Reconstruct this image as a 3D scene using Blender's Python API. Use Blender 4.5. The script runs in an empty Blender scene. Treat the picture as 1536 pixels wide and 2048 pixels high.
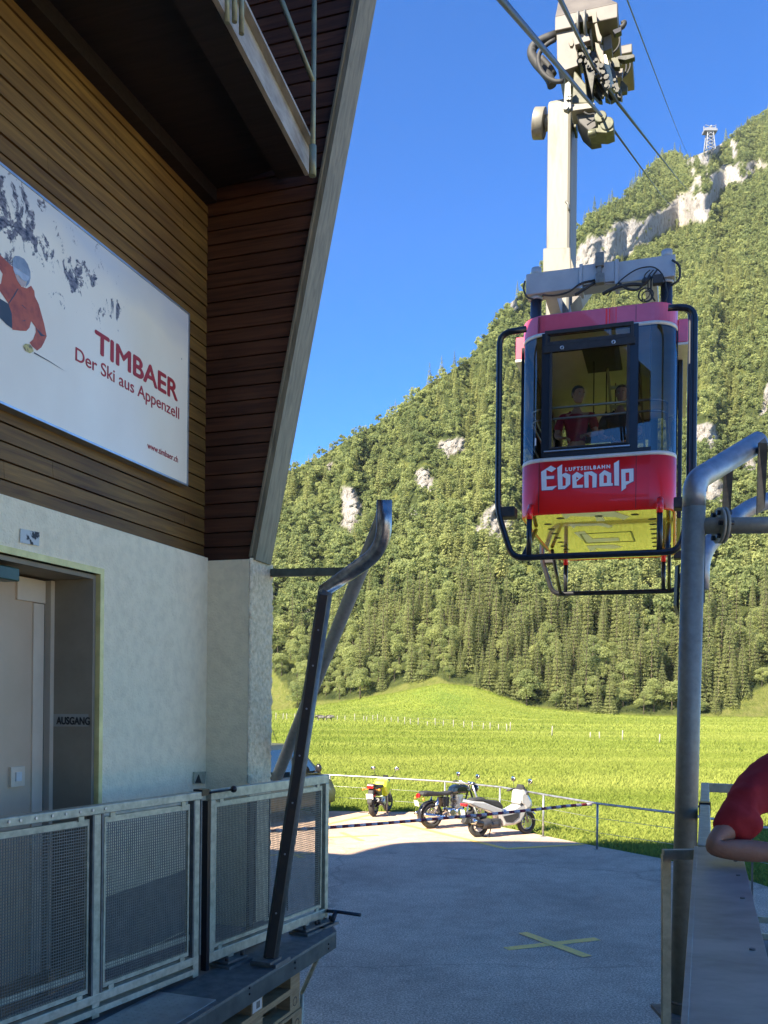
import bpy, bmesh, math, random
import numpy as np
from mathutils import Vector, Matrix
from mathutils.geometry import tessellate_polygon
from mathutils import noise as mnoise

random.seed(7); RNG = np.random.default_rng(7)
sc = bpy.context.scene
COL = sc.collection
R = math.radians

# ------------------------------------------------------------------ camera, sky, sun
CAMZ = 3.05; FPX = 1800.0; HX, HY = 768.0, 1399.0; ROLL = R(0.6)
cam_d = bpy.data.cameras.new("camera"); cam = bpy.data.objects.new("camera", cam_d); COL.objects.link(cam)
cam.location = (0, 0, CAMZ); cam.rotation_euler = (R(90), -ROLL, 0)
cam_d.sensor_fit = 'VERTICAL'; cam_d.sensor_height = 36; cam_d.lens = 36 * FPX / 2048
cam_d.shift_y = (HY - 1024) / 2048; cam_d.clip_start = 0.05; cam_d.clip_end = 6000
sc.camera = cam

SUN_EL = R(38); SUN_DIR = Vector((-0.722 * math.cos(SUN_EL), -0.692 * math.cos(SUN_EL), math.sin(SUN_EL))).normalized()
world = bpy.data.worlds.new("World"); sc.world = world; world.use_nodes = True
nt = world.node_tree; bg = nt.nodes['Background']
sky = nt.nodes.new('ShaderNodeTexSky'); sky.sky_type = 'NISHITA'; sky.sun_disc = False
sky.sun_elevation = SUN_EL; sky.sun_rotation = math.atan2(-0.722, -0.692)
sky.altitude = 1800; sky.air_density = 0.85; sky.dust_density = 0.25; sky.ozone_density = 3.5
hs = nt.nodes.new('ShaderNodeHueSaturation'); hs.inputs['Hue'].default_value = 0.508; hs.inputs['Saturation'].default_value = 1.29
nt.links.new(sky.outputs[0], hs.inputs['Color']); nt.links.new(hs.outputs[0], bg.inputs['Color'])
bg.inputs['Strength'].default_value = 0.092
sun_d = bpy.data.lights.new("sun", 'SUN'); sun = bpy.data.objects.new("sun", sun_d); COL.objects.link(sun)
sun_d.energy = 5.0; sun_d.angle = R(0.5); sun_d.color = (1.0, 0.89, 0.72)
sun.rotation_euler = SUN_DIR.to_track_quat('Z', 'Y').to_euler(); sun.location = (0, 0, 60)
sc.view_settings.view_transform = 'Standard'; sc.view_settings.look = 'None'
sc.view_settings.exposure = 2.0; sc.view_settings.gamma = 1.0
sc.render.engine = 'CYCLES'
sc.cycles.max_bounces = 8; sc.cycles.diffuse_bounces = 5; sc.cycles.transparent_max_bounces = 16
sc.cycles.use_denoising = True
try: sc.cycles.denoising_prefilter = 'ACCURATE'
except Exception: pass

# ------------------------------------------------------------------ coordinate helpers
CR, SR = math.cos(ROLL), math.sin(ROLL)
def ray(px, py):
    a = (px - HX) / FPX; b = (HY - py) / FPX
    return Vector((a * CR - b * SR, 1.0, a * SR + b * CR))
def W(px, py, d):
    r = ray(px, py); return Vector((r.x * d, d, CAMZ + r.z * d))
def G(px, py, z):
    r = ray(px, py); return W(px, py, (z - CAMZ) / r.z)
TH = R(17.9); U = Vector((math.sin(TH), math.cos(TH), 0)); V = Vector((math.cos(TH), -math.sin(TH), 0))
def S(a, b, z): return U * a + V * b + Vector((0, 0, z))
def on_plane(px, py, p0, n):
    r = ray(px, py); o = Vector((0, 0, CAMZ)); t = (p0 - o).dot(n) / r.dot(n); return o + r * t
def on_b(px, py, b):                      # point on a plane parallel to the station wall
    return on_plane(px, py, V * b, V)
def on_a(px, py, a):                      # point on a plane across the track
    return on_plane(px, py, U * a, U)

# ------------------------------------------------------------------ materials
MATS = {}
def mat(name, col, rough=0.6, metal=0.0, col2=None, scale=6.0, amt=0.5, bump=0.0, bscale=None, stretch=None,
        detail=6.0, spec=0.5, coat=0.0, ramp=(0.35, 0.65), rot=(0, 0, 0)):
    if name in MATS: return MATS[name]
    m = bpy.data.materials.new(name); m.use_nodes = True; t = m.node_tree; b = t.nodes['Principled BSDF']
    b.inputs['Roughness'].default_value = rough; b.inputs['Metallic'].default_value = metal
    b.inputs['Specular IOR Level'].default_value = spec; b.inputs['Coat Weight'].default_value = coat
    b.inputs['Base Color'].default_value = (*col, 1)
    tc = t.nodes.new('ShaderNodeTexCoord'); mp = t.nodes.new('ShaderNodeMapping')
    t.links.new(tc.outputs['Object'], mp.inputs[0])
    mp.inputs['Rotation'].default_value = rot
    if stretch: mp.inputs['Scale'].default_value = stretch
    if col2 is not None:
        n = t.nodes.new('ShaderNodeTexNoise'); n.inputs['Scale'].default_value = scale; n.inputs['Detail'].default_value = detail
        n.inputs['Roughness'].default_value = 0.62
        t.links.new(mp.outputs[0], n.inputs['Vector'])
        rp = t.nodes.new('ShaderNodeMapRange'); rp.inputs[1].default_value = ramp[0]; rp.inputs[2].default_value = ramp[1]
        t.links.new(n.outputs['Fac'], rp.inputs[0])
        mx = t.nodes.new('ShaderNodeMix'); mx.data_type = 'RGBA'
        mx.inputs[6].default_value = (*col, 1); mx.inputs[7].default_value = (*col2, 1)
        t.links.new(rp.outputs[0], mx.inputs[0]); t.links.new(mx.outputs[2], b.inputs['Base Color'])
    if bump:
        n2 = t.nodes.new('ShaderNodeTexNoise'); n2.inputs['Scale'].default_value = bscale or scale * 3; n2.inputs['Detail'].default_value = 8
        t.links.new(mp.outputs[0], n2.inputs['Vector'])
        bp = t.nodes.new('ShaderNodeBump'); bp.inputs['Strength'].default_value = bump; bp.inputs['Distance'].default_value = 0.02
        t.links.new(n2.outputs['Fac'], bp.inputs['Height']); t.links.new(bp.outputs[0], b.inputs['Normal'])
    MATS[name] = m; return m

WALLROT = (0, 0, 0)
M_plaster = mat('white_plaster', (0.93, 0.80, 0.53), 0.9, col2=(0.80, 0.68, 0.44), scale=14, detail=10, bump=0.5, bscale=75, ramp=(0.42, 0.72))
M_rough = mat('roughcast', (0.84, 0.70, 0.44), 0.95, col2=(0.56, 0.46, 0.28), scale=30, bump=0.6, bscale=50)
M_dado = mat('grey_dado', (0.24, 0.22, 0.19), 0.7, col2=(0.19, 0.175, 0.15), scale=5, bump=0.2, bscale=70)
M_galv = mat('galvanised_steel', (0.56, 0.54, 0.40), 0.5, 0.45, col2=(0.34, 0.33, 0.24), scale=22, ramp=(0.35, 0.7))
M_galv_dk = mat('dull_steel', (0.20, 0.20, 0.18), 0.55, 0.4, col2=(0.12, 0.12, 0.11), scale=16)
M_channel = mat('painted_channel', (0.085, 0.10, 0.09), 0.45, 0.2, col2=(0.035, 0.05, 0.05), scale=8)
M_deck = mat('deck_floor', (0.22, 0.20, 0.18), 0.75, col2=(0.14, 0.13, 0.12), scale=4, bump=0.25, bscale=90)
M_black = mat('black_paint', (0.012, 0.013, 0.016), 0.3, 0.1, col2=(0.02, 0.02, 0.024), scale=9)
M_rubber = mat('black_rubber', (0.018, 0.018, 0.018), 0.7, col2=(0.03, 0.03, 0.03), scale=12)
M_red = mat('red_paint', (0.88, 0.010, 0.003), 0.32, coat=0.3, col2=(0.82, 0.008, 0.0025), scale=2)
M_white = mat('white_paint', (0.68, 0.66, 0.60), 0.4, col2=(0.58, 0.56, 0.50), scale=7)
M_cream = mat('cream_hanger_paint', (0.165, 0.155, 0.125), 0.5, col2=(0.085, 0.065, 0.045), scale=2.6, stretch=(2.2, 2.2, 0.55), ramp=(0.52, 0.75), bump=0.1)
M_case = mat('grey_housing_paint', (0.135, 0.12, 0.10), 0.5, col2=(0.095, 0.083, 0.07), scale=3)
M_frame = mat('grey_frame_paint', (0.34, 0.35, 0.36), 0.45, 0.15, col2=(0.30, 0.31, 0.32), scale=5)
M_olive = mat('oily_olive_steel', (0.085, 0.085, 0.05), 0.5, 0.2, col2=(0.04, 0.04, 0.025), scale=9)
M_greasy = mat('greasy_steel', (0.02, 0.02, 0.018), 0.5, 0.4, col2=(0.06, 0.06, 0.05), scale=14)
M_rope = mat('steel_rope', (0.12, 0.12, 0.13), 0.45, 0.7, col2=(0.06, 0.06, 0.065), scale=40)
M_chrome = mat('chrome', (0.72, 0.72, 0.74), 0.18, 1.0, col2=(0.6, 0.6, 0.62), scale=6)
M_alu = mat('aluminium', (0.55, 0.56, 0.57), 0.38, 0.9, col2=(0.42, 0.43, 0.44), scale=9)
M_rust = mat('dark_rusty_strip', (0.055, 0.040, 0.030), 0.5, 0.3, col2=(0.09, 0.055, 0.03), scale=14, ramp=(0.5, 0.75))
M_pallet = mat('pallet_wood', (0.42, 0.30, 0.15), 0.8, col2=(0.26, 0.17, 0.08), scale=7, stretch=(1, 1, 6), bump=0.25)
M_band = mat('sky_tinted_red_paint', (0.62, 0.085, 0.13), 0.3, coat=0.7, col2=(0.55, 0.06, 0.10), scale=3)  # red paint with the sky's pink sheen put into the colour
M_eye = mat('eye_white', (0.30, 0.28, 0.26), 0.4, col2=(0.28, 0.26, 0.24), scale=9)
M_letter = mat('white_lettering', (0.72, 0.74, 0.74), 0.4, col2=(0.68, 0.70, 0.70), scale=5)
M_letter_sh = mat('violet_letter_edge', (0.12, 0.09, 0.20), 0.5, col2=(0.10, 0.08, 0.17), scale=5)
M_textred = mat('sign_red', (0.42, 0.02, 0.02), 0.5, col2=(0.38, 0.018, 0.018), scale=5)
M_textblk = mat('sign_black', (0.02, 0.02, 0.02), 0.6, col2=(0.03, 0.03, 0.03), scale=5)
M_yellow = mat('yellow_road_paint', (0.95, 0.60, 0.11), 0.85, col2=(0.62, 0.41, 0.15), scale=24, ramp=(0.46, 0.68))
M_shadeyellow = mat('shade_warmed_road_paint', (1.0, 0.60, 0.15), 0.85, col2=(0.74, 0.46, 0.17), scale=24, ramp=(0.46, 0.68))  # yellow warmed to offset the blue shade light on the near cross
M_taillight = mat('tail_light_red', (0.45, 0.01, 0.01), 0.2, coat=1, col2=(0.4, 0.01, 0.01), scale=5)
M_amber = mat('amber_lens', (0.7, 0.22, 0.02), 0.2, coat=1, col2=(0.62, 0.2, 0.02), scale=5)
M_skin = mat('skin', (0.38, 0.20, 0.13), 0.55, col2=(0.33, 0.16, 0.10), scale=20, bump=0.15, bscale=90)
M_shirt = mat('red_shirt', (0.40, 0.02, 0.025), 0.85, col2=(0.33, 0.015, 0.02), scale=12, bump=0.5, bscale=9)
M_jeans = mat('dark_jeans', (0.025, 0.03, 0.05), 0.9, col2=(0.015, 0.02, 0.03), scale=30, bump=0.3, bscale=60)
M_hair = mat('dark_hair', (0.03, 0.02, 0.015), 0.6, col2=(0.05, 0.035, 0.025), scale=40, bump=0.4)
M_darkcloth = mat('dark_cloth', (0.03, 0.033, 0.045), 0.9, col2=(0.02, 0.022, 0.03), scale=20)

def wood_mat(name, c1, c2, c3, along):
    m = bpy.data.materials.new(name); m.use_nodes = True; t = m.node_tree; b = t.nodes['Principled BSDF']
    b.inputs['Roughness'].default_value = 0.6; b.inputs['Specular IOR Level'].default_value = 0.35
    tc = t.nodes.new('ShaderNodeTexCoord'); mp = t.nodes.new('ShaderNodeMapping')
    t.links.new(tc.outputs['Object'], mp.inputs[0])
    vr = t.nodes.new('ShaderNodeVectorRotate'); vr.rotation_type = 'Z_AXIS'; vr.inputs['Angle'].default_value = TH   # into the wall's own axes
    t.links.new(tc.outputs['Object'], vr.inputs['Vector']); t.links.new(vr.outputs[0], mp.inputs[0])
    mp.inputs['Scale'].default_value = {'u': (6, 0.5, 9), 'v': (0.5, 6, 9), 'z': (7, 7, 0.6)}[along]
    n = t.nodes.new('ShaderNodeTexNoise'); n.inputs['Scale'].default_value = 4; n.inputs['Detail'].default_value = 8; n.inputs['Distortion'].default_value = 0.6
    n2 = t.nodes.new('ShaderNodeTexNoise'); n2.inputs['Scale'].default_value = 0.9; n2.inputs['Detail'].default_value = 4
    t.links.new(mp.outputs[0], n.inputs[0]); t.links.new(vr.outputs[0], n2.inputs[0])
    cr = t.nodes.new('ShaderNodeValToRGB'); cr.color_ramp.elements[0].position = 0.3; cr.color_ramp.elements[1].position = 0.72
    cr.color_ramp.elements[0].color = (*c1, 1); cr.color_ramp.elements[1].color = (*c2, 1)
    t.links.new(n.outputs['Fac'], cr.inputs[0])
    mx = t.nodes.new('ShaderNodeMix'); mx.data_type = 'RGBA'; mx.inputs[7].default_value = (*c3, 1)
    mr = t.nodes.new('ShaderNodeMapRange'); mr.inputs[1].default_value = 0.48; mr.inputs[2].default_value = 0.75; mr.inputs[4].default_value = 0.7
    t.links.new(n2.outputs['Fac'], mr.inputs[0]); t.links.new(mr.outputs[0], mx.inputs[0]); t.links.new(cr.outputs[0], mx.inputs[6])
    at = t.nodes.new('ShaderNodeAttribute'); at.attribute_name = 'tint'
    ml = t.nodes.new('ShaderNodeMix'); ml.data_type = 'RGBA'; ml.blend_type = 'MULTIPLY'; ml.inputs[0].default_value = 1
    t.links.new(mx.outputs[2], ml.inputs[6]); t.links.new(at.outputs['Fac'], ml.inputs[7])
    t.links.new(ml.outputs[2], b.inputs['Base Color'])
    bp = t.nodes.new('ShaderNodeBump'); bp.inputs['Strength'].default_value = 0.3; bp.inputs['Distance'].default_value = 0.01
    t.links.new(n.outputs['Fac'], bp.inputs['Height']); t.links.new(bp.outputs[0], b.inputs['Normal'])
    MATS[name] = m; return m
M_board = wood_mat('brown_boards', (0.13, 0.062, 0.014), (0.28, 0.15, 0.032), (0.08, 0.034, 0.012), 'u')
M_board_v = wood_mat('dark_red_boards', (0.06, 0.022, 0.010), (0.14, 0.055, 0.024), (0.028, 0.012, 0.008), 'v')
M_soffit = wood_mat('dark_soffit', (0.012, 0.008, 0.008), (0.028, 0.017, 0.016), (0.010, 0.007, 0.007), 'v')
M_jamb = wood_mat('weathered_jamb', (0.17, 0.14, 0.085), (0.30, 0.25, 0.15), (0.12, 0.11, 0.06), 'z')

def glass_mat(name, tint, refl=0.06, trans=0.8, rough=0.0):
    m = bpy.data.materials.new(name); m.use_nodes = True; t = m.node_tree
    for n in list(t.nodes): t.nodes.remove(n)
    o = t.nodes.new('ShaderNodeOutputMaterial'); tr = t.nodes.new('ShaderNodeBsdfTransparent'); tr.inputs[0].default_value = (*[c * trans for c in tint], 1)
    gl = t.nodes.new('ShaderNodeBsdfGlossy'); gl.inputs['Roughness'].default_value = rough
    fr = t.nodes.new('ShaderNodeFresnel'); fr.inputs[0].default_value = 1.5
    mp = t.nodes.new('ShaderNodeMapRange'); mp.inputs[3].default_value = refl; mp.inputs[4].default_value = 1
    t.links.new(fr.outputs[0], mp.inputs[0])
    mx = t.nodes.new('ShaderNodeMixShader'); t.links.new(mp.outputs[0], mx.inputs[0]); t.links.new(tr.outputs[0], mx.inputs[1]); t.links.new(gl.outputs[0], mx.inputs[2])
    t.links.new(mx.outputs[0], o.inputs[0]); MATS[name] = m; return m
M_glass = glass_mat('cabin_glass', (0.88, 0.92, 0.86), 0.03, 0.95)
M_glass_dk = glass_mat('tinted_corner_glass', (0.60, 0.62, 0.58), 0.045, 0.72)
M_glass_car = glass_mat('car_glass', (0.5, 0.55, 0.5), 0.12, 0.7)

# ------------------------------------------------------------------ mesh builder
ORG = {}
SPLIT = set('linkage_pin hose clip foot_bolt floor_hole post post_flange support_leg rail_bolt channel_bolt gate_bar baluster strip_bolt hanging_strap vent_knob indicator top_board cross_board block bottom_board conduit dark_link pale_link printed_creases loose_cable flange_bolt eye brow ear horn grip bumper_bracket buffer_block bumper_stay foot_plate rubbing_plate wire bottom_rail rail_post beam_clamp foot_peg'.split())
class MB:
    def __init__(s): s.v = []; s.f = []; s.sm = []; s.tint = []; s.t = 1.0
    def add(s, vs, fs, smooth=False):
        n = len(s.v); s.v += [Vector(p) for p in vs]; s.f += [tuple(i + n for i in f) for f in fs]
        s.sm += [smooth] * len(fs); s.tint += [s.t] * len(vs); return s
    def hexa(s, p):  # 8 points: bottom 4 then top 4 (ccw)
        return s.add(p, [(3, 2, 1, 0), (4, 5, 6, 7), (0, 1, 5, 4), (1, 2, 6, 5), (2, 3, 7, 6), (3, 0, 4, 7)])
    def box(s, c, size, ax=None):
        X, Y, Z = ax or (Vector((1, 0, 0)), Vector((0, 1, 0)), Vector((0, 0, 1)))
        c = Vector(c); x, y, z = X * (size[0] / 2), Y * (size[1] / 2), Z * (size[2] / 2)
        return s.hexa([c - x - y - z, c + x - y - z, c + x + y - z, c - x + y - z, c - x - y + z, c + x - y + z, c + x + y + z, c - x + y + z])
    def sbox(s, a0, a1, b0, b1, z0, z1):   # box in the station's axes
        return s.hexa([S(a0, b0, z0), S(a0, b1, z0), S(a1, b1, z0), S(a1, b0, z0), S(a0, b0, z1), S(a0, b1, z1), S(a1, b1, z1), S(a1, b0, z1)])
    def bar(s, p, q, w, h, up=(0, 0, 1)):  # rectangular bar from p to q
        p, q = Vector(p), Vector(q); d = (q - p); L = d.length; d.normalize(); up = Vector(up)
        x = d.cross(up); x = x.normalized() if x.length > 1e-5 else Vector((1, 0, 0)); y = x.cross(d).normalized()
        return s.box((p + q) / 2, (w, L, h), (x, d, y))
    def prism(s, poly, ext):
        poly = [Vector(p) for p in poly]; ext = Vector(ext); n = len(poly)
        tri = tessellate_polygon([poly]); nor = Vector((0, 0, 0))
        for t in tri: nor += (poly[t[1]] - poly[t[0]]).cross(poly[t[2]] - poly[t[0]])
        flip = nor.dot(ext) > 0
        fs = []
        for t in tri:
            t = tuple(t); fs.append(t[::-1] if flip else t); t2 = tuple(i + n for i in t); fs.append(t2 if flip else t2[::-1])
        area = Vector((0, 0, 0))
        for i in range(n): area += poly[i].cross(poly[(i + 1) % n])
        fl2 = area.dot(ext) > 0
        for i in range(n):
            j = (i + 1) % n; q = (i, j, j + n, i + n); fs.append(q if fl2 else q[::-1])
        return s.add(poly + [p + ext for p in poly], fs)
    def tube(s, pts, r, seg=12, caps=True, smooth=True):
        pts = [Vector(p) for p in pts]; n = len(pts); rs = r if isinstance(r, (list, tuple)) else [r] * n
        t0 = (pts[1] - pts[0]).normalized(); up = Vector((0, 0, 1)) if abs(t0.z) < 0.9 else Vector((1, 0, 0))
        x = t0.cross(up).normalized(); vs = []; fs = []
        for i, p in enumerate(pts):
            if i == 0: t = t0
            elif i == n - 1: t = (pts[i] - pts[i - 1]).normalized()
            else:
                t = ((pts[i] - pts[i - 1]).normalized() + (pts[i + 1] - pts[i]).normalized()); t = t.normalized() if t.length > 1e-6 else t0
            x = (x - t * x.dot(t)).normalized(); y = t.cross(x)
            k = 1.0
            if 0 < i < n - 1:
                c = (pts[i] - pts[i - 1]).normalized().dot(t); k = 1.0
            for j in range(seg):
                an = 2 * math.pi * j / seg; vs.append(p + (x * math.cos(an) + y * math.sin(an)) * rs[i] * k)
        for i in range(n - 1):
            for j in range(seg):
                k = (j + 1) % seg; fs.append((i * seg + j, i * seg + k, (i + 1) * seg + k, (i + 1) * seg + j))
        s.add(vs, fs, smooth)
        if caps:
            m = len(s.v) - len(vs); s.f.append(tuple(m + j for j in range(seg))[::-1]); s.sm.append(False)
            s.f.append(tuple(m + (n - 1) * seg + j for j in range(seg))); s.sm.append(False)
        return s
    def cyl(s, p, q, r, r2=None, seg=16): return s.tube([p, q], [r, r if r2 is None else r2], seg)
    def sphere(s, c, r, seg=12, rings=8, sc3=(1, 1, 1)):
        c = Vector(c); vs = []; fs = []
        for i in range(rings + 1):
            th = math.pi * i / rings
            for j in range(seg):
                ph = 2 * math.pi * j / seg
                vs.append(c + Vector((r * sc3[0] * math.sin(th) * math.cos(ph), r * sc3[1] * math.sin(th) * math.sin(ph), r * sc3[2] * math.cos(th))))
        for i in range(rings):
            for j in range(seg):
                k = (j + 1) % seg; fs.append((i * seg + j, (i + 1) * seg + j, (i + 1) * seg + k, i * seg + k))
        return s.add(vs, fs, True)
    def loft(s, rings, closed=True, caps=True, smooth=True):
        n = len(rings[0]); vs = [p for r in rings for p in r]; fs = []
        for i in range(len(rings) - 1):
            for j in range(n if closed else n - 1):
                k = (j + 1) % n; fs.append((i * n + j, i * n + k, (i + 1) * n + k, (i + 1) * n + j))
        s.add(vs, fs, smooth)
        if caps and closed:
            m = len(s.v) - len(vs); s.f.append(tuple(m + j for j in range(n))[::-1]); s.f.append(tuple(m + (len(rings) - 1) * n + j for j in range(n))); s.sm += [False, False]
        return s
    def torus(s, c, axis, R0, r, seg=28, rs=10, flat=1.0):
        c = Vector(c); axis = Vector(axis).normalized(); x = axis.orthogonal().normalized(); y = axis.cross(x); vs = []; fs = []
        for i in range(seg):
            a = 2 * math.pi * i / seg; d = x * math.cos(a) + y * math.sin(a)
            for j in range(rs):
                b = 2 * math.pi * j / rs; vs.append(c + d * (R0 + r * math.cos(b)) + axis * (r * flat * math.sin(b)))
        for i in range(seg):
            for j in range(rs):
                i2, j2 = (i + 1) % seg, (j + 1) % rs; fs.append((i * rs + j, i2 * rs + j, i2 * rs + j2, i * rs + j2))
        return s.add(vs, fs, True)
    def pieces(s):
        par = list(range(len(s.v)))
        def find(x):
            while par[x] != x: par[x] = par[par[x]]; x = par[x]
            return x
        for f in s.f:
            r = find(f[0])
            for i in f[1:]: par[find(i)] = r
        out = {}
        for k, f in enumerate(s.f):
            g = find(f[0]); e = out.setdefault(g, (MB(), {}))
            for i in f:
                if i not in e[1]: e[1][i] = len(e[0].v); e[0].v.append(s.v[i]); e[0].tint.append(s.tint[i])
            e[0].f.append(tuple(e[1][i] for i in f)); e[0].sm.append(s.sm[k])
        return [e[0] for e in out.values()]
    def build(s, name, m, parent=None, origin=None, bevel=0.0, fix=True, mods=None):
        if name in SPLIT and parent is not None:
            ps = s.pieces()
            if 1 < len(ps) <= 100: return [p._build(name, m, parent, origin, bevel, fix) for p in ps][0]
        return s._build(name, m, parent, origin, bevel, fix)
    def _build(s, name, m, parent=None, origin=None, bevel=0.0, fix=True):
        if parent is not None: org = ORG.get(parent.name, Vector((0, 0, 0)))
        else: org = Vector(origin) if origin is not None else Vector((0, 0, 0))
        me = bpy.data.meshes.new(name); me.from_pydata([p - org for p in s.v], [], s.f)
        me.polygons.foreach_set('use_smooth', s.sm[:len(me.polygons)])
        if any(t != 1.0 for t in s.tint):
            at = me.attributes.new('tint', 'FLOAT', 'POINT'); at.data.foreach_set('value', s.tint)
        elif m in (M_board, M_board_v, M_soffit, M_jamb):
            at = me.attributes.new('tint', 'FLOAT', 'POINT'); at.data.foreach_set('value', s.tint)
        if fix:
            bm = bmesh.new(); bm.from_mesh(me); bmesh.ops.recalc_face_normals(bm, faces=bm.faces); bm.to_mesh(me); bm.free()
        me.materials.append(m); me.update()
        o = bpy.data.objects.new(name, me); COL.objects.link(o)
        if parent is not None: o.parent = parent; ORG[o.name] = org
        else: o.location = org; ORG[o.name] = org
        if bevel:
            bv = o.modifiers.new('bevel', 'BEVEL'); bv.width = bevel; bv.segments = 2; bv.limit_method = 'ANGLE'; bv.angle_limit = R(40)
        return o
def tag(o, label, cat, group=None, kind=None):
    if label: o['label'] = label
    if cat: o['category'] = cat
    if group: o['group'] = group
    if kind: o['kind'] = kind
    return o
def thing(name, label, cat, loc=(0, 0, 0), rotz=0.0, group=None):
    o = bpy.data.objects.new(name, None); COL.objects.link(o); o.location = loc; o.rotation_euler = (0, 0, rotz); o.empty_display_size = 0.2
    ORG[o.name] = Vector(loc) if rotz == 0 else Vector((0, 0, 0))
    return tag(o, label, cat, group)
def struct(name, mb_or_o, m=None):
    o = mb_or_o.build(name, m) if isinstance(mb_or_o, MB) else mb_or_o
    o['kind'] = 'structure'; return o
def fillet(pts, r, n=6):
    pts = [Vector(p) for p in pts]; out = [pts[0]]
    for i in range(1, len(pts) - 1):
        a, b, c = pts[i - 1], pts[i], pts[i + 1]; d1 = (a - b); d2 = (c - b); k = min(r, d1.length * 0.49, d2.length * 0.49)
        p, q = b + d1.normalized() * k, b + d2.normalized() * k
        for j in range(n + 1):
            t = j / n; out.append(p * (1 - t) ** 2 + b * 2 * t * (1 - t) + q * t * t)
    return out + [pts[-1]]
def text(name, body, size, pos, xdir, updir, m, parent, extrude=0.001, bold=0.0, sx=1.0, align='LEFT', spacing=1.0):
    cu = bpy.data.curves.new(name, 'FONT'); cu.body = body; cu.size = size; cu.extrude = extrude
    cu.align_x = align; cu.space_character = spacing; cu.materials.append(m)
    o = bpy.data.objects.new(name, cu); COL.objects.link(o)
    x = Vector(xdir).normalized(); y = Vector(updir); y = (y - x * y.dot(x)).normalized(); z = x.cross(y)
    mt = Matrix.Identity(4)
    for i in range(3): mt[i][0] = x[i] * sx; mt[i][1] = y[i]; mt[i][2] = z[i]
    org = ORG.get(parent.name, Vector((0, 0, 0))) if parent else Vector((0, 0, 0))
    p = Vector(pos) - org
    for i in range(3): mt[i][3] = p[i]
    bpy.context.view_layer.update(); dg = bpy.context.evaluated_depsgraph_get()
    me = bpy.data.meshes.new_from_object(o.evaluated_get(dg)); me.name = name; bpy.data.objects.remove(o)
    if bold:      # heavier strokes: the same outline again, shifted by the stroke gain
        bm = bmesh.new()
        for k, (dx, dy) in enumerate(((-1, 0), (1, 0), (0, 1), (0, -1))):
            m2 = me.copy(); m2.transform(Matrix.Translation((dx * bold, dy * bold, -0.00008 * k))); bm.from_mesh(m2); bpy.data.meshes.remove(m2)
        bm.to_mesh(me); bm.free()
    me.materials.clear(); me.materials.append(m)
    o = bpy.data.objects.new(name, me); COL.objects.link(o); o.parent = parent; o.matrix_local = mt
    return o
def flat_poly(mb, outer, holes=(), off=Vector((0, 0, 0))):
    loops = [[Vector(p) + off for p in outer]] + [[Vector(p) + off for p in h] for h in holes]
    allp = [p for l in loops for p in l]; mb.add(allp, [tuple(t) for t in tessellate_polygon(loops)]); return mb

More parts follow.
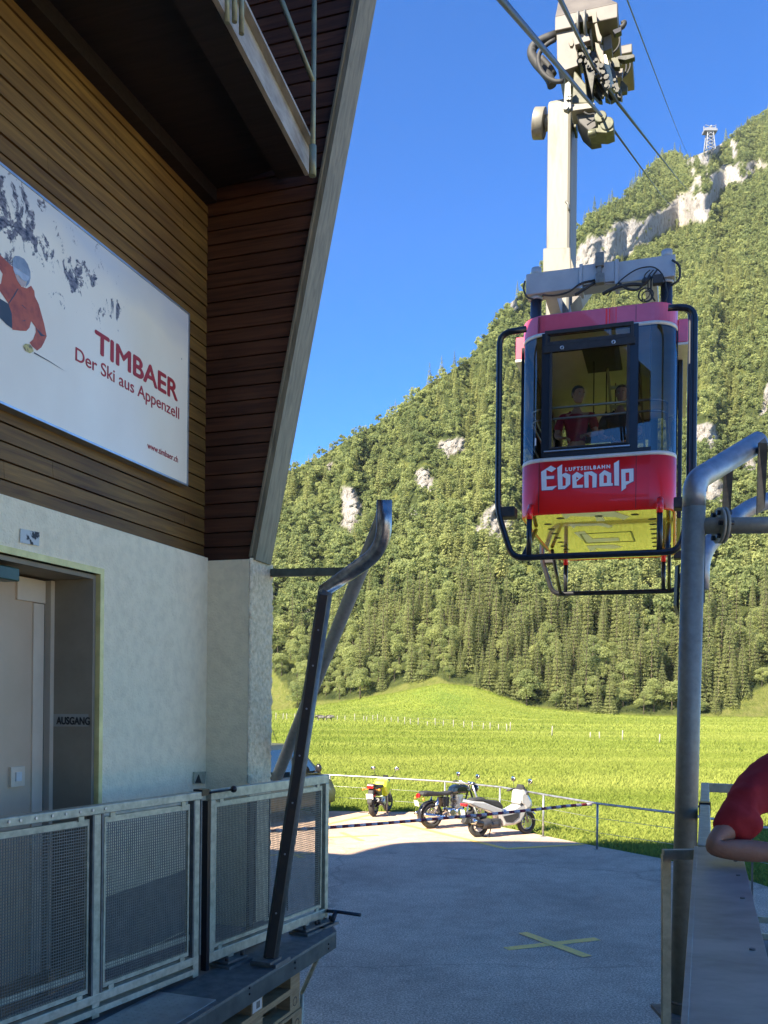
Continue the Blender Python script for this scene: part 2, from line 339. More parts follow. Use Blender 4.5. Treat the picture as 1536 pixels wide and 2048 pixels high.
# ================================================================== GROUND
lot_edge = [G(-900, 1622, 0), G(540, 1622, 0), G(660, 1622, 0), G(836, 1624, 0), G(960, 1645, 0), G(1087, 1671, 0), G(1160, 1686, 0), G(1240, 1701, 0), G(1323, 1717, 0), G(1490, 1758, 0), G(1700, 1830, 0)]
def asphalt_material():
    m = bpy.data.materials.new('asphalt'); m.use_nodes = True; t = m.node_tree; b = t.nodes['Principled BSDF']
    b.inputs['Roughness'].default_value = 0.92; b.inputs['Specular IOR Level'].default_value = 0.25
    tc = t.nodes.new('ShaderNodeTexCoord')
    def noise(sc_, det, rg=0.6):
        n = t.nodes.new('ShaderNodeTexNoise'); n.inputs['Scale'].default_value = sc_; n.inputs['Detail'].default_value = det; n.inputs['Roughness'].default_value = rg
        t.links.new(tc.outputs['Object'], n.inputs[0]); return n
    n1, n2, n3 = noise(55, 6, 0.75), noise(0.55, 5), noise(3.5, 6)
    cr = t.nodes.new('ShaderNodeValToRGB'); e = cr.color_ramp.elements
    e[0].position = 0.36; e[0].color = (0.19, 0.138, 0.097, 1); e[1].position = 0.62; e[1].color = (0.84, 0.605, 0.42, 1)
    t.links.new(n1.outputs['Fac'], cr.inputs[0])
    mr = t.nodes.new('ShaderNodeMapRange'); mr.inputs[1].default_value = 0.3; mr.inputs[2].default_value = 0.7; mr.inputs[3].default_value = 0.78; mr.inputs[4].default_value = 1.14
    t.links.new(n2.outputs['Fac'], mr.inputs[0])
    mr2 = t.nodes.new('ShaderNodeMapRange'); mr2.inputs[1].default_value = 0.3; mr2.inputs[2].default_value = 0.7; mr2.inputs[3].default_value = 0.86; mr2.inputs[4].default_value = 1.1
    t.links.new(n3.outputs['Fac'], mr2.inputs[0])
    mm = t.nodes.new('ShaderNodeMath'); mm.operation = 'MULTIPLY'; t.links.new(mr.outputs[0], mm.inputs[0]); t.links.new(mr2.outputs[0], mm.inputs[1])
    n5 = noise(34, 3, 0.55); mr5 = t.nodes.new('ShaderNodeMapRange'); mr5.inputs[1].default_value = 0.34; mr5.inputs[2].default_value = 0.66; mr5.inputs[3].default_value = 0.76; mr5.inputs[4].default_value = 1.2
    t.links.new(n5.outputs['Fac'], mr5.inputs[0]); mm5 = t.nodes.new('ShaderNodeMath'); mm5.operation = 'MULTIPLY'; t.links.new(mm.outputs[0], mm5.inputs[0]); t.links.new(mr5.outputs[0], mm5.inputs[1])
    st_ = noise(0.8, 7, 0.7); ms = t.nodes.new('ShaderNodeMapRange'); ms.inputs[1].default_value = 0.62; ms.inputs[2].default_value = 0.72; ms.inputs[3].default_value = 1.0; ms.inputs[4].default_value = 0.72
    t.links.new(st_.outputs['Fac'], ms.inputs[0]); mm = t.nodes.new('ShaderNodeMath'); mm.operation = 'MULTIPLY'; t.links.new(mm5.outputs[0], mm.inputs[0]); t.links.new(ms.outputs[0], mm.inputs[1])
    mx = t.nodes.new('ShaderNodeMix'); mx.data_type = 'RGBA'; mx.blend_type = 'MULTIPLY'; mx.inputs[0].default_value = 1
    t.links.new(cr.outputs[0], mx.inputs[6]); t.links.new(mm.outputs[0], mx.inputs[7])
    # cracks / tar seams
    vo = t.nodes.new('ShaderNodeTexVoronoi'); vo.feature = 'DISTANCE_TO_EDGE'; vo.inputs['Scale'].default_value = 0.16
    wv = noise(1.3, 5); wa = t.nodes.new('ShaderNodeVectorMath'); wa.operation = 'MULTIPLY_ADD'; wa.inputs[1].default_value = (0.9, 0.9, 0)
    t.links.new(wv.outputs['Color'], wa.inputs[0]); t.links.new(tc.outputs['Object'], wa.inputs[2]); t.links.new(wa.outputs[0], vo.inputs['Vector'])
    cm = t.nodes.new('ShaderNodeMapRange'); cm.inputs[1].default_value = 0.0; cm.inputs[2].default_value = 0.006; cm.inputs[3].default_value = 0.72; cm.inputs[4].default_value = 1
    t.links.new(vo.outputs['Distance'], cm.inputs[0])
    m2 = t.nodes.new('ShaderNodeMix'); m2.data_type = 'RGBA'; m2.blend_type = 'MULTIPLY'; m2.inputs[0].default_value = 1
    t.links.new(mx.outputs[2], m2.inputs[6]); t.links.new(cm.outputs[0], m2.inputs[7]); t.links.new(m2.outputs[2], b.inputs['Base Color'])
    bp = t.nodes.new('ShaderNodeBump'); bp.inputs['Strength'].default_value = 0.5; bp.inputs['Distance'].default_value = 0.01
    t.links.new(n1.outputs['Fac'], bp.inputs['Height']); t.links.new(bp.outputs[0], b.inputs['Normal'])
    return m
M_asphalt = asphalt_material()
lot = MB(); flat_poly(lot, lot_edge + [Vector((30, 9, 0)), Vector((30, -30, 0)), Vector((-40, -30, 0))])
struct('car_park_asphalt', lot, M_asphalt)

def stripe(mb, p, q, w, z=0.004):
    p = Vector((p.x, p.y, z)); q = Vector((q.x, q.y, z)); d = (q - p).normalized(); n = Vector((-d.y, d.x, 0)) * (w / 2)
    mb.add([p - n, q - n, q + n, p + n], [(0, 1, 2, 3)])
def g0(x, y): return G(x, y, 0)
mk = MB()
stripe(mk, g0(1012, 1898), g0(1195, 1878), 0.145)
tag(mk.build('painted_cross', M_shadeyellow), None, None); x1 = bpy.context.scene.objects['painted_cross']
mk2 = MB(); stripe(mk2, g0(1045, 1866), g0(1175, 1914), 0.145, 0.008); p_ = mk2.build('cross_arm', M_shadeyellow, x1)
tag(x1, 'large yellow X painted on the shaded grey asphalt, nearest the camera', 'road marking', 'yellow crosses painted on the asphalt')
mk = MB(); stripe(mk, g0(683, 1665), g0(725, 1682), 0.13); xo = mk.build('painted_cross', M_yellow)
mk = MB(); stripe(mk, g0(655, 1675), g0(757, 1671), 0.09, 0.008); mk.build('cross_arm', M_yellow, xo)
tag(xo, 'yellow X painted on the sunlit asphalt in front of the small yellow motorbike', 'road marking', 'yellow crosses painted on the asphalt')
mk = MB(); stripe(mk, g0(575, 1704), g0(605, 1716), 0.13); xo = mk.build('painted_cross', M_yellow)
mk = MB(); stripe(mk, g0(540, 1711), g0(622, 1708), 0.09, 0.008); mk.build('cross_arm', M_yellow, xo)
tag(xo, 'yellow X on the asphalt seen only through the wire mesh gate', 'road marking', 'yellow crosses painted on the asphalt')
def line(pts, w, label):
    mk = MB()
    for i in range(len(pts) - 1): stripe(mk, g0(*pts[i]), g0(*pts[i + 1]), w, 0.004 + 0.003 * i)
    tag(mk.build('painted_line', M_yellow), label, 'road marking', 'yellow parking bay lines')
line([(803, 1648), (1014, 1698), (1165, 1689)], 0.16, 'thick yellow bay line running under the white scooter and turning right')
line([(640, 1652), (738, 1630)], 0.14, 'short yellow line slanting up to the rear wheel of the yellow motorbike')
line([(708, 1637), (790, 1644)], 0.10, 'thin yellow line between the yellow and the black motorbike')

# ================================================================== STATION BUILDING
BW = -3.19; AF = 5.74; AO = 6.12; ZD = 1.45
SB = thing('station_building', 'cable car station with white plaster wall, brown boarding and slanted timber opening', 'building', S(AF, BW, 0))
ZW = 4.05        # top of the plaster
w = MB()
w.sbox(4.50, AF, BW - 0.35, BW, 0, ZW)
w.sbox(2.0, 4.50, BW - 0.35, BW, 3.76, ZW)
w.sbox(-6, 2.0, BW - 0.35, BW, 0, ZW)
w.build('plaster_wall', M_plaster, SB)
d = MB(); d.sbox(4.515, AF - 0.002, BW, BW + 0.006, ZD, 1.865); d.build('dado', M_dado, SB)
# smooth end of the facade wall and its roughcast reveal
ZC = 4.03
c = MB(); c.sbox(AF, AO - 0.004, BW - 12, -2.862, 0, ZC)
c.build('pier', M_plaster, SB)
def rough_sheet():
    mb = MB(); na, nz = 30, 190; base = len(mb.v); vs = []; fs = []
    for i in range(na + 1):
        for j in range(nz + 1):
            a = AF + (AO + 0.0 - AF) * i / na; z = 0.02 + (ZC + 0.01 - 0.02) * j / nz
            p = Vector((a * 26, z * 26, 3.1)); h = mnoise.fractal(p, 0.9, 2.1, 4)
            edge = 1.0 if 0 < i < na else 0.4
            vs.append(S(a, -2.853 + 0.013 * h * edge + (0.004 if 0 < i < na else -0.006), z))
    for i in range(na):
        for j in range(nz): k = i * (nz + 1) + j; fs.append((k, k + nz + 1, k + nz + 2, k + 1))
    mb.add(vs, fs, True); return mb
rough_sheet().build('roughcast_reveal', M_rough, SB, fix=False)
# boarding of the side wall
def boards(mb, plane, lo, hi, z0, z1, pitch, depth, limit=None):
    z = z0
    k = 0
    while z < z1 - 0.01:
        zt = min(z + pitch - 0.008, z1); mb.t = random.uniform(0.78, 1.12); j = random.uniform(-0.002, 0.002)
        if plane == 'b':
          cuts_ = sorted([lo, hi] + [random.uniform(lo, hi) for _ in range(3)])
          for lo_, hi_ in zip(cuts_[:-1], cuts_[1:]):
            if hi_ - lo_ < .02: continue
            lo_ += .002; mb.t = random.uniform(0.84, 1.08)
            mb.hexa([S(lo_, depth - 0.03, z), S(lo_, depth + j, z), S(hi_, depth + j, z), S(hi_, depth - 0.03, z),
                     S(lo_, depth - 0.03, zt), S(lo_, depth - 0.006 + j, zt), S(hi_, depth - 0.006 + j, zt), S(hi_, depth - 0.03, zt)])
        else:
            b1, b2 = limit(z), limit(zt)
            mb.hexa([S(depth + j, lo, z), S(depth + j, b1, z), S(depth + 0.03, b1, z), S(depth + 0.03, lo, z),
                     S(depth + 0.006 + j, lo, zt), S(depth + 0.006 + j, b2, zt), S(depth + 0.03, b2, zt), S(depth + 0.03, lo, zt)])
        z += pitch; k += 1
    mb.t = 1.0
bw = MB(); boards(bw, 'b', -6, AF + 0.05, ZW + 0.003, 6.60, 0.096, BW - 0.055)
bw.build('wall_boarding', M_board, SB)
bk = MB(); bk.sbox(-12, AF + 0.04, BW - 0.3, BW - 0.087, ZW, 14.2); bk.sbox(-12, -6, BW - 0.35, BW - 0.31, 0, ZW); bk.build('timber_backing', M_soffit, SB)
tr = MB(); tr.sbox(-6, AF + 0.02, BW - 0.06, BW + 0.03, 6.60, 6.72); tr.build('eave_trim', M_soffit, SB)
# facade boarding with the slanted edge
def jamb_b(z): return -2.845 + (z - 4.02) * (0.735 / 3.77)
fb = MB(); boards(fb, 'a', BW - 0.1, None, ZC + 0.003, 9.5, 0.104, AF + 0.05, jamb_b)
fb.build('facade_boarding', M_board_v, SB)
fk = MB()
fk.hexa([S(AF + 0.085, BW - 12, ZC), S(AF + 0.085, jamb_b(ZC) - 0.02, ZC), S(AF + 0.28, jamb_b(ZC) - 0.02, ZC), S(AF + 0.28, BW - 12, ZC),
         S(AF + 0.085, BW - 12, 9.4), S(AF + 0.085, jamb_b(9.4) - 0.02, 9.4), S(AF + 0.28, jamb_b(9.4) - 0.02, 9.4), S(AF + 0.28, BW - 12, 9.4)])
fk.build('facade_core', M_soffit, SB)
jb = MB()
def jamb_piece(mb, a0, a1, w0, w1, z0, z1):
    mb.hexa([S(a0, jamb_b(z0) + w0, z0), S(a0, jamb_b(z0) + w1, z0), S(a1, jamb_b(z0) + w1, z0), S(a1, jamb_b(z0) + w0, z0),
             S(a0, jamb_b(z1) + w0, z1), S(a0, jamb_b(z1) + w1, z1), S(a1, jamb_b(z1) + w1, z1), S(a1, jamb_b(z1) + w0, z1)])
jamb_piece(jb, AF + 0.035, AF + 0.29, -0.018, 0.012, ZC + 0.0, 9.45)
jb.build('jamb_board', M_jamb, SB)
jt = MB(); jamb_piece(jt, AF + 0.012, AF + 0.048, -0.035, -0.02, ZC + 0.02, 9.45); jt.build('jamb_trim', M_jamb, SB)
# soffit and its edge beam
pe = W(617, 373, 6.14); ps = W(427, 0, 4.56); zsof = 6.62
bd = (Vector((pe.x, pe.y, 0)) - Vector((ps.x, ps.y, 0))).normalized(); bn = Vector((bd.y, -bd.x, 0))
pe = Vector((pe.x, pe.y, zsof)); ps = Vector((ps.x, ps.y, zsof)) - bd * 4.0
so = MB(); so.prism([S(AF + 0.04, BW - 0.05, 6.70), pe + Vector((0, 0, .08)) - bn * 0.2, ps + Vector((0, 0, .08)) - bn * 0.2, S(0.0, BW - 0.05, 6.70)], (0, 0, 0.2))
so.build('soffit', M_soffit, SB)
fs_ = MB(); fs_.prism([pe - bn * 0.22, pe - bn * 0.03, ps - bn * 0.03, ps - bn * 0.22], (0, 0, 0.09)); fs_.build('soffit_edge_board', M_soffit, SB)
bm_ = MB()
bm_.prism([pe - bn * 0.025, pe + bn * 0.005, ps + bn * 0.005, ps - bn * 0.025], (0, 0, 0.20))
bm_.prism([pe + bn * 0.006 + Vector((0, 0, .18)), pe + bn * 0.05 + Vector((0, 0, .18)), ps + bn * 0.05 + Vector((0, 0, .18)), ps + bn * 0.006 + Vector((0, 0, .18))], (0, 0, 0.02))
bm_.build('edge_channel', mat('worn_cream_steel', (0.42, 0.37, 0.30), 0.6, 0.1, col2=(0.24, 0.20, 0.16), scale=5, stretch=(4, 0.6, 4), ramp=(0.4, 0.7)), SB)
M_tube = mat('greenish_tube', (0.34, 0.36, 0.22), 0.45, 0.3, col2=(0.20, 0.20, 0.14), scale=8)
hr = MB()
q0 = W(625, 352, 5.95); q1 = W(627, 165, 5.95); q2 = W(629, -60, 5.95); q3 = W(553, -25, 5.7)
hr.tube([q0, q1, q2], 0.017, 10); hr.cyl(q0, q0 + Vector((0, 0, .2)), 0.024); hr.tube([q1, q3], 0.017, 10)
hr.build('gallery_rail', M_tube, SB)
br = MB(); t0 = W(470, 25, 4.75)
for dx, dd, ln in ((-16, 0, 26), (-1, 0.02, 24), (13, 0.05, 48)):
    br.cyl(W(470 + dx, 20 + ln, 4.7 + dd), W(470 + dx, -90, 4.7 + dd), 0.014)
br.build('conduit', M_tube, SB)
# unseen roof and end wall, shaped to shade the platform and the yard
zr = 14.3; disp = Vector((0.835, 0.55, 0)) * (zr / math.tan(SUN_EL) )
disp = Vector((-SUN_DIR.x, -SUN_DIR.y, 0)) / SUN_DIR.z * zr
edge = [G(1900, 1692, 0), G(1400, 1690, 0), G(1150, 1689, 0), G(1005, 1686, 0), G(835, 1687, 0), G(770, 1690, 0), G(728, 1700, 0), G(655, 1722, 0), G(545, 1736, 0)]
rp = [Vector((p.x, p.y, 0)) - disp + Vector((0, 0, zr)) for p in edge]  # roof outline set back sunward from the wanted shade edge
# cut open over the bay for sky light; canopy added to shade the cabin
cut = -3.4
q_ = []
for i_ in range(len(rp)):
    if rp[i_].x <= cut: q_.append(rp[i_])
    if i_ + 1 < len(rp) and (rp[i_].x - cut) * (rp[i_ + 1].x - cut) < 0:
        t_ = (cut - rp[i_].x) / (rp[i_ + 1].x - rp[i_].x); q_.append(rp[i_].lerp(rp[i_ + 1], t_))
rp = [Vector((cut, -12, zr)), Vector((cut, 4.6, zr)), Vector((-0.2, 4.6, zr)), Vector((-0.2, 8.95, zr)), Vector((cut, 8.95, zr))] + q_ + [Vector((-24, q_[-1].y - 1.0, zr)), Vector((-24, -12, zr))]
rb2 = MB(); rb2.prism([S(-10, BW - 0.1, 9.3), S(-3.5, BW - 0.1, 9.3), S(-3.5, 6.5, 9.3), S(-10, 6.5, 9.3)], (0, 0, 0.3)); rb2.build('bay_shade_roof', M_soffit, SB)  # unseen roof piece added to darken the bay, cut back for more light
wb2 = MB(); wb2.sbox(-10.2, -10.0, BW, 6.5, 0, 9.6); wb2.build('end_wall', M_board_v, SB)
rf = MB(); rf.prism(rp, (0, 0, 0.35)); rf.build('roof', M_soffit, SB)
# door opening
DB = BW - 0.297
def da(px): return on_b(px, 1400, DB).dot(U)
dr = MB(); dr.sbox(4.465, 4.50, BW - 0.40, BW + 0.012, ZD, 3.76); dr.sbox(2.0, 4.50, BW - 0.40, BW + 0.012, 3.76, 3.795)
dr.build('door_frame', mat('brass_frame', (0.80, 0.68, 0.28), 0.5, 0.2, col2=(0.62, 0.52, 0.2), scale=9), SB)
M_rev = mat('grey_reveal', (0.30, 0.25, 0.17), 0.75, col2=(0.24, 0.20, 0.135), scale=4)
dr = MB(); dr.sbox(4.44, 4.464, DB - 0.06, BW - 0.02, ZD, 3.755); dr.sbox(2.0, 4.44, DB - 0.06, BW - 0.02, 3.73, 3.755); dr.build('door_reveal', M_rev, SB)
M_leaf = mat('beige_door', (0.60, 0.44, 0.28), 0.6, col2=(0.54, 0.39, 0.24), scale=2.5)
M_strip = mat('pale_strip', (0.72, 0.58, 0.40), 0.55, col2=(0.64, 0.51, 0.35), scale=4)
dl = MB(); dl.sbox(2.0, da(66), DB - 0.05, DB - 0.004, ZD + 0.01, 3.70); leaf = dl.build('door', M_leaf, SB)
ds = MB(); ds.sbox(da(64), da(85), DB - 0.04, DB + 0.006, ZD, 3.58); ds.sbox(da(30), da(86), DB - 0.04, DB + 0.010, 3.585, 3.715); ds.build('door_stile', M_strip, leaf)
ds = MB(); ds.sbox(da(96.5), 4.4395, DB - 0.05, DB + 0.012, ZD, 3.725); ds.build('door_post', M_strip, leaf)
dk = MB(); dk.sbox(da(85.3), da(96.3), DB - 0.12, DB - 0.03, ZD, 3.725); dk.build('door_gap', M_black, leaf)
sw = on_b(32, 1553, DB); sw_a, sw_z = sw.dot(U), sw.z
ds = MB(); ds.sbox(sw_a - 0.055, sw_a + 0.055, DB - 0.005, DB + 0.014, sw_z - 0.055, sw_z + 0.055); o = ds.build('light_switch', M_strip, leaf)
ds = MB(); ds.sbox(sw_a - 0.022, sw_a + 0.022, DB + 0.014, DB + 0.022, sw_z - 0.025, sw_z + 0.025); ds.build('switch_rocker', M_white, leaf)
bk2 = MB(); bk2.sbox(-12, AF - 0.3, BW - 11, DB - 0.2, 0, 7.6); bk2.build('sun_block_core', M_rev, SB)  # solid box added to stop sun passing through the door opening
# exit lamp over the door, small plates on the plaster
ex = on_b(8, 1147, BW - 0.1); ea, ez = ex.dot(U), ex.z
m = MB(); m.sbox(ea - 0.35, ea + 0.07, BW - 0.16, BW - 0.06, ez - 0.035, ez + 0.035)
tag(m.build('exit_lamp', mat('green_lamp_case', (0.02, 0.06, 0.03), 0.35, col2=(0.015, 0.05, 0.025), scale=5), None, S(ea, BW - 0.1, ez), bevel=0.006),
    'small dark green exit lamp under the door lintel', 'lamp')
AU = thing('sign', 'small AUSGANG lettering plate on the dark door reveal', 'sign', on_a(142, 1441, 4.438))
p0, p1 = on_a(107, 1452, 4.437), on_a(177, 1429, 4.437)
m = MB(); m.hexa([on_a(107, 1453, 4.4375), on_a(177, 1453, 4.4375), on_a(177, 1453, 4.4395), on_a(107, 1453, 4.4395),
                  on_a(107, 1428, 4.4375), on_a(177, 1428, 4.4375), on_a(177, 1428, 4.4395), on_a(107, 1428, 4.4395)])
m.build('sign_plate', mat('sign_plate_grey', (0.34, 0.33, 0.28), 0.5, col2=(0.32, 0.31, 0.26), scale=5), AU)
hgt = (on_a(112, 1433, 4.43) - on_a(112, 1448, 4.43)).length
text('lettering', 'AUSGANG', hgt * 1.38, on_a(113, 1448, 4.435), V, (0, 0, 1), M_textblk, AU, 0.0006, 0.002, sx=0.80)
PL = thing('wall_plate', 'small worn black and white plate on the plaster above the door', 'plate', on_b(58, 1075, BW + 0.004))
q = [on_b(39, 1085, BW + 0.003), on_b(77, 1092, BW + 0.003), on_b(78, 1065, BW + 0.003), on_b(40, 1057, BW + 0.003)]
m = MB(); m.prism(q, V * 0.004); m.build('plate', mat('worn_plate', (0.55, 0.56, 0.50), 0.6, col2=(0.02, 0.02, 0.02), scale=26, ramp=(0.5, 0.56)), PL)
PL = thing('wall_plate', 'small square hook plate low on the plaster next to the wall corner', 'plate', on_b(397, 1557, BW + 0.004))
q = [on_b(385, 1568, BW + 0.003), on_b(407, 1567, BW + 0.003), on_b(410, 1543, BW + 0.003), on_b(386, 1544, BW + 0.003)]
m = MB(); m.prism(q, V * 0.012); m.build('plate', M_galv, PL)
q = [on_b(390, 1566, BW + 0.016), on_b(402, 1566, BW + 0.016), on_b(397, 1549, BW + 0.016)]
m = MB(); m.prism(q, V * 0.004); m.build('triangle_mark', M_black, PL)

# ------------------------------------------------------------------ advertising board
BSG = BW + 0.005
sg = thing('advertising_board', 'large snow scene advertising board with a skier and red TIMBAER lettering', 'sign', S(4.0, BSG, 4.48))
def sb(px, py, off=0.0): return on_b(px, py, BSG + off)
tr_, brc = sb(375, 625), sb(375, 973); a1 = brc.dot(U); z0s, z1s = brc.z, tr_.z
m = MB(); m.sbox(2.0, a1, BSG - 0.07, BSG - 0.001, z0s, z1s); m.build('board_case', mat('board_edge', (0.30, 0.32, 0.32), 0.4, 0.5, col2=(0.25, 0.27, 0.27), scale=5), sg)
def poster_material():
    m = bpy.data.materials.new('snow_poster'); m.use_nodes = True; t = m.node_tree; b = t.nodes['Principled BSDF']
    b.inputs['Roughness'].default_value = 0.22
    tc = t.nodes.new('ShaderNodeTexCoord')
    # poster coordinates: x along the board (0..1), y up
    at = t.nodes.new('ShaderNodeAttribute'); at.attribute_name = 'poster'
    sx = t.nodes.new('ShaderNodeSeparateXYZ'); t.links.new(at.outputs['Vector'], sx.inputs[0])
    def N(kind, **kw):
        n = t.nodes.new(kind)
        for k, v in kw.items(): setattr(n, k, v)
        return n
    def math_(op, a, b_=None):
        n = N('ShaderNodeMath', operation=op)
        for i, x in enumerate((a, b_)):
            if x is None: continue
            if isinstance(x, (int, float)): n.inputs[i].default_value = x
            else: t.links.new(x, n.inputs[i])
        return n.outputs[0]
    n1 = N('ShaderNodeTexNoise'); n1.inputs['Scale'].default_value = 13; n1.inputs['Detail'].default_value = 9; n1.inputs['Roughness'].default_value = 0.7; n1.inputs['Distortion'].default_value = 0.5
    mp = N('ShaderNodeMapping'); mp.inputs['Rotation'].default_value = (0, 0, R(-25)); mp.inputs['Scale'].default_value = (1.5, 0.7, 1)
    t.links.new(at.outputs['Vector'], mp.inputs[0]); t.links.new(mp.outputs[0], n1.inputs[0])
    n2 = N('ShaderNodeTexNoise'); n2.inputs['Scale'].default_value = 3.2; n2.inputs['Detail'].default_value = 2; t.links.new(at.outputs['Vector'], n2.inputs[0])
    # rock band follows the mountain flank that sinks towards the right edge; fewer rocks to the right
    line_ = math_('SUBTRACT', sx.outputs['Y'], math_('SUBTRACT', 0.80, math_('MULTIPLY', sx.outputs['X'], 0.10)))
    band = math_('SUBTRACT', 1.0, math_('MULTIPLY', math_('ABSOLUTE', line_), 5.0))
    leftw = math_('MULTIPLY', math_('SUBTRACT', 1.0, sx.outputs['X']), 0.22)
    val = math_('ADD', math_('ADD', math_('MULTIPLY', n1.outputs['Fac'], 1.0), math_('MULTIPLY', band, 0.10)), math_('ADD', leftw, math_('MULTIPLY', n2.outputs['Fac'], 0.30)))
    cr = N('ShaderNodeMapRange'); cr.inputs[1].default_value = 0.910; cr.inputs[2].default_value = 0.945; t.links.new(val, cr.inputs[0])
    gate = N('ShaderNodeMapRange'); gate.inputs[1].default_value = -0.27; gate.inputs[2].default_value = -0.2; t.links.new(line_, gate.inputs[0])
    fac = math_('MULTIPLY', cr.outputs[0], gate.outputs[0])
    snow = N('ShaderNodeValToRGB'); e = snow.color_ramp.elements; e[0].position = 0.3; e[0].color = (0.90, 0.78, 0.58, 1); e[1].position = 0.75; e[1].color = (0.98, 0.88, 0.68, 1)
    n3 = N('ShaderNodeTexNoise'); n3.inputs['Scale'].default_value = 2.2; n3.inputs['Detail'].default_value = 5; t.links.new(mp.outputs[0], n3.inputs[0]); t.links.new(n3.outputs['Fac'], snow.inputs[0])
    skyf = N('ShaderNodeMapRange'); skyf.inputs[1].default_value = 0.04; skyf.inputs[2].default_value = 0.22
    t.links.new(math_('ADD', line_, math_('MULTIPLY', math_('SUBTRACT', n2.outputs['Fac'], 0.5), 0.3)), skyf.inputs[0])
    mx0 = N('ShaderNodeMix', data_type='RGBA'); mx0.inputs[7].default_value = (0.66, 0.64, 0.60, 1); t.links.new(skyf.outputs[0], mx0.inputs[0]); t.links.new(snow.outputs[0], mx0.inputs[6])
    rock = N('ShaderNodeValToRGB'); e = rock.color_ramp.elements; e[0].color = (0.03, 0.025, 0.022, 1); e[1].color = (0.36, 0.30, 0.27, 1); e[0].position = 0.35; e[1].position = 0.7
    n4 = N('ShaderNodeTexNoise'); n4.inputs['Scale'].default_value = 60; n4.inputs['Detail'].default_value = 4; t.links.new(at.outputs['Vector'], n4.inputs[0]); t.links.new(n4.outputs['Fac'], rock.inputs[0])
    mx = N('ShaderNodeMix', data_type='RGBA'); t.links.new(fac, mx.inputs[0]); t.links.new(mx0.outputs[2], mx.inputs[6]); t.links.new(rock.outputs[0], mx.inputs[7])
    t.links.new(mx.outputs[2], b.inputs['Base Color'])
    return m
face = MB(); face.add([S(2.0, BSG, z0s + .012), S(a1 - .012, BSG, z0s + .012), S(a1 - .012, BSG, z1s - .012), S(2.0, BSG, z1s - .012)], [(0, 1, 2, 3)])
po = face.build('poster', poster_material(), sg, fix=False)
at = po.data.attributes.new('poster', 'FLOAT_VECTOR', 'POINT')
hh = z1s - z0s; at.data.foreach_set('vector', [(2.0 - 3.6) / (a1 - 3.6), 0, 0, 1, 0, 0, 1, 1, 0, (2.0 - 3.6) / (a1 - 3.6), 1, 0])
lin = MB(); lin.sbox(2.0, a1, BSG, BSG + 0.006, z1s - .012, z1s); lin.sbox(2.0, a1, BSG, BSG + 0.006, z0s, z0s + .012); lin.sbox(a1 - .012, a1, BSG, BSG + 0.006, z0s + .012, z1s - .012)
lin.build('board_rim', M_alu, sg)
def txt(name, body, p, q, hpx, bold, m, spacing=1.0):
    A, B = sb(*p, 0.002), sb(*q, 0.002); ln = (B.dot(U) - A.dot(U))
    o = text(name, body, 0.1, A, U, (0, 0, 1), m, sg, 0.0006, bold, spacing=spacing)
    bpy.context.view_layer.update(); wd = o.dimensions.x; hd = o.dimensions.y
    H = (sb(*hpx[1], 0.002).z - sb(*hpx[0], 0.002).z)
    return o, ln, wd, H
def fit_text(name, body, p, q, h, bold, m):
    # p: baseline start px, q: baseline end px, h: cap height in metres
    A, B = sb(*p, 0.002), sb(*q, 0.002); ln = B.dot(U) - A.dot(U)
    o = text(name, body, h / 0.70, Vector((A.x, A.y, (A.z + B.z) / 2)), U, (0, 0, 1), m, sg, 0.0006, bold)
    bpy.context.view_layer.update(); k = ln / max(o.dimensions.x, 1e-4)
    mt = o.matrix_local.copy()
    for i in range(3): mt[i][0] *= k
    o.matrix_local = mt
def capz(x, y0, y1): return sb(x, y0).z - sb(x, y1).z
fit_text('headline', 'TIMBAER', (190, 700), (356, 804), capz(196, 662, 705), 0.0045, M_textred)
fit_text('slogan', 'Der Ski aus Appenzell', (149, 722), (357, 835), capz(155, 697, 724), 0.0006, M_textred)
fit_text('web_address', 'www.timbaer.ch', (295, 897), (356, 924), capz(300, 887, 898) * 1.15, 0.0004, M_textred)
def flat(name, polys, m, off, parent=sg):
    mb = MB()
    for p in polys: flat_poly(mb, [sb(x, y, off) for x, y in p])
    return mb.build(name, m, parent, fix=False)
def zz(pts): return [(x / 4.655, 320 + y / 4.655) for x, y in pts]   # traced on an enlargement
M_or = mat('orange_jacket_print', (0.50, 0.10, 0.025), 0.4, col2=(0.30, 0.05, 0.012), scale=16, ramp=(0.45, 0.7))
M_gr = mat('grey_trousers_print', (0.06, 0.06, 0.06), 0.4, col2=(0.045, 0.045, 0.045), scale=9)
M_he = mat('helmet_print', (0.20, 0.24, 0.29), 0.35, col2=(0.34, 0.38, 0.43), scale=20)
M_go = mat('goggle_print', (0.40, 0.44, 0.50), 0.3, col2=(0.5, 0.54, 0.58), scale=30)
M_fa = mat('face_print', (0.55, 0.42, 0.36), 0.4, col2=(0.5, 0.38, 0.32), scale=30)
M_gl = mat('glove_print', (0.60, 0.48, 0.14), 0.4, col2=(0.2, 0.15, 0.06), scale=40, ramp=(0.5, 0.6))
sk = flat('printed_skier', [zz([(-120, 800), (0, 880), (50, 930), (105, 985), (130, 1000), (150, 1090), (200, 1180), (250, 1195), (290, 1170), (320, 1220), (325, 1270), (360, 1340), (385, 1430), (410, 1520), (435, 1640), (410, 1700), (385, 1745), (345, 1775), (300, 1735), (275, 1700), (310, 1670), (335, 1600), (330, 1555), (290, 1500), (275, 1560), (245, 1592), (190, 1590), (115, 1580), (100, 1450), (75, 1330), (0, 1220), (-40, 1180), (10, 1150), (25, 1060), (0, 1020), (-120, 960)])], M_or, 0.0015)
flat('printed_trousers', [zz([(-120, 1180), (0, 1290), (80, 1340), (110, 1430), (115, 1570), (60, 1530), (0, 1470), (-120, 1400)])], M_gr, 0.002)
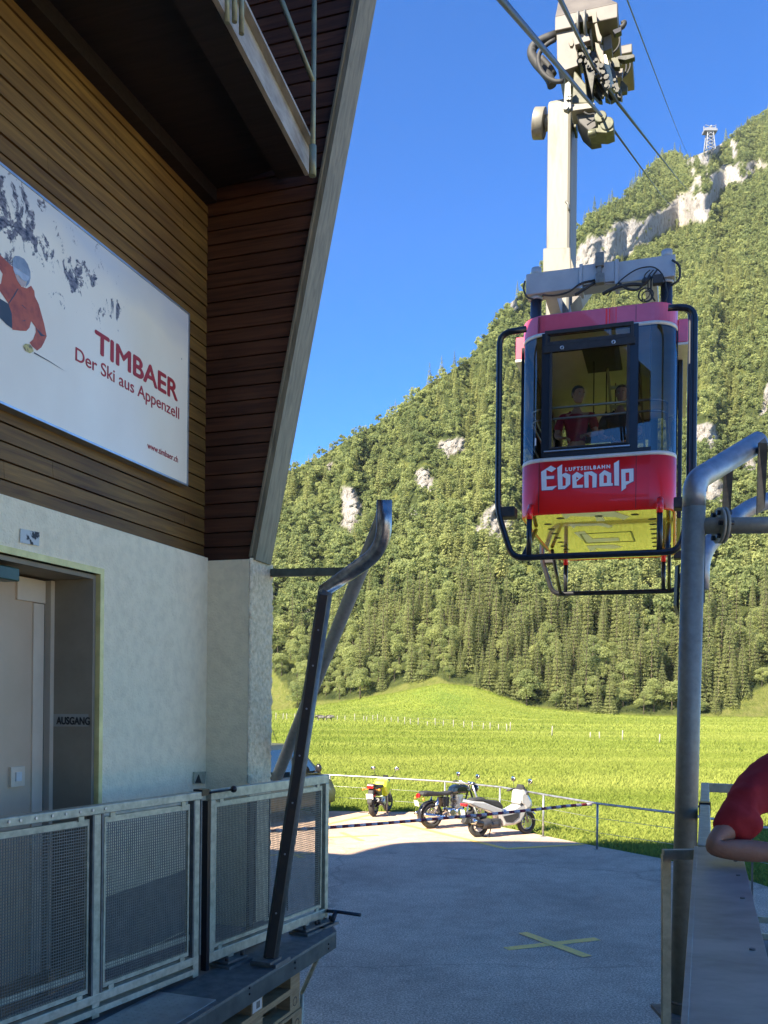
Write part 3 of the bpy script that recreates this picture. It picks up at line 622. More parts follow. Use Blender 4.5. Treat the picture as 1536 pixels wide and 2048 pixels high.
flat('printed_helmet', [zz([(115, 990), (118, 920), (140, 893), (180, 895), (225, 920), (260, 970), (283, 1040), (285, 1100), (270, 1150), (235, 1190), (255, 1110), (245, 1070), (180, 1020)])], M_he, 0.002)
flat('printed_goggles', [zz([(120, 985), (160, 1010), (245, 1070), (275, 1085), (265, 1120), (240, 1130), (205, 1115), (175, 1075), (140, 1060), (125, 1020)])], M_go, 0.0026)
flat('printed_face', [zz([(140, 1065), (175, 1082), (205, 1120), (240, 1132), (240, 1160), (220, 1188), (190, 1165), (160, 1120)])], M_fa, 0.0026)
flat('printed_glove', [zz([(215, 1735), (235, 1710), (275, 1715), (300, 1740), (315, 1780), (280, 1800), (235, 1775)])], M_gl, 0.0026)
flat('printed_pole', [zz([(318, 1788), (460, 1870), (620, 1975), (460, 1878), (316, 1800)])], M_gr, 0.002)
flat('printed_creases', [zz([(165, 1195), (120, 1270), (75, 1335), (85, 1338), (130, 1275), (172, 1200)]), zz([(205, 1345), (240, 1380), (245, 1390), (225, 1372), (203, 1352)]), zz([(280, 1440), (230, 1500), (195, 1500), (240, 1490)]), zz([(330, 1560), (400, 1625), (430, 1640), (380, 1640)])], M_gr, 0.0024)

# ================================================================== LEFT PLATFORM
ZT = 2.51
E0, E1 = G(660, 1862, ZD), G(440, 1995, ZD)
ed = (E1 - E0).normalized(); en = Vector((-ed.y, ed.x, 0));
if en.x < 0: en = -en                       # towards the track
C0 = G(656, 1838, ZD); CE = G(673, 1862, ZD); E9 = CE + ed * 9
LP = thing('platform', 'grey loading platform with dark steel edge channel beside the white wall', 'platform', Vector((CE.x, CE.y, 0)))
fb_ = V * 1.0
inner = S(AF, BW, ZD); far_l = C0 - V * 3.0
m = MB(); dz = Vector((0, 0, -0.012))
poly = [C0 - en * 0.02 + dz, CE - en * 0.30 + dz, E9 - en * 0.30 + dz, S(-6, BW, ZD) + dz, S(AF - .003, BW, ZD) + dz, S(AF - .003, -2.853, ZD) + dz, S(AF + .2, -2.84, ZD) + dz]
m.prism(poly, (0, 0, -0.09)); m.build('deck_plate', M_deck, LP)
m = MB(); m.prism([C0, CE, E9, E9 - en * 0.33, CE - en * 0.33 + ed * 0.15], (0, 0, -0.011)); m.build('edge_sheet', M_galv_dk, LP)
m = MB(); m.prism([CE + Vector((0, 0, -.012)), E9 + Vector((0, 0, -.012)), E9 - en * 0.05 + Vector((0, 0, -.012)), CE - en * 0.05 + Vector((0, 0, -.012))], (0, 0, -0.105))
m.prism([C0 + Vector((0, 0, -.012)), CE + Vector((0, 0, -.012)), CE - en * 0.05 + ed * .02 + Vector((0, 0, -.012)), C0 - en * 0.04 + Vector((0, 0, -.012))], (0, 0, -0.105))
m.build('edge_channel', M_channel, LP, bevel=0.004)
m = MB()
for px, py in ((657, 1888), (657, 1897), (590, 1925), (590, 1936), (499, 1976), (499, 1988)):
    p = on_plane(px, py, CE, en); m.cyl(p, p + en * 0.006, 0.007, seg=10)
m.build('channel_bolt', M_black, LP)
# checker plate strip
k0, k1 = G(425, 1985, ZD + .004), G(250, 2048, ZD + .004)
m = MB(); cp0, cp1 = CE + ed * 1.55 - en * .04, CE + ed * 6 - en * .04
m.prism([cp0, cp1, cp1 - en * .36, cp0 - en * .36 + ed * 0.0], (0, 0, 0.004)); cpo = m.build('checker_plate', M_alu, LP)
m = MB(); rr = random.Random(3)
for i in range(110):
    for j in range(9):
        p = cp0 + ed * (0.03 + i * 0.038) - en * (0.03 + j * 0.037) + Vector((0, 0, .0045)); an = R(45) if (i + j) % 2 else R(-45)
        dvec = (ed * math.cos(an) + en * math.sin(an)) * 0.013; sv = Vector((-dvec.y, dvec.x, 0)).normalized() * 0.0035
        m.add([p - dvec, p - sv, p + dvec, p + sv, p + Vector((0, 0, .002))], [(0, 1, 4), (1, 2, 4), (2, 3, 4), (3, 0, 4)])
pt = m.build('tread_pattern', M_alu, cpo)
# legs under the platform (hold it up)
m = MB()
for s_ in (0.35, 2.6, 5.5):
    p = CE + ed * s_ - en * 0.5; m.box((p.x, p.y, 0.66), (0.12, 0.12, 1.32))
m.build('support_leg', M_channel, LP)
# slanted strut at the platform corner and the T shaped crank
m = MB(); m.tube([W(648, 1888, 6.3), W(604, 1985, 6.6)], 0.016, 10); m.cyl(W(604, 1985, 6.6), G(588, 2020, 0) * 0 + Vector((W(596, 2003, 6.66).x, 6.66, 0.0)), 0.016)
m.build('corner_strut', M_galv, LP)
m = MB(); p0 = W(664, 1843, 6.35); p1 = W(672, 1823, 6.38); m.tube([p0, p1], 0.017, 12)
m.tube([W(654, 1822, 6.40), W(672, 1823, 6.38), W(721, 1830, 6.30)], 0.0125, 12)
tag(m.build('crank_handle', mat('dark_blue_steel', (0.05, 0.06, 0.07), 0.45, 0.5, col2=(0.03, 0.035, 0.04), scale=9), None, p0), 'T shaped dark steel crank handle at the outer corner of the platform', 'crank')

# ------------------------------------------------------------------ left railing with wire mesh
RA = G(0, 1635, ZT); RB = G(653, 1549, ZT); rd = (RB - RA); rd.z = 0; RL = rd.length; rd.normalize(); rn = Vector((rd.y, -rd.x, 0))
def rt(px):
    r = ray(px, 1500); # intersect vertical plane of the railing
    n = rn; return ((Vector((r.x, r.y, 0)) * ((RA.x * n.x + RA.y * n.y) / (r.x * n.x + r.y * n.y))) - Vector((RA.x, RA.y, 0))).dot(rd)
def RP(t, z, o=0.0): return Vector((RA.x, RA.y, 0)) + rd * t + rn * o + Vector((0, 0, z))
def rbar(mb, t0, t1, z0, z1, o0=-0.02, o1=0.02):
    mb.hexa([RP(t0, z0, o0), RP(t1, z0, o0), RP(t1, z0, o1), RP(t0, z0, o1), RP(t0, z1, o0), RP(t1, z1, o0), RP(t1, z1, o1), RP(t0, z1, o1)])
def wire(mb, t0, t1, z0, z1, pitch=0.0145, w=0.0030):
    t = t0 + pitch / 2
    while t < t1: rbar(mb, t - w / 2, t + w / 2, z0, z1, -w / 2, w / 2); t += pitch
    z = z0 + pitch / 2
    while z < z1: rbar(mb, t0, t1, z - w / 2, z + w / 2, w / 2, w * 1.5); z += pitch
M_wire = mat('wire_mesh', (0.24, 0.23, 0.19), 0.55, 0.3, col2=(0.17, 0.165, 0.14), scale=20)
T0 = -1.6; Tp = rt(195); Tg0, Tg1 = rt(396), rt(418); TE = rt(648)
RG = thing('mesh_railing', 'galvanised platform railing with two wire mesh panels in front of the door', 'railing', RP(Tp, ZD))
m = MB(); rbar(m, T0, Tg0 + 0.012, ZT - 0.045, ZT, -0.03, 0.03); m.build('top_rail', M_galv, RG, bevel=0.005)
m = MB()
for px in (10, 33, 64, 97, 124, 153, 178, 203): 
    p = RP(rt(px), ZT - 0.02, 0.0301); m.cyl(p, p + rn * 0.005, 0.007, seg=10)
m.build('rail_bolt', M_alu, RG)
m = MB(); rbar(m, T0, Tg0, 1.665, 1.70, -0.02, 0.0); rbar(m, T0, Tg0, 1.525, 1.57, -0.02, 0.02); m.build('bottom_rail', M_galv, RG, bevel=0.004)
m = MB(); rbar(m, T0, Tg0 - 0.05, 1.475, 1.505, -0.05, 0.03); m.build('toe_rail', M_galv, RG)
for tt in (T0 + 0.02, Tp - 0.035, Tg0 - 0.045):
    m = MB(); rbar(m, tt, tt + 0.05, ZD, ZT - 0.045, -0.025, 0.018); m.build('post', M_galv, RG, bevel=0.004)
    m = MB(); rbar(m, tt - 0.012, tt, 1.57, ZT - 0.046, -0.02, 0.022); rbar(m, tt + .05, tt + .062, 1.57, ZT - 0.046, -0.02, 0.022); m.build('post_flange', M_galv_dk, RG)
def panel(t0, t1, z0, z1, parent):
    m = MB()
    rbar(m, t0, t1, z1 - 0.03, z1, -0.012, 0.008); rbar(m, t0, t1, z0, z0 + 0.022, -0.012, 0.008)
    rbar(m, t0, t0 + 0.012, z0 + .022, z1 - .03, -0.012, 0.008); rbar(m, t1 - 0.012, t1, z0 + .022, z1 - .03, -0.012, 0.008)
    fr = m.build('panel_frame', M_galv, parent)
    m = MB(); wire(m, t0 + 0.012, t1 - 0.012, z0 + 0.022, z1 - 0.03); m.build('wire_mesh', M_wire, fr)
    m = MB()
    for tt in (t0 + 0.05, t1 - 0.06):
        for z in (z1 - 0.005, z0 - 0.02): rbar(m, tt - .018, tt + .018, z, z + 0.026, 0.009, 0.016)
    m.build('clip', M_galv, fr)
panel(T0 + 0.09, Tp - 0.055, 1.585, ZT - 0.065, RG)
panel(Tp + 0.045, Tg0 - 0.075, 1.585, ZT - 0.065, RG)
GT = thing('mesh_gate', 'galvanised wire mesh gate closing the end of the platform', 'gate', RP(Tg1, ZD))
m = MB(); rbar(m, Tg1, TE + .045, ZT - 0.06, ZT, -0.02, 0.02); rbar(m, Tg1, TE + .045, 1.50, 1.56, -0.02, 0.02)
rbar(m, Tg1, Tg1 + 0.045, 1.56, ZT - 0.06, -0.02, 0.02); rbar(m, TE, TE + 0.045, 1.49, ZT - 0.06, -0.02, 0.02); m.build('gate_frame', M_galv, GT, bevel=0.004)
m = MB(); rbar(m, Tg1 - 0.03, Tg1 - 0.004, 1.46, ZT - .06, -0.02, 0.02); m.build('hinge_strip', M_black, GT)
Tm = rt(525)
m = MB(); rbar(m, Tm - 0.02, Tm + 0.02, 1.56, ZT - .1, -0.10, -0.075); m.build('middle_post', M_galv_dk, GT)
panel(Tg1 + 0.055, TE - 0.03, 1.575, ZT - 0.075, GT)
m = MB(); rbar(m, TE - 0.03, TE - 0.002, 1.46, ZT - .07, -0.05, -0.02); m.build('end_post', M_galv_dk, GT)
for px in (463, 615, 643):
    tt = rt(px); ft = MB(); rbar(ft, tt - .03, tt + .03, ZD + 0.035, 1.50, -0.03, 0.012); f_ = ft.build('foot', M_galv, GT)
    m = MB(); rbar(m, tt - .13, tt + .10, ZD, ZD + 0.016, -0.05, 0.10); rbar(m, tt - .11, tt + .08, ZD + .022, ZD + 0.036, -0.05, 0.075)
    m.build('foot_plate', M_galv_dk, f_)
    m = MB()
    for q_ in (-.09, .06): p = RP(tt + q_, ZD + .036, 0.05); m.cyl(p, p + Vector((0, 0, .025)), 0.012, seg=6)
    m.build('foot_bolt', M_rust, f_)
m = MB(); tl = rt(403); rbar(m, tl - .03, tl + .035, ZT - 0.025, ZT + 0.012, -0.032, 0.034); lt = m.build('latch', M_black, GT)
m = MB(); p = RP(tl + .03, ZT - .012, 0.03); q = RP(rt(452), ZT - 0.005, 0.06); m.cyl(p, q, 0.0065); m.sphere(q, 0.021); m.build('latch_knob', M_black, GT)
m = MB()
for px in (535, 563, 600): 
    tt = rt(px); m.cyl(RP(tt, 1.6, -.09), RP(tt, ZT - .1, -.09), 0.007, seg=8)
m.build('gate_bar', M_galv_dk, GT)
# dark end plate behind the gate
m = MB(); m.hexa([W(524, 1562, 6.9), W(580, 1553, 6.9), W(580, 1553, 6.95), W(524, 1562, 6.95), W(524, 1545, 6.9), W(580, 1544, 6.9), W(580, 1544, 6.95), W(524, 1545, 6.95)])
tag(m.build('bracket_beam', M_channel, None, W(550, 1553, 6.9)), 'dark horizontal steel bracket behind the mesh gate at the foot of the diagonal pipe', 'bracket')

# ------------------------------------------------------------------ left guide frame
GF = thing('guide_frame', 'leaning bent steel guide pipe with dark strip standing on the left platform edge', 'guide frame', G(545, 1925, ZD))
b0 = G(541, 1925, ZD); b0 = b0 + Vector((0, 0, .02)); db = b0.y
k1_ = W(651, 1180, db + 0.15); k2_ = W(768, 1098, db - 0.05); k3_ = W(769, 1000, db - 0.1)
m = MB(); m.tube([b0, k1_], 0.046, 20); m.build('leaning_post', M_galv_dk, GF)
m = MB(); m.tube([k1_ - (k1_ - b0).normalized() * 0.02] + fillet([k1_, k2_, k3_], 0.30, 9), 0.046, 20); m.build('bent_pipe', mat('shiny_bent_pipe', (0.42, 0.41, 0.40), 0.32, 0.85, col2=(0.20, 0.21, 0.22), scale=20), GF)
ax = (k1_ - b0).normalized(); tocam = Vector((-0.05, -1, 0.0)); tocam = (tocam - ax * tocam.dot(ax)).normalized(); sd_ = ax.cross(tocam)
m = MB()
c0_, c1_ = b0 + tocam * 0.043 + ax * 0.02, k1_ + tocam * 0.043 - ax * 0.04
m.hexa([c0_ - sd_ * .030 - tocam * .02, c0_ + sd_ * .030 - tocam * .02, c0_ + sd_ * .025 + tocam * .012, c0_ - sd_ * .025 + tocam * .012,
        c1_ - sd_ * .030 - tocam * .02, c1_ + sd_ * .030 - tocam * .02, c1_ + sd_ * .025 + tocam * .012, c1_ - sd_ * .025 + tocam * .012])
st = m.build('wear_strip', M_rust, GF)
m = MB(); Ls = (c1_ - c0_).length
for f_ in (0.12, 0.28, 0.42, 0.55, 0.68, 0.8, 0.9): 
    p = c0_ + (c1_ - c0_) * f_ + tocam * 0.013; m.cyl(p, p + tocam * 0.004, 0.006, seg=8)
m.build('strip_bolt', M_alu, st)
m = MB(); m.box(b0 + Vector((0, 0, -.010)), (0.20, 0.17, 0.02), (ed, en, Vector((0, 0, 1)))); m.box(b0 + Vector((-.02, -.04, .008)), (0.15, 0.13, 0.015), (ed, en, Vector((0, 0, 1)))); m.build('base_plate', M_galv_dk, GF)
d0, d1 = W(553, 1556, 6.92), W(763, 1040, db + 0.0)
m = MB(); m.tube([d0, d1, W(769, 1015, db - .06)], 0.044, 18); m.build('diagonal_pipe', mat('matt_zinc_pipe', (0.46, 0.44, 0.41), 0.55, 0.3, col2=(0.34, 0.33, 0.31), scale=30), GF)
m = MB(); m.prism([W(742, 1062, db + .02), W(768, 1020, db - .06), W(764, 1004, db - .08)], (0, 0.012, 0)); m.build('gusset', M_galv_dk, GF)
m = MB(); e0_ = on_plane(540, 1146, V * -2.86, V); e1_ = W(700, 1143, 6.35); m.bar(e0_, e1_, 0.05, 0.055); m.build('wall_strut', mat('mossy_bar', (0.14, 0.16, 0.13), 0.6, 0.3, col2=(0.08, 0.09, 0.07), scale=14), GF)

# ------------------------------------------------------------------ pallets under the platform
pd = ed.copy(); pn = en.copy()
pc = W(603, 1965, 5.95); pc.z = 0                     # near outer corner on the ground
def pallet_mesh(pallet_root):
    pass
PX, PY, PZ = pd, -pn, Vector((0, 0, 1))               # long side runs along the platform edge
def pbox(mb, x0, x1, y0, y1, z0, z1, base):
    f = lambda x, y, z: base + PX * x + PY * y + PZ * z
    mb.hexa([f(x0, y0, z0), f(x1, y0, z0), f(x1, y1, z0), f(x0, y1, z0), f(x0, y0, z1), f(x1, y0, z1), f(x1, y1, z1), f(x0, y1, z1)])
places = ['lowest of the stack on the asphalt', 'second from the ground', 'third from the ground', 'fourth from the ground', 'fifth from the ground', 'sixth from the ground, near the bottom edge of the photo', 'third from the top, ring mark on its corner block', 'second from the top, ring mark on its corner block', 'topmost, with a white label, right under the steel edge']
for i in range(9):
    base = pc + Vector((0, 0, 0.144 * i)) + PX * (0.01 * ((i * 7) % 3 - 1)) + PY * 0.006 * ((i * 5) % 3)
    PT = thing('pallet', 'wooden pallet under the platform, ' + places[i], 'pallet', base, 0, 'pallets stacked under the platform')
    m = MB()
    for y in (0, 0.175, 0.33, 0.48, 0.655):
        wd = 0.145 if y in (0, 0.655) else 0.10
        pbox(m, 0, 1.2, y, y + wd, 0.122, 0.143, base)
    m.build('top_board', M_pallet, PT)
    m = MB()
    for x in (0, 0.5275, 1.055): pbox(m, x, x + 0.145, 0, 0.8, 0.100, 0.1215, base)
    m.build('cross_board', M_pallet, PT)
    m = MB()
    for x in (0, 0.5275, 1.055):
        for y in (0, 0.35, 0.70): pbox(m, x + .002, x + 0.143, y + .001, y + 0.099, 0.022, 0.0995, base)
    m.build('block', M_pallet, PT)
    m = MB()
    for y in (0, 0.35, 0.70): pbox(m, 0.001, 1.199, y, y + 0.10, 0, 0.0215, base)
    m.build('bottom_board', M_pallet, PT)
    if i in (6, 7):
        m = MB(); m.torus(base + PX * .072 - PY * .0005 + PZ * .062, PY, 0.028, 0.0028, 26, 6, 0.3); m.build('ring_mark', M_textblk, PT)
    if i == 8:
        m = MB(); pbox(m, 0.545, 0.66, -0.0015, 0.0, 0.03, 0.095, base); m.build('paper_label', M_white, PT)
        m = MB()
        pbox(m, 0.57, 0.615, -0.0025, -0.0015, 0.045, 0.085, base); m.build('label_print', M_galv_dk, PT)

# ================================================================== RIGHT PLATFORM
k0_, k1_r = G(1392, 1693, ZT), G(1369, 2048, ZT); hd = (k0_ - k1_r); hd.z = 0; hd.normalize(); hn = Vector((hd.y, -hd.x, 0))
def HP(t, o, z): return Vector((k0_.x, k0_.y, 0)) + hd * t + hn * o + Vector((0, 0, z))
def hbox(mb, t0, t1, o0, o1, z0, z1):
    mb.hexa([HP(t0, o0, z0), HP(t0, o1, z0), HP(t1, o1, z0), HP(t1, o0, z0), HP(t0, o0, z1), HP(t0, o1, z1), HP(t1, o1, z1), HP(t1, o0, z1)])
RPf = thing('platform', 'loading platform deck under the leaning person on the right side of the track', 'platform', HP(0, 0, 0))
m = MB(); hbox(m, -5.5, 3.02, 0.0, 3.4, ZD - 0.1, ZD); m.build('deck_plate', M_deck, RPf)
m = MB(); hbox(m, -5.5, 3.06, -0.05, -0.002, ZD - 0.14, ZD + 0.002); hbox(m, 3.022, 3.07, 0.0, 3.4, ZD - 0.14, ZD + 0.002); m.build('edge_channel', M_channel, RPf)
m = MB()
for t in (-4.5, -1.5, 2.4):
    for o_ in (0.3, 3.1): hbox(m, t, t + .12, o_, o_ + .12, 0, ZD - .1)
m.build('support_leg', M_channel, RPf)
HR = thing('handrail', 'wide grey sheet metal handrail board in the right foreground, elbow resting on it', 'railing', HP(0, 0.08, ZD))
m = MB(); hbox(m, -5.5, 0.0, 0.0, 0.158, ZT - 0.05, ZT); hbox(m, -5.5, 0.0, -0.006, 0.006, ZT + 0.0, ZT + 0.002)
m.build('rail_board', mat('brushed_zinc_top', (0.42, 0.39, 0.33), 0.42, 0.3, col2=(0.24, 0.225, 0.19), scale=5, stretch=(1, 1.6, 1), ramp=(0.35, 0.7), bump=0.05), HR, bevel=0.01)
m = MB()
for t in (-0.35, -1.35, -2.35, -3.6, -5.0): hbox(m, t, t + 0.05, 0.06, 0.11, ZD, ZT - .05)
m.build('post', M_galv, HR)
m = MB()
for t in (-0.28, -0.55, -0.9, -1.45): p = HP(t, 0.13, ZT); m.cyl(p, p + Vector((0, 0, .003)), 0.007, seg=8)
m.build('rail_bolt', M_galv_dk, HR)
m = MB(); hbox(m, -5.5, -0.02, 0.075, 0.095, 1.62, 1.66); m.build('knee_rail', M_galv, HR)
m = MB()
t = -5.3
while t < -0.1: hbox(m, t, t + .012, .079, .091, 1.66, ZT - .05); t += 0.13
m.build('baluster', M_galv_dk, HR)
# thin side bracket hanging from the rail end
SBk = thing('guard_bracket', 'dark angular flat bar bracket reaching out from the handrail end', 'bracket', W(1333, 2048, 3.35))
m = MB(); dq = 3.33
m.bar(W(1391, 1708, dq), W(1326, 1709, dq), 0.03, 0.036); m.build('top_bar', M_galv, SBk)
m = MB(); m.bar(W(1332, 1709, dq), W(1332, 2060, dq), 0.03, 0.026, (0, 1, 0)); pz = W(1332, 2060, dq); m.bar(pz, Vector((pz.x, pz.y, ZD - 0.08)), 0.03, 0.026, (0, 1, 0)); m.bar(Vector((pz.x, pz.y, ZD - .06)), HP(-0.1, 0.0, ZD - .06), 0.03, 0.03); m.build('upright', M_galv, SBk)
# gate rail beyond, and the end railing
t0g = 0.02; ge = G(1410, 1565, ZT)
fd = Vector((ge.x, ge.y, 0)) - HP(0.05, 0.03, 0); fl = fd.length; fd.normalize(); fn = Vector((fd.y, -fd.x, 0))
def FP(t, o, z): return HP(0.05, 0.03, 0) + fd * t + fn * o + Vector((0, 0, z))
def fbox(mb, t0, t1, o0, o1, z0, z1):
    mb.hexa([FP(t0, o0, z0), FP(t0, o1, z0), FP(t1, o1, z0), FP(t1, o0, z0), FP(t0, o0, z1), FP(t0, o1, z1), FP(t1, o1, z1), FP(t1, o0, z1)])
GR = thing('end_railing', 'galvanised gate and end railing beyond the round post on the right platform', 'railing', FP(0, 0, ZD))
m = MB(); fbox(m, 0, fl, -0.025, 0.025, ZT - .05, ZT); fbox(m, fl - .05, fl, .025, 2.8, ZT - .06, ZT - .002); m.build('top_rail', M_galv, GR, bevel=0.004)
m = MB(); fbox(m, 0, .05, -.025, .025, ZD, ZT - .05); fbox(m, fl - .05, fl, -.025, .025, ZD, ZT - .05); fbox(m, fl - .05, fl, 2.75, 2.8, ZD, ZT - .06); fbox(m, 1.2, 1.25, -.025, .025, ZD, ZT - .05); m.build('post', M_galv, GR)
m = MB(); fbox(m, 0.05, fl - .05, -.02, .02, 1.60, 1.64); fbox(m, fl - .045, fl - .01, .03, 2.75, 1.60, 1.64); fbox(m, fl - .045, fl - .01, .03, 2.75, 1.50, 1.53); m.build('bottom_rail', M_galv, GR)
m = MB(); o_ = 0.14
while o_ < 2.7: fbox(m, fl - .035, fl - .022, o_, o_ + .012, 1.64, ZT - .06); o_ += 0.155
m.build('baluster', M_galv_dk, GR)
lk = G(1392, 1607, ZT).dot(fd) - FP(0, 0, 0).dot(fd)
m = MB(); fbox(m, lk - .035, lk + .035, -.03, .03, ZT - .06, ZT + .010); m.build('latch', M_black, GR)
m = MB(); p = FP(lk, -.03, ZT - .015); q = W(1358, 1609, p.y); m.cyl(p, q, 0.006); m.sphere(q, 0.02); m.build('latch_knob', M_black, GR)

# ------------------------------------------------------------------ right guide frame: round post, bent top, cross pipe
PDp = 4.6
PF = thing('guide_frame', 'round galvanised post bending right at the top with bolted cross pipe', 'guide frame', G(1362, 2030, ZD))
pb = W(1362, 2030, PDp); pt_ = W(1388, 1010, PDp)
M_post = mat('mottled_zinc_post', (0.36, 0.335, 0.255), 0.5, 0.25, col2=(0.25, 0.235, 0.18), scale=26, ramp=(0.3, 0.7))
m = MB(); m.tube([pb, pt_], 0.057, 28); m.build('round_post', M_post, PF)
m = MB(); m.tube([W(1362, 2000, PDp), W(1361.8, 2006, PDp)], 0.0578, 28); m.box((pb.x, pb.y, ZD + .01), (0.24, 0.24, 0.02)); m.build('base_plate', M_galv_dk, PF)
tp = fillet([W(1387.9, 1014, PDp), W(1389, 962, PDp), W(1517, 884, PDp + 0.25)], 0.32, 12)
M_zinc_lt = mat('bright_zinc_bend', (0.42, 0.44, 0.47), 0.45, 0.6, col2=(0.30, 0.32, 0.34), scale=18)
m = MB(); m.tube(tp, 0.0578, 28); m.tube([tp[-1], tp[-1] + (tp[-1] - tp[-2]).normalized() * .012], [0.05, 0.03], 20); m.build('bent_pipe', M_zinc_lt, PF)
m = MB(); m.tube([W(1386, 1052, PDp), W(1560, 1050, PDp), W(2100, 1049, PDp)], 0.042, 20); cpipe = m.build('cross_pipe', M_post, PF)
m = MB()
for x in (1438, 1446): m.tube([W(x - 3, 1051, PDp), W(x + 3, 1051, PDp)], 0.092, 20)
fl_ = m.build('flange', M_post, cpipe)
m = MB()
for an in range(0, 360, 60):
    o_ = Vector((0, math.cos(R(an)) * .068, math.sin(R(an)) * .068)); m.cyl(W(1428, 1051, PDp) + o_, W(1457, 1051, PDp) + o_, 0.013, seg=6)
m.build('flange_bolt', M_black, cpipe)
m = MB(); m.tube(fillet([W(1400, 1180, PDp + .55), W(1402, 1105, PDp + .55), W(1500, 1005, PDp + .7), W(1640, 985, PDp + .7)], 0.2, 8), 0.05, 20); m.build('rear_pipe', M_zinc_lt, PF)
m = MB()
for x0, y0, y1, yb in ((1449, 930, 1038, 1030), (1518, 885, 1030, 1015)):
    m.prism([W(x0, y0, PDp + .1), W(x0 + 12, y0 - 10, PDp + .1), W(x0 + 18, y0 + 2, PDp + .1), W(x0 + 12, yb, PDp + .45), W(x0 - 4, y1, PDp + .45)], (0, .014, 0))
    m.prism([W(x0 + 8, y0 + 2, PDp + .11), W(x0 + 17, y0 + 2, PDp + .11), W(x0 + 11, yb, PDp + .46), W(x0 + 4, yb + 6, PDp + .46)], (0, .05, 0))
m.build('link_plate', M_galv_dk, PF)
m = MB()
m.prism([W(1397, 968, PDp + .12), W(1411, 980, PDp + .12), W(1410, 1205, PDp + .12), W(1399, 1212, PDp + .12), W(1394, 1205, PDp + .12)], (0, .02, 0))
m.prism([W(1396, 1236, PDp + .08), W(1404, 1240, PDp + .08), W(1404, 1262, PDp + .08), W(1396, 1264, PDp + .08)], (0, .05, 0))
m.prism([W(1356, 1130, PDp + .05), W(1360, 1128, PDp + .05), W(1358, 1230, PDp + .05), W(1353, 1210, PDp + .05)], (0, .05, 0))
m.build('rubbing_plate', M_channel, PF)

# ================================================================== PEOPLE
def skin_obj(name, joints, edges, m, parent, root=0, sub=2, smooth=True):
    me = bpy.data.meshes.new(name); org = ORG.get(parent.name, Vector()) if parent else Vector()
    me.from_pydata([Vector(j[0]) - org for j in joints], edges, []); me.materials.append(m)
    o = bpy.data.objects.new(name, me); COL.objects.link(o)
    if parent: o.parent = parent; ORG[o.name] = org
    if not me.skin_vertices: 
        bm = bmesh.new(); bm.from_mesh(me); bm.verts.layers.skin.verify(); bm.to_mesh(me); bm.free()
    for i, sv in enumerate(me.skin_vertices[0].data):
        r = joints[i][1]; sv.radius = (r, r) if not isinstance(r, tuple) else r; sv.use_root = (i == root)
    sk_ = o.modifiers.new('skin', 'SKIN'); sk_.use_smooth_shade = True; sk_.branch_smoothing = 0.6
    ss = o.modifiers.new('subsurf', 'SUBSURF'); ss.levels = sub; ss.render_levels = sub
    return o
def hand(parent, wrist, direction, palm_n, m, s=1.0):
    d = Vector(direction).normalized(); n = Vector(palm_n); n = (n - d * n.dot(d)).normalized(); x = d.cross(n)
    J = [(wrist, .026 * s), (wrist + d * .05 * s, (.036 * s, .018 * s)), (wrist + d * .085 * s, (.040 * s, .016 * s))]; E = [(0, 1), (1, 2)]
    skin_obj('palm', J, E, m, parent, 0, 1)
    fg = [(-.028, .070, .85), (-.010, .080, 1), (.009, .076, .95), (.027, .060, .75)]
    for off, ln, k in fg:
        b = wrist + d * .085 * s + x * off * s; q = b + (d * .5 + n * .10) * ln * s; r2 = q + (d * .25 + n * .35) * ln * s; r3 = r2 + (d * .0 + n * .30) * ln * s
        skin_obj('finger', [(b - d * .02 * s, .009 * s), (b, .0092 * s), (q, .0085 * s), (r2, .0078 * s), (r3, .006 * s)], [(0, 1), (1, 2), (2, 3), (3, 4)], m, parent, 0, 1)
    b = wrist + d * .03 * s - x * .03 * s; q = b + (d * .3 - x * .45 + n * .2) * .05 * s; r2 = q + (d * .6 - x * .1 + n * .3) * .045 * s
    skin_obj('thumb', [(b + x * .01 * s, .012 * s), (b, .012 * s), (q, .010 * s), (r2, .008 * s)], [(0, 1), (1, 2), (2, 3)], m, parent, 0, 1)
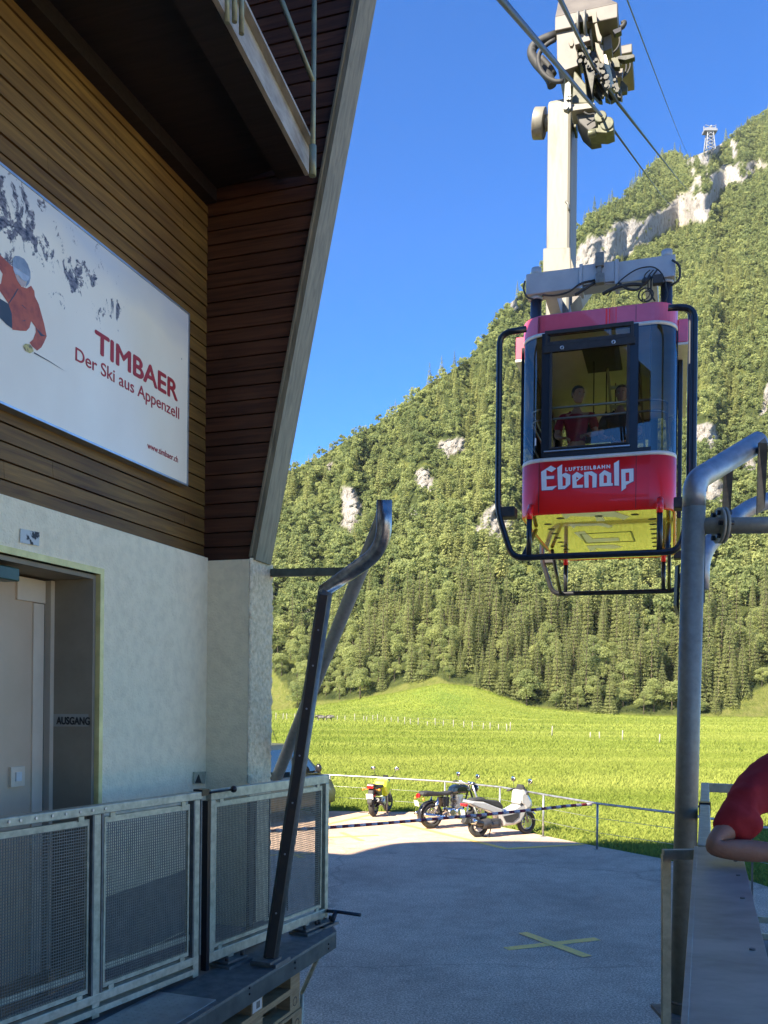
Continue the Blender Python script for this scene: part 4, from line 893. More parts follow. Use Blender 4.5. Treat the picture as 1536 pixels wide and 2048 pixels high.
def head(parent, c, fwd, m, hairm, s=1.0):
    """one head: skull, jaw, nose, ears on a turned frame"""
    f = Vector(fwd).normalized(); up = Vector((0, 0, 1)); x = f.cross(up).normalized(); up = x.cross(f)
    P = lambda a, b, c_: c + (x * a + f * b + up * c_) * s
    mb = MB(); rings = []
    prof = [(-.115, .030, .045, .045), (-.10, .045, .060, .030), (-.07, .060, .075, .018), (-.03, .070, .088, .008), (.01, .076, .095, 0), (.05, .077, .098, -.003), (.08, .068, .088, -.006), (.105, .047, .062, -.008), (.118, .018, .025, -.01)]
    for z, rx, ry, oy in prof:
        rings.append([P(rx * math.cos(2 * math.pi * j / 20), oy + ry * math.sin(2 * math.pi * j / 20), z) for j in range(20)])
    mb.loft(rings); mb.prism([P(-.012, .085, -.03), P(.012, .085, -.03), P(0, .088, .02)], (f * .02 + up * -.006) * s)
    for sd in (-1, 1): mb.sphere(P(sd * .078, -.008, -.005), .03 * s, 10, 6, (.35, .6, 1))
    hd_ = mb.build('head', m, parent)
    mb = MB(); rings = []
    for z, rx, ry, oy in [(-.04, .066, .075, -.026), (0, .079, .088, -.018), (.05, .083, .098, -.010), (.085, .074, .092, -.010), (.112, .050, .066, -.010), (.126, .018, .025, -.01)]:
        rings.append([P(rx * math.cos(2 * math.pi * j / 20), oy + ry * math.sin(2 * math.pi * j / 20) * (0.72 if math.sin(2 * math.pi * j / 20) > 0.5 and z < .06 else 1), z) for j in range(20)])
    mb.loft(rings); mb.build('hair', hairm, parent)
    mb = MB()
    for sd in (-1, 1): mb.sphere(P(sd * .032, .084, .008), .011 * s, 8, 6)
    mb.build('eye', M_eye, parent)
    mb = MB()
    for sd in (-1, 1): mb.sphere(P(sd * .032, .0945, .008), .0045 * s, 8, 6); mb.box(P(sd * .032, .092, .03), (.03 * s, .006 * s, .006 * s), (x, f, up))
    mb.build('brow', hairm, parent)
    mb = MB(); mb.box(P(0, .083, -.062), (.045 * s, .008 * s, .009 * s), (x, f, up)); mb.build('mouth', mat('lips', (0.34, 0.13, 0.10), 0.5, col2=(0.3, 0.11, 0.09), scale=9), parent, bevel=.003)

PE = thing('person', 'person in a red short sleeved shirt leaning with an elbow on the handrail board', 'person', (1.72, 3.2, ZD))
el = W(1418, 1711, 3.02); el.z = ZT + 0.052
wr = W(1585, 1732, 2.98); wr.z = ZT + 0.045
sh = W(1570, 1538, 3.18)
pel = Vector((1.80, 3.16, 2.36)); chest = Vector((1.70, 3.22, 2.72)); neckb = Vector((1.69, 3.24, 2.90)); nk = Vector((1.69, 3.27, 2.99))
shr = Vector((1.93, 3.30, 2.80)); elr = Vector((2.02, 3.42, 2.55)); wrr = Vector((1.92, 3.62, 2.62))
kl, kr = Vector((1.70, 3.24, 1.95)), Vector((1.93, 3.16, 1.93)); al, ar = Vector((1.72, 3.16, 1.54)), Vector((1.97, 3.08, 1.54))
J = [(pel, .13), (chest, .14), (neckb, .075), (nk, .055), (sh, .058), (el, .040), (wr - (wr - el).normalized() * .03, .030), (shr, .065), (elr, .045), (wrr, .030),
     (pel + Vector((-.09, .02, -.06)), .09), (kl, .062), (al, .042), (pel + Vector((.09, -.02, -.06)), .09), (kr, .062), (ar, .042), (el * .5 + sh * .5, .043), (el * .45 + wr * .55, .040)]
E = [(0, 1), (1, 2), (2, 3), (1, 4), (4, 16), (16, 5), (5, 17), (17, 6), (1, 7), (7, 8), (8, 9), (0, 10), (10, 11), (11, 12), (0, 13), (13, 14), (14, 15)]
skin_obj('body', J, E, M_skin, PE, 0, 2)
cuff = sh * .09 + el * .91 + Vector((.035, .02, .012))
J = [(pel + Vector((0, 0, -.02)), .150), (pel * .5 + chest * .5, .142), (chest, .160), (neckb + Vector((0, 0, -.03)), .082), (sh + Vector((-.005, 0, .012)), .090), (sh * .55 + el * .45 + Vector((-.030, -.01, -.005)), .086), (W(1430, 1680, 3.05), .076), (shr, .088), (shr * .4 + elr * .6, .08), (W(1500, 1658, 3.08), .075), (sh * .27 + el * .73 + Vector((-.012, 0, .004)), .086)]
E = [(0, 1), (1, 2), (2, 3), (2, 4), (4, 5), (5, 10), (10, 6), (2, 7), (7, 8), (10, 9)]
so_ = skin_obj('shirt', J, E, M_shirt, PE, 0, 3)
tx = bpy.data.textures.new('cloth_folds', 'CLOUDS'); tx.noise_scale = 0.09; dm = so_.modifiers.new('folds', 'DISPLACE'); dm.texture = tx; dm.strength = 0.034; dm.mid_level = 0.5; dm.texture_coords = 'LOCAL'
J = [(pel, .152), (pel + Vector((-.09, .02, -.08)), .105), (kl, .080), (al, .066), (pel + Vector((.09, -.02, -.08)), .105), (kr, .080), (ar, .066)]
skin_obj('jeans', J, [(0, 1), (1, 2), (2, 3), (0, 4), (4, 5), (5, 6)], M_jeans, PE, 0, 2)
for a_ in (al, ar):
    skin_obj('shoe', [(Vector((a_.x, a_.y - .03, ZD + .055)), .045), (Vector((a_.x, a_.y + .08, ZD + .045)), .042), (Vector((a_.x, a_.y + .19, ZD + .036)), .033)], [(0, 1), (1, 2)], M_rubber, PE, 0, 2)
hand(PE, wr - (wr - el).normalized() * .02, (wr - el), Vector((0, .2, -1)), M_skin); hand(PE, wrr, (wrr - elr) + Vector((0, 0.05, 0)), Vector((-1, 0, 0)), M_skin)
head(PE, Vector((1.69, 3.31, 3.13)), Vector((-.35, 1, -.02)), M_skin, M_hair)
m = MB(); wd_ = (wr - el).normalized(); m.torus(wr - wd_ * .06, wd_, .033, .008, 22, 8, 1.4); m.build('watch', M_black, PE)

# ================================================================== GONDOLA
A0 = 12.29; A1 = 16.45; CBb = -1.037; HWd = 1.028; RC = 0.34
def zA(py, a=A0, px=1190): return on_a(px, py, a).z
zf0 = zA(1024); zst0 = zA(917); zst1 = zA(909); zwt = zA(661); zpt0 = zA(654); ztop = zA(617)
GO = thing('cable_car', 'red cable car cabin with white lettering hanging from its tall cream hanger', 'cable car', S((A0 + A1) / 2, CBb, zf0))
def ring(z, inset=0.0, rc=RC):
    """closed outline of the cabin at height z: list of (point, zone)"""
    out = []; hw = HWd - inset; a0, a1 = A0 + inset, A1 - inset; r = max(rc - inset, 0.05)
    for (cb, ca, st, zn) in ((hw - r, a0 + r, -90, 'fr'), (hw - r, a1 - r, 0, 'br'), (-hw + r, a1 - r, 90, 'bl'), (-hw + r, a0 + r, 180, 'fl')):
        for i in range(11):
            an = R(st + 9 * i); out.append(S(ca + r * math.sin(an), CBb + cb + r * math.cos(an), z))
    return out
# ring indices: 0..10 front right corner, 11..21 back right, 22..32 back left, 33..43 front left
def skin_part(mb, idx, rows, smooth=True):
    rings = [[rg[i % 44] for i in idx] for rg in rows]
    n = len(idx); vs = [p for r_ in rings for p in r_]; fs = []
    for k in range(len(rings) - 1):
        for j in range(n - 1): fs.append((k * n + j, k * n + j + 1, (k + 1) * n + j + 1, (k + 1) * n + j))
    mb.add(vs, fs, smooth)
ALL = list(range(44)) + [0]
def shell(z0, z1, th=0.03, rows_mid=()):
    mb = MB()
    rows = [ring(z0, th), ring(z0), ring(z1), ring(z1, th), ring(z0, th)]
    skin_part(mb, ALL, rows); return mb
mb = MB(); skin_part(mb, ALL, [ring(zf0 + .02, .045), ring(zf0 - .0, .02), ring(zf0 + .006, .007), ring(zf0 + .018, .001), ring(zf0 + .022), ring(zst0), ring(zst0, .03), ring(zf0 + .06, .03)])
body = mb.build('cabin_body', M_red, GO)
shell(zst0 + .002, zst1, .028).build('lower_stripe', M_white, GO)
shell(zpt0 - .045, zpt0, .028).build('upper_stripe', M_white, GO)
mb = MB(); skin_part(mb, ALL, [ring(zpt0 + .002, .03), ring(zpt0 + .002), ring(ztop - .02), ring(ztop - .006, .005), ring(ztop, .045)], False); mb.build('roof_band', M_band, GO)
mb = MB(); r_ = ring(ztop - .005, .044); mb.add(r_, [tuple(range(44))]); r2 = ring(zpt0 - .05, .035); mb.add(r2, [tuple(range(44))[::-1]])
mb.build('roof', mat('roof_grey', (0.32, 0.33, 0.32), 0.6, col2=(0.25, 0.26, 0.25), scale=4), GO, fix=False)
mb = MB(); r2 = ring(zpt0 - .052, .036); mb.add(r2, [tuple(range(44))[::-1]])
mb.build('ceiling', mat('pale_ceiling', (0.74, 0.72, 0.60), 0.45, col2=(0.66, 0.64, 0.53), scale=3), GO, fix=False)
# floor, glossy below
def floor_material():
    m = bpy.data.materials.new('meadow_tinted_floor'); m.use_nodes = True; t = m.node_tree; b = t.nodes['Principled BSDF']
    b.inputs['Base Color'].default_value = (0.78, 0.50, 0.05, 1); b.inputs['Roughness'].default_value = 0.12; b.inputs['Coat Weight'].default_value = 1.0; b.inputs['Coat Roughness'].default_value = 0.03  # the meadow's mirrored yellow is put into the base colour
    b.inputs['Metallic'].default_value = 0.35
    tc = t.nodes.new('ShaderNodeTexCoord'); n = t.nodes.new('ShaderNodeTexNoise'); n.inputs['Scale'].default_value = 7; n.inputs['Detail'].default_value = 6
    t.links.new(tc.outputs['Object'], n.inputs[0]); bp = t.nodes.new('ShaderNodeBump'); bp.inputs['Strength'].default_value = 0.12; bp.inputs['Distance'].default_value = 0.02
    t.links.new(n.outputs['Fac'], bp.inputs['Height']); t.links.new(bp.outputs[0], b.inputs['Normal']); return m
mb = MB(); r2 = ring(zf0 + .01, .042); mb.add(r2 + [p + Vector((0, 0, .05)) for p in r2], [tuple(range(44))[::-1], tuple(range(44, 88))]); fl_o = mb.build('floor', floor_material(), GO, fix=False)
zfl = zf0 + .01
mb = MB()
for k in range(10):
    for sd in (-1, 1): 
        a = A0 + 0.35 + k * 0.38; p = S(a, CBb + sd * (.72 if k else .5), zfl - .003); mb.cyl(p, p + Vector((0, 0, .002)), 0.055, seg=16)
mb.build('floor_hole', M_rubber, fl_o)
def fpoly(pts, z): return [on_plane(x, y, Vector((0, 0, z)), Vector((0, 0, 1))) for x, y in pts]
def zu(pts): return [(1060 + x / 4.8, 1000 + y / 4.8) for x, y in pts]
mb = MB()
hp = zu([(485, 328), (970, 305), (1005, 398), (540, 416)]); q = fpoly(hp, zfl - .003)
for i in range(4): mb.bar(q[i], q[(i + 1) % 4], 0.03, 0.002)
mb.build('floor_hatch', M_black, fl_o)
mb = MB()
for pl in ([(300, 130), (790, 105), (960, 160), (900, 190), (830, 165), (390, 155), (340, 185)], [(620, 150), (690, 145), (720, 200), (640, 205)], [(370, 230), (700, 222), (800, 250), (760, 268), (660, 246), (440, 252), (420, 275)],
           [(420, 312), (520, 300), (600, 372), (850, 362), (862, 392), (560, 410), (500, 380)], [(540, 440), (800, 430), (890, 450), (800, 468), (620, 462), (640, 480), (580, 490)]):
    flat_poly(mb, fpoly(zu(pl), zfl - .0025))
mb.build('floor_emblem', mat('pale_green_print', (0.86, 0.90, 0.70), 0.4, coat=.3, col2=(0.80, 0.84, 0.64), scale=4), fl_o, fix=False)
# glazing: corners tinted, front door frame black with a large window
Z0, Z1 = zst1 + .002, zpt0 - .047
for nm, idx in (('corner_window', list(range(0, 11))), ('corner_window', list(range(33, 44))), ('corner_window', list(range(11, 22))), ('corner_window', list(range(22, 33)))):
    mb = MB(); skin_part(mb, idx, [ring(Z0, .006), ring(Z1, .006)]); mb.build(nm, M_glass_dk, GO, fix=False)
def fquad(mb, b0, b1, z0, z1, a0=A0 - 0.004, th=0.05): mb.sbox(a0, a0 + th, CBb + b0, CBb + b1, z0, z1)
EB = HWd - RC
def fb(px, py=800): return on_a(px, py, A0).dot(V) - CBb
mb = MB()
for s0_, s1_ in ((-EB - .01, fb(1084)), (fb(1275), EB + .01)):
    mb = MB(); mb.add([S(A0 + .006, CBb + s0_, Z0), S(A0 + .006, CBb + s1_, Z0), S(A0 + .006, CBb + s1_, Z1), S(A0 + .006, CBb + s0_, Z1)], [(0, 1, 2, 3)]); mb.build('corner_window', M_glass_dk, GO, fix=False)
mb = MB(); wl, wr_ = fb(1104), fb(1253); zh = zA(697); zl = zA(889)
fL, fR = fb(1083), fb(1276); fquad(mb, fL, wl - .035, Z0, Z1); fquad(mb, wr_ + .035, fR, Z0, Z1); fquad(mb, wl - .035, wr_ + .035, Z0, zl - .02)
fquad(mb, wl - .035, wr_ + .035, zh + .02, zA(681)); fquad(mb, fL, fR, zA(665) + .06, Z1, A0 - .003); fquad(mb, -EB - .02, fL, Z0, Z0 + .05); fquad(mb, fR, EB + .02, Z0, Z0 + .05)
fr = mb.build('window_frame', M_black, GO)
mb = MB(); fquad(mb, wl - .035, wl, zl - .02, zh + .02, A0 - .022, .04); fquad(mb, wr_, wr_ + .035, zl - .02, zh + .02, A0 - .022, .04); fquad(mb, wl, wr_, zl - .02, zl, A0 - .022, .04); fquad(mb, wl, wr_, zh, zh + .02, A0 - .022, .04)
mb.build('sash', M_rubber, fr, bevel=.005)
mb = MB(); tl_, tr2 = fb(1089), fb(1266); fquad(mb, tl_, tr2, zA(683), zA(675), A0 - .03, .05); fquad(mb, tl_, tr2, zA(660), zA(652), A0 - .03, .05); fquad(mb, tl_, tl_ + .04, zA(676), zA(659), A0 - .03, .05); fquad(mb, tr2 - .04, tr2, zA(676), zA(659), A0 - .03, .05)
fquad(mb, tl_ - .02, tr2 + .02, zA(697) + .0, zA(683), A0 - .035, .05); mb.build('vent_frame', M_rubber, fr, bevel=.006)
mb = MB()
for x, y in ((1124, 691), (1227, 682)):
    p = on_a(x, y, A0 - .036); p.z = (zA(697) + zA(683)) / 2; mb.torus(p, U, .020, .008, 18, 8)
mb.build('vent_knob', M_alu, fr)
mb = MB(); fquad(mb, wl - .1, wr_ + .05, zA(898), zA(895.5), A0 - .03, .03); mb.build('sill_strip', M_alu, fr)
mb = MB(); mb.add([S(A0 + .02, CBb + wl, zl), S(A0 + .02, CBb + wr_, zl), S(A0 + .02, CBb + wr_, zh), S(A0 + .02, CBb + wl, zh)], [(0, 1, 2, 3)]); mb.build('front_window', M_glass, GO, fix=False)
mb = MB(); mb.add([S(A0 + .0, CBb + tl_ + .03, zA(677)), S(A0 + .0, CBb + tr2 - .03, zA(677)), S(A0 + .0, CBb + tr2 - .03, zA(659)), S(A0 + .0, CBb + tl_ + .03, zA(659))], [(0, 1, 2, 3)]); mb.build('vent_window', M_glass, GO, fix=False)
# back end and sides
mb = MB()
for b0, b1, z0, z1 in ((-EB - .02, -.55, Z0, Z1), (.55, EB + .02, Z0, Z1), (-.55, .55, Z1 - .35, Z1), (-.55, .55, Z0, Z0 + .12)):
    mb.sbox(A1 - .05, A1 + .004, CBb + b0, CBb + b1, z0, z1)
for sd in (-1, 1):
    bo = CBb + sd * HWd
    for a0_, a1_ in ((A0 + RC - .02, A0 + RC + .10), (A0 + 1.2, A0 + 1.32), (A0 + 2.9, A0 + 3.02), (A1 - RC - .1, A1 - RC + .02)):
        mb.sbox(a0_, a1_, bo - .03, bo + .004, Z0, Z1)
    mb.sbox(A0 + RC + .1, A1 - RC - .1, bo - .03, bo + .003, Z1 - .22, Z1); mb.sbox(A0 + RC + .1, A1 - RC - .1, bo - .03, bo + .003, Z0, Z0 + .08)
mb.build('side_frame', M_black, GO)
for sd in (-1, 1):
    bo = CBb + sd * (HWd - .012); mb = MB()
    mb.add([S(A0 + RC, bo, Z0 + .07), S(A1 - RC, bo, Z0 + .07), S(A1 - RC, bo, Z1 - .2), S(A0 + RC, bo, Z1 - .2)], [(0, 1, 2, 3)]); mb.build('side_window', M_glass_dk, GO, fix=False)
mb = MB(); mb.add([S(A1 - .03, CBb - .56, Z0 + .1), S(A1 - .03, CBb + .56, Z0 + .1), S(A1 - .03, CBb + .56, Z1 - .33), S(A1 - .03, CBb - .56, Z1 - .33)], [(0, 1, 2, 3)]); mb.build('rear_window', M_glass, GO, fix=False)
# door rail covers at both sides (red boxes near the roof)
for sd, x in ((1, 0), (-1, 0)):
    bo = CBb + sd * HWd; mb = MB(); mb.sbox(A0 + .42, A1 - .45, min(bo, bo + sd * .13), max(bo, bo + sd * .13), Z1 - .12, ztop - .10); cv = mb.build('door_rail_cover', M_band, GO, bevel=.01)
    mb = MB(); mb.sbox(A0 + .415, A1 - .445, min(bo, bo + sd * .134), max(bo, bo + sd * .134), Z1 - .155, Z1 - .122); mb.build('cover_stripe', M_white, cv)
    mb = MB(); mb.sbox(A0 + .95, A1 - .9, min(bo + sd * .01, bo + sd * .07), max(bo + sd * .01, bo + sd * .07), zf0 + .05, Z1 - .16); d_ = mb.build('sliding_door', M_black, GO, bevel=.01)
# interior: grab rails, hanging straps, ladder
mb = MB()
for py in (810, 832):
    z = zA(py, A0 + .15); rg = ring(z, .13)
    seq = [rg[i] for i in list(range(28, 44)) + list(range(0, 16))]; mb.tube(seq, .016, 8)
mb.build('grab_rail', M_alu, GO)
mb = MB()
for b_, a_, l_ in ((-.12, 1.0, .75), (.02, 1.5, .6), (.12, 2.0, .8), (.5, 1.2, .6)):
    p = S(A0 + a_, CBb + b_, Z1 - .04); mb.cyl(p, p - Vector((0, 0, l_)), .008, seg=8); mb.sphere(p - Vector((0, 0, l_)), .02, 8, 6)
mb.build('hanging_strap', M_rubber, GO)
mb = MB(); l0, l1 = S(A0 + 2.9, CBb + .15, zf0 + .6), S(A0 + 1.3, CBb + .05, Z1 - .06); m0, m1 = l0 + V * .45, l1 + V * .45
mb.bar(l0, l1, .03, .06); mb.bar(m0, m1, .03, .06)
for k in range(1, 8): mb.bar(l0 + (l1 - l0) * k / 8, m0 + (m1 - m0) * k / 8, .03, .05)
mb.build('ladder', mat('ladder_yellowish', (0.55, 0.55, 0.30), 0.5, 0.2, col2=(0.45, 0.45, 0.25), scale=9), GO)
mb = MB(); mb.sbox(A0 + .5, A0 + 1.5, CBb - .25, CBb + .25, Z1 - .03, Z1 + .0); mb.build('ceiling_lamp', M_rubber, GO)
mb = MB()
for px in (1078, 1272):
    b_ = fb(px, 960); mb.sbox(A0 - .0015, A0 + .01, CBb + b_ - .003, CBb + b_ + .003, zf0 + .03, zst0)
mb.build('panel_seam', M_rubber, body)
mb = MB()
for px in (1078, 1272):
    b_ = fb(px, 640); mb.sbox(A0 - .0015, A0 + .01, CBb + b_ - .003, CBb + b_ + .003, zpt0 + .01, ztop - .03)
mb.build('band_seam', M_rubber, GO)
mb = MB()
for px, w_ in ((1213, .012), (1219, .008), (1232, .005)):
    b_ = fb(px, 640); mb.sbox(A0 - .0012, A0 + .01, CBb + b_ - w_, CBb + b_ + w_, zpt0 + .005, ztop - .025)
mb.build('red_streak', M_red, GO)  # thin upright red strips on the front of the band
# lettering on the front
def fp_(x, y, off): p = on_a(1060 + x / 6.4, 890 + y / 6.4, A0 - off); return p
LET = [([(143, 345), (265, 265), (335, 302), (275, 348), (210, 318), (210, 400), (310, 395), (305, 432), (210, 437), (213, 535), (345, 522), (285, 575), (150, 580)], []),
       ([(350, 290), (412, 248), (410, 375), (455, 355), (515, 382), (515, 500), (445, 562), (360, 567)], [[(415, 397), (458, 428), (456, 518), (417, 526)]]),
       ([(540, 390), (600, 345), (688, 392), (595, 470), (600, 512), (680, 508), (675, 545), (545, 550)], [[(592, 408), (624, 426), (592, 446)]]),
       ([(693, 348), (790, 335), (855, 375), (850, 540), (798, 545), (798, 400), (750, 375), (750, 545), (698, 547)], []),
       ([(888, 375), (955, 320), (1038, 362), (1038, 485), (1060, 490), (1058, 520), (890, 530)], [[(942, 400), (955, 380), (985, 400), (985, 485), (942, 488)]]),
       ([(1075, 235), (1138, 195), (1138, 520), (1080, 518)], []),
       ([(1168, 312), (1325, 300), (1325, 460), (1230, 512), (1228, 550), (1172, 590)], [[(1222, 355), (1270, 350), (1270, 460), (1225, 465)]])]
mb = MB(); mb2 = MB()
for o_, hs_ in LET:
    flat_poly(mb, [fp_(x, y, .006) for x, y in o_], [[fp_(x, y, .006) for x, y in h] for h in hs_])
    sh_ = [(x + (9 if x > sum(p[0] for p in o_) / len(o_) else -3), y + (7 if y > sum(p[1] for p in o_) / len(o_) else -3)) for x, y in o_]
    flat_poly(mb2, [fp_(x, y, .003) for x, y in sh_], [[fp_(x + 3, y + 3, .003) for x, y in h] for h in hs_])
mb.build('lettering', M_letter, body, fix=False); mb2.build('lettering_edge', M_letter_sh, body, fix=False)
p_a, p_b = fp_(450, 333, .004), fp_(1025, 297, .004); hL = (fp_(450, 288, 0) - fp_(450, 333, 0)).length
o = text('lettering_small', 'LUFTSEILBAHN', hL / .7, Vector((p_a.x, p_a.y, (p_a.z + p_b.z) / 2)), V, (0, 0, 1), M_letter, body, .0006, .003, spacing=1.35)
bpy.context.view_layer.update(); k = (p_b - p_a).dot(V) / o.dimensions.x; mt = o.matrix_local.copy()
for i in range(3): mt[i][0] *= k
o.matrix_local = mt
o = text('cabin_number', '1', .14, on_a(1066, 892, A0 + .03) - U * .02, V, (0, 0, 1), M_letter, GO, .0006, .003)
# guard tubes around the front and the back end
def guard(a, back=False):
    mb = MB()
    bl, brt = CBb - HWd - .24, CBb + HWd + .20
    zt_, zb_ = zA(645, a), zA(1108, 12.0)
    zk = zf0 + .02
    L = [S(a, CBb - HWd + .12, zt_ + .02), S(a, bl, zt_ + .0), S(a, bl, zk), S(a, bl + .20, zb_), S(a, brt - .16, zb_), S(a, brt, zk), S(a, brt, zt_ + .05), S(a, CBb + HWd - .12, zt_ + .08)]
    mb.tube(fillet(L, .16, 6), .042, 12)
    for b_ in (CBb - .84, CBb + .83): mb.tube([S(a, b_, zf0 - .06), S(a, b_, zb_)], .036, 10)
    g_ = mb.build('bumper_frame', M_black, GO)
    mb = MB()
    for b_ in (CBb - .84, CBb + .83): mb.tube([S(a + (.12 if not back else -.12), b_, zf0 + .10), S(a, b_, zf0 - .01), S(a, b_, zf0 - .10)], .043, 10)
    mb.build('bumper_bracket', M_red, g_)
    mb = MB()
    for b_, s_ in ((bl, 1), (brt, -1)): mb.box(S(a + .1, b_ + s_ * .10, zf0 + .02), (.26, .24, .14), (V, U, Vector((0, 0, 1))))
    mb.build('buffer_block', M_rubber, g_, bevel=.015)
    mb = MB()
    for s_ in (-1, 1): mb.tube([S(a, CBb + s_ * (HWd - .1), zb_ + .0), S(a + (1.2 if not back else -1.2), CBb + s_ * (HWd - .1), zf0 - .02)], .03, 10)
    mb.build('bumper_stay', M_black, g_)
guard(A0 - .22); guard(A1 - .15, True)
# roof box, suspension frame with posts
aT = 13.35
mb = MB(); zb0 = ztop - .01; bx0, bx1 = on_a(1128, 612, A0 + .45).dot(V), on_a(1242, 600, A0 + .45).dot(V)
mb.hexa([S(A0 + .42, bx0 - .02, zb0), S(A0 + .42, bx1 + .02, zb0), S(A0 + 1.5, bx1 + .02, zb0), S(A0 + 1.5, bx0 - .02, zb0), S(A0 + .52, bx0 + .05, zb0 + .20), S(A0 + .52, bx1 - .05, zb0 + .20), S(A0 + 1.4, bx1 - .05, zb0 + .20), S(A0 + 1.4, bx0 + .05, zb0 + .20)])
rb = mb.build('roof_lamp_box', M_case, GO, bevel=.02)
mb = MB(); mb.hexa([S(A0 + .40, bx0 + .04, zb0 + .06), S(A0 + .40, bx1 - .04, zb0 + .06), S(A0 + .47, bx1 - .04, zb0 + .06), S(A0 + .47, bx0 + .04, zb0 + .06), S(A0 + .46, bx0 + .07, zb0 + .17), S(A0 + .46, bx1 - .07, zb0 + .17), S(A0 + .52, bx1 - .07, zb0 + .17), S(A0 + .52, bx0 + .07, zb0 + .17)]); mb.build('lamp_glass', mat('dark_lamp_glass', (0.015, 0.016, 0.02), 0.1, coat=1, col2=(0.02, 0.02, 0.024), scale=4), rb, bevel=.01)
def tA(px, py): p = on_a(px, py, aT); return p.dot(V), p.z
b0_, zc0 = tA(1052, 560); b1_, _z = tA(1351, 528); _, zlo = tA(1200, 571); _, zhi = tA(1200, 528)
mb = MB(); mb.sbox(aT, aT + .26, b0_, b1_, zlo, zhi); xb = mb.build('suspension_beam', M_frame, GO, bevel=.012)
mb = MB(); b2_, b3_ = tA(1159, 540)[0], tA(1237, 540)[0]; mb.sbox(aT - .05, aT + .30, b2_, b2_ + .05, zlo - .03, zhi + .02); mb.sbox(aT - .05, aT + .30, b3_ - .05, b3_, zlo - .03, zhi + .02); mb.sbox(aT - .04, aT - .004, b2_ + .05, b3_ - .05, zlo + .02, zhi - .0)
mb.build('beam_clamp', M_frame, xb, bevel=.008)
mb = MB(); b4 = tA(1200, 540)[0]; mb.sbox(aT - .12, aT - .045, b4 - .06, b4 + .06, zhi - .08, zhi + .12); mb.sbox(aT - .14, aT - .045, b4 - .05, b4 + .07, zlo - .02, zlo + .12); mb.sbox(aT - .11, aT - .045, b4 - .03, b4 + .03, zlo + .12, zhi - .08); mb.build('beam_box', M_galv_dk, xb, bevel=.01)
mb = MB(); mb.sbox(aT - .002 - .01, aT + .0, tA(1130, 540)[0], b2_, zlo + .09, zlo + .10); 
for px in (1070, 1333):
    bq = tA(px, 560)[0]; mb2 = MB(); mb2.cyl(S(aT + .13, bq, ztop - .02), S(aT + .13, bq, zlo + .0), .082, seg=18); mb2.build('suspension_post', mat('blue_black_post', (0.02, 0.024, 0.035), 0.35, 0.2, col2=(0.03, 0.035, 0.05), scale=7), GO)
    mb2 = MB(); mb2.cyl(S(aT + .13, bq, zhi), S(aT + .13, bq, zhi + .12), .076, seg=18); mb2.cyl(S(aT + .13, bq, zlo - .05), S(aT + .13, bq, zlo), .098, seg=18); mb2.build('post_cap', M_frame, xb)
# second beam at the back and longitudinal beams
mb = MB(); aB = A1 - 1.05; mb.sbox(aB, aB + .26, b0_, b1_, zlo, zhi); mb.sbox(aT + .26, aB, b0_ + .25, b0_ + .42, zlo + .02, zhi - .02); mb.sbox(aT + .26, aB, b1_ - .42, b1_ - .25, zlo + .02, zhi - .02)
for bq in (b0_ + .13, b1_ - .13): mb.cyl(S(aB + .13, bq, ztop - .02), S(aB + .13, bq, zlo), .08, seg=16)
mb.build('rear_suspension', M_frame, GO)
# loose cables and conduits on the frame
mb = MB()
def gp(px, py, a=aT - .06): return on_a(px, py, a)
for pts, r_ in (([(1050, 562), (1046, 580), (1055, 596), (1066, 598)], .014), ([(1344, 520), (1360, 530), (1360, 560), (1340, 572)], .016), ([(1205, 588), (1230, 575), (1262, 568), (1290, 570), (1300, 552)], .026), ([(1215, 592), (1240, 560), (1275, 536), (1310, 532), (1328, 552), (1336, 590), (1330, 604)], .010),
                 ([(1238, 566), (1256, 580), (1280, 580), (1290, 560)], .018), ([(1085, 590), (1110, 592), (1140, 584), (1160, 566), (1190, 560)], .014), ([(1150, 590), (1170, 578), (1195, 562)], .022), ([(1300, 540), (1290, 548), (1285, 570)], .009), ([(1307, 540), (1296, 552), (1296, 580)], .009), ([(1314, 540), (1302, 556), (1302, 590), (1310, 602)], .012)):
    mb.tube(fillet([gp(*p) for p in pts], .25, 5), r_, 8)
mb.torus(gp(1292, 590), U, .10, .009, 20, 6); mb.torus(gp(1294, 592), U, .07, .009, 20, 6); mb.torus(gp(1288, 588), U + V * .3, .085, .007, 20, 6)
mb.sphere(gp(1290, 562), .05, 10, 8); mb.box(gp(1316, 560), (.14, .10, .12), (V, U, Vector((0, 0, 1))))
mb.build('loose_cable', M_rubber, xb)

# hanger
aH = 14.35
def hb(px, py, a=aH): return on_a(px, py, a)
def gprism(mb, pts, a, depth): mb.prism([on_a(x, y, a) for x, y in pts], U * depth)
mb = MB(); bL, bR = hb(1093, 400).dot(V), hb(1141, 400).dot(V); zB, zT = zlo - .9, hb(1120, 196).z
mb.sbox(aH, aH + .95, bL, bR, zB, zT); hg = mb.build('hanger', M_cream, GO, bevel=.05)
mb = MB(); p_, q_ = hb(1063, 224), hb(1092, 222); mb.cyl(p_ + U * .3, q_ + U * .3 - V * .06, .23, seg=26); mb.cyl(q_ + U * .3 - V * .06, q_ + U * .3 + V * .02, .12, seg=18); mb.build('axle_drum', M_cream, hg, bevel=.01)
mb = MB(); gprism(mb, [(1086, 496), (1141, 494), (1143, 540), (1086, 545)], aH - .05, 1.0); gprism(mb, [(1142, 515), (1152, 545), (1142, 545)], aH - .05, 1.0); mb.build('hanger_foot', M_cream, hg, bevel=.02)
mb = MB(); gprism(mb, [(1097, 575), (1152, 545), (1190, 545), (1160, 590), (1130, 622), (1097, 622)], aH + .1, .5); mb.build('lower_hanger', M_case, hg)
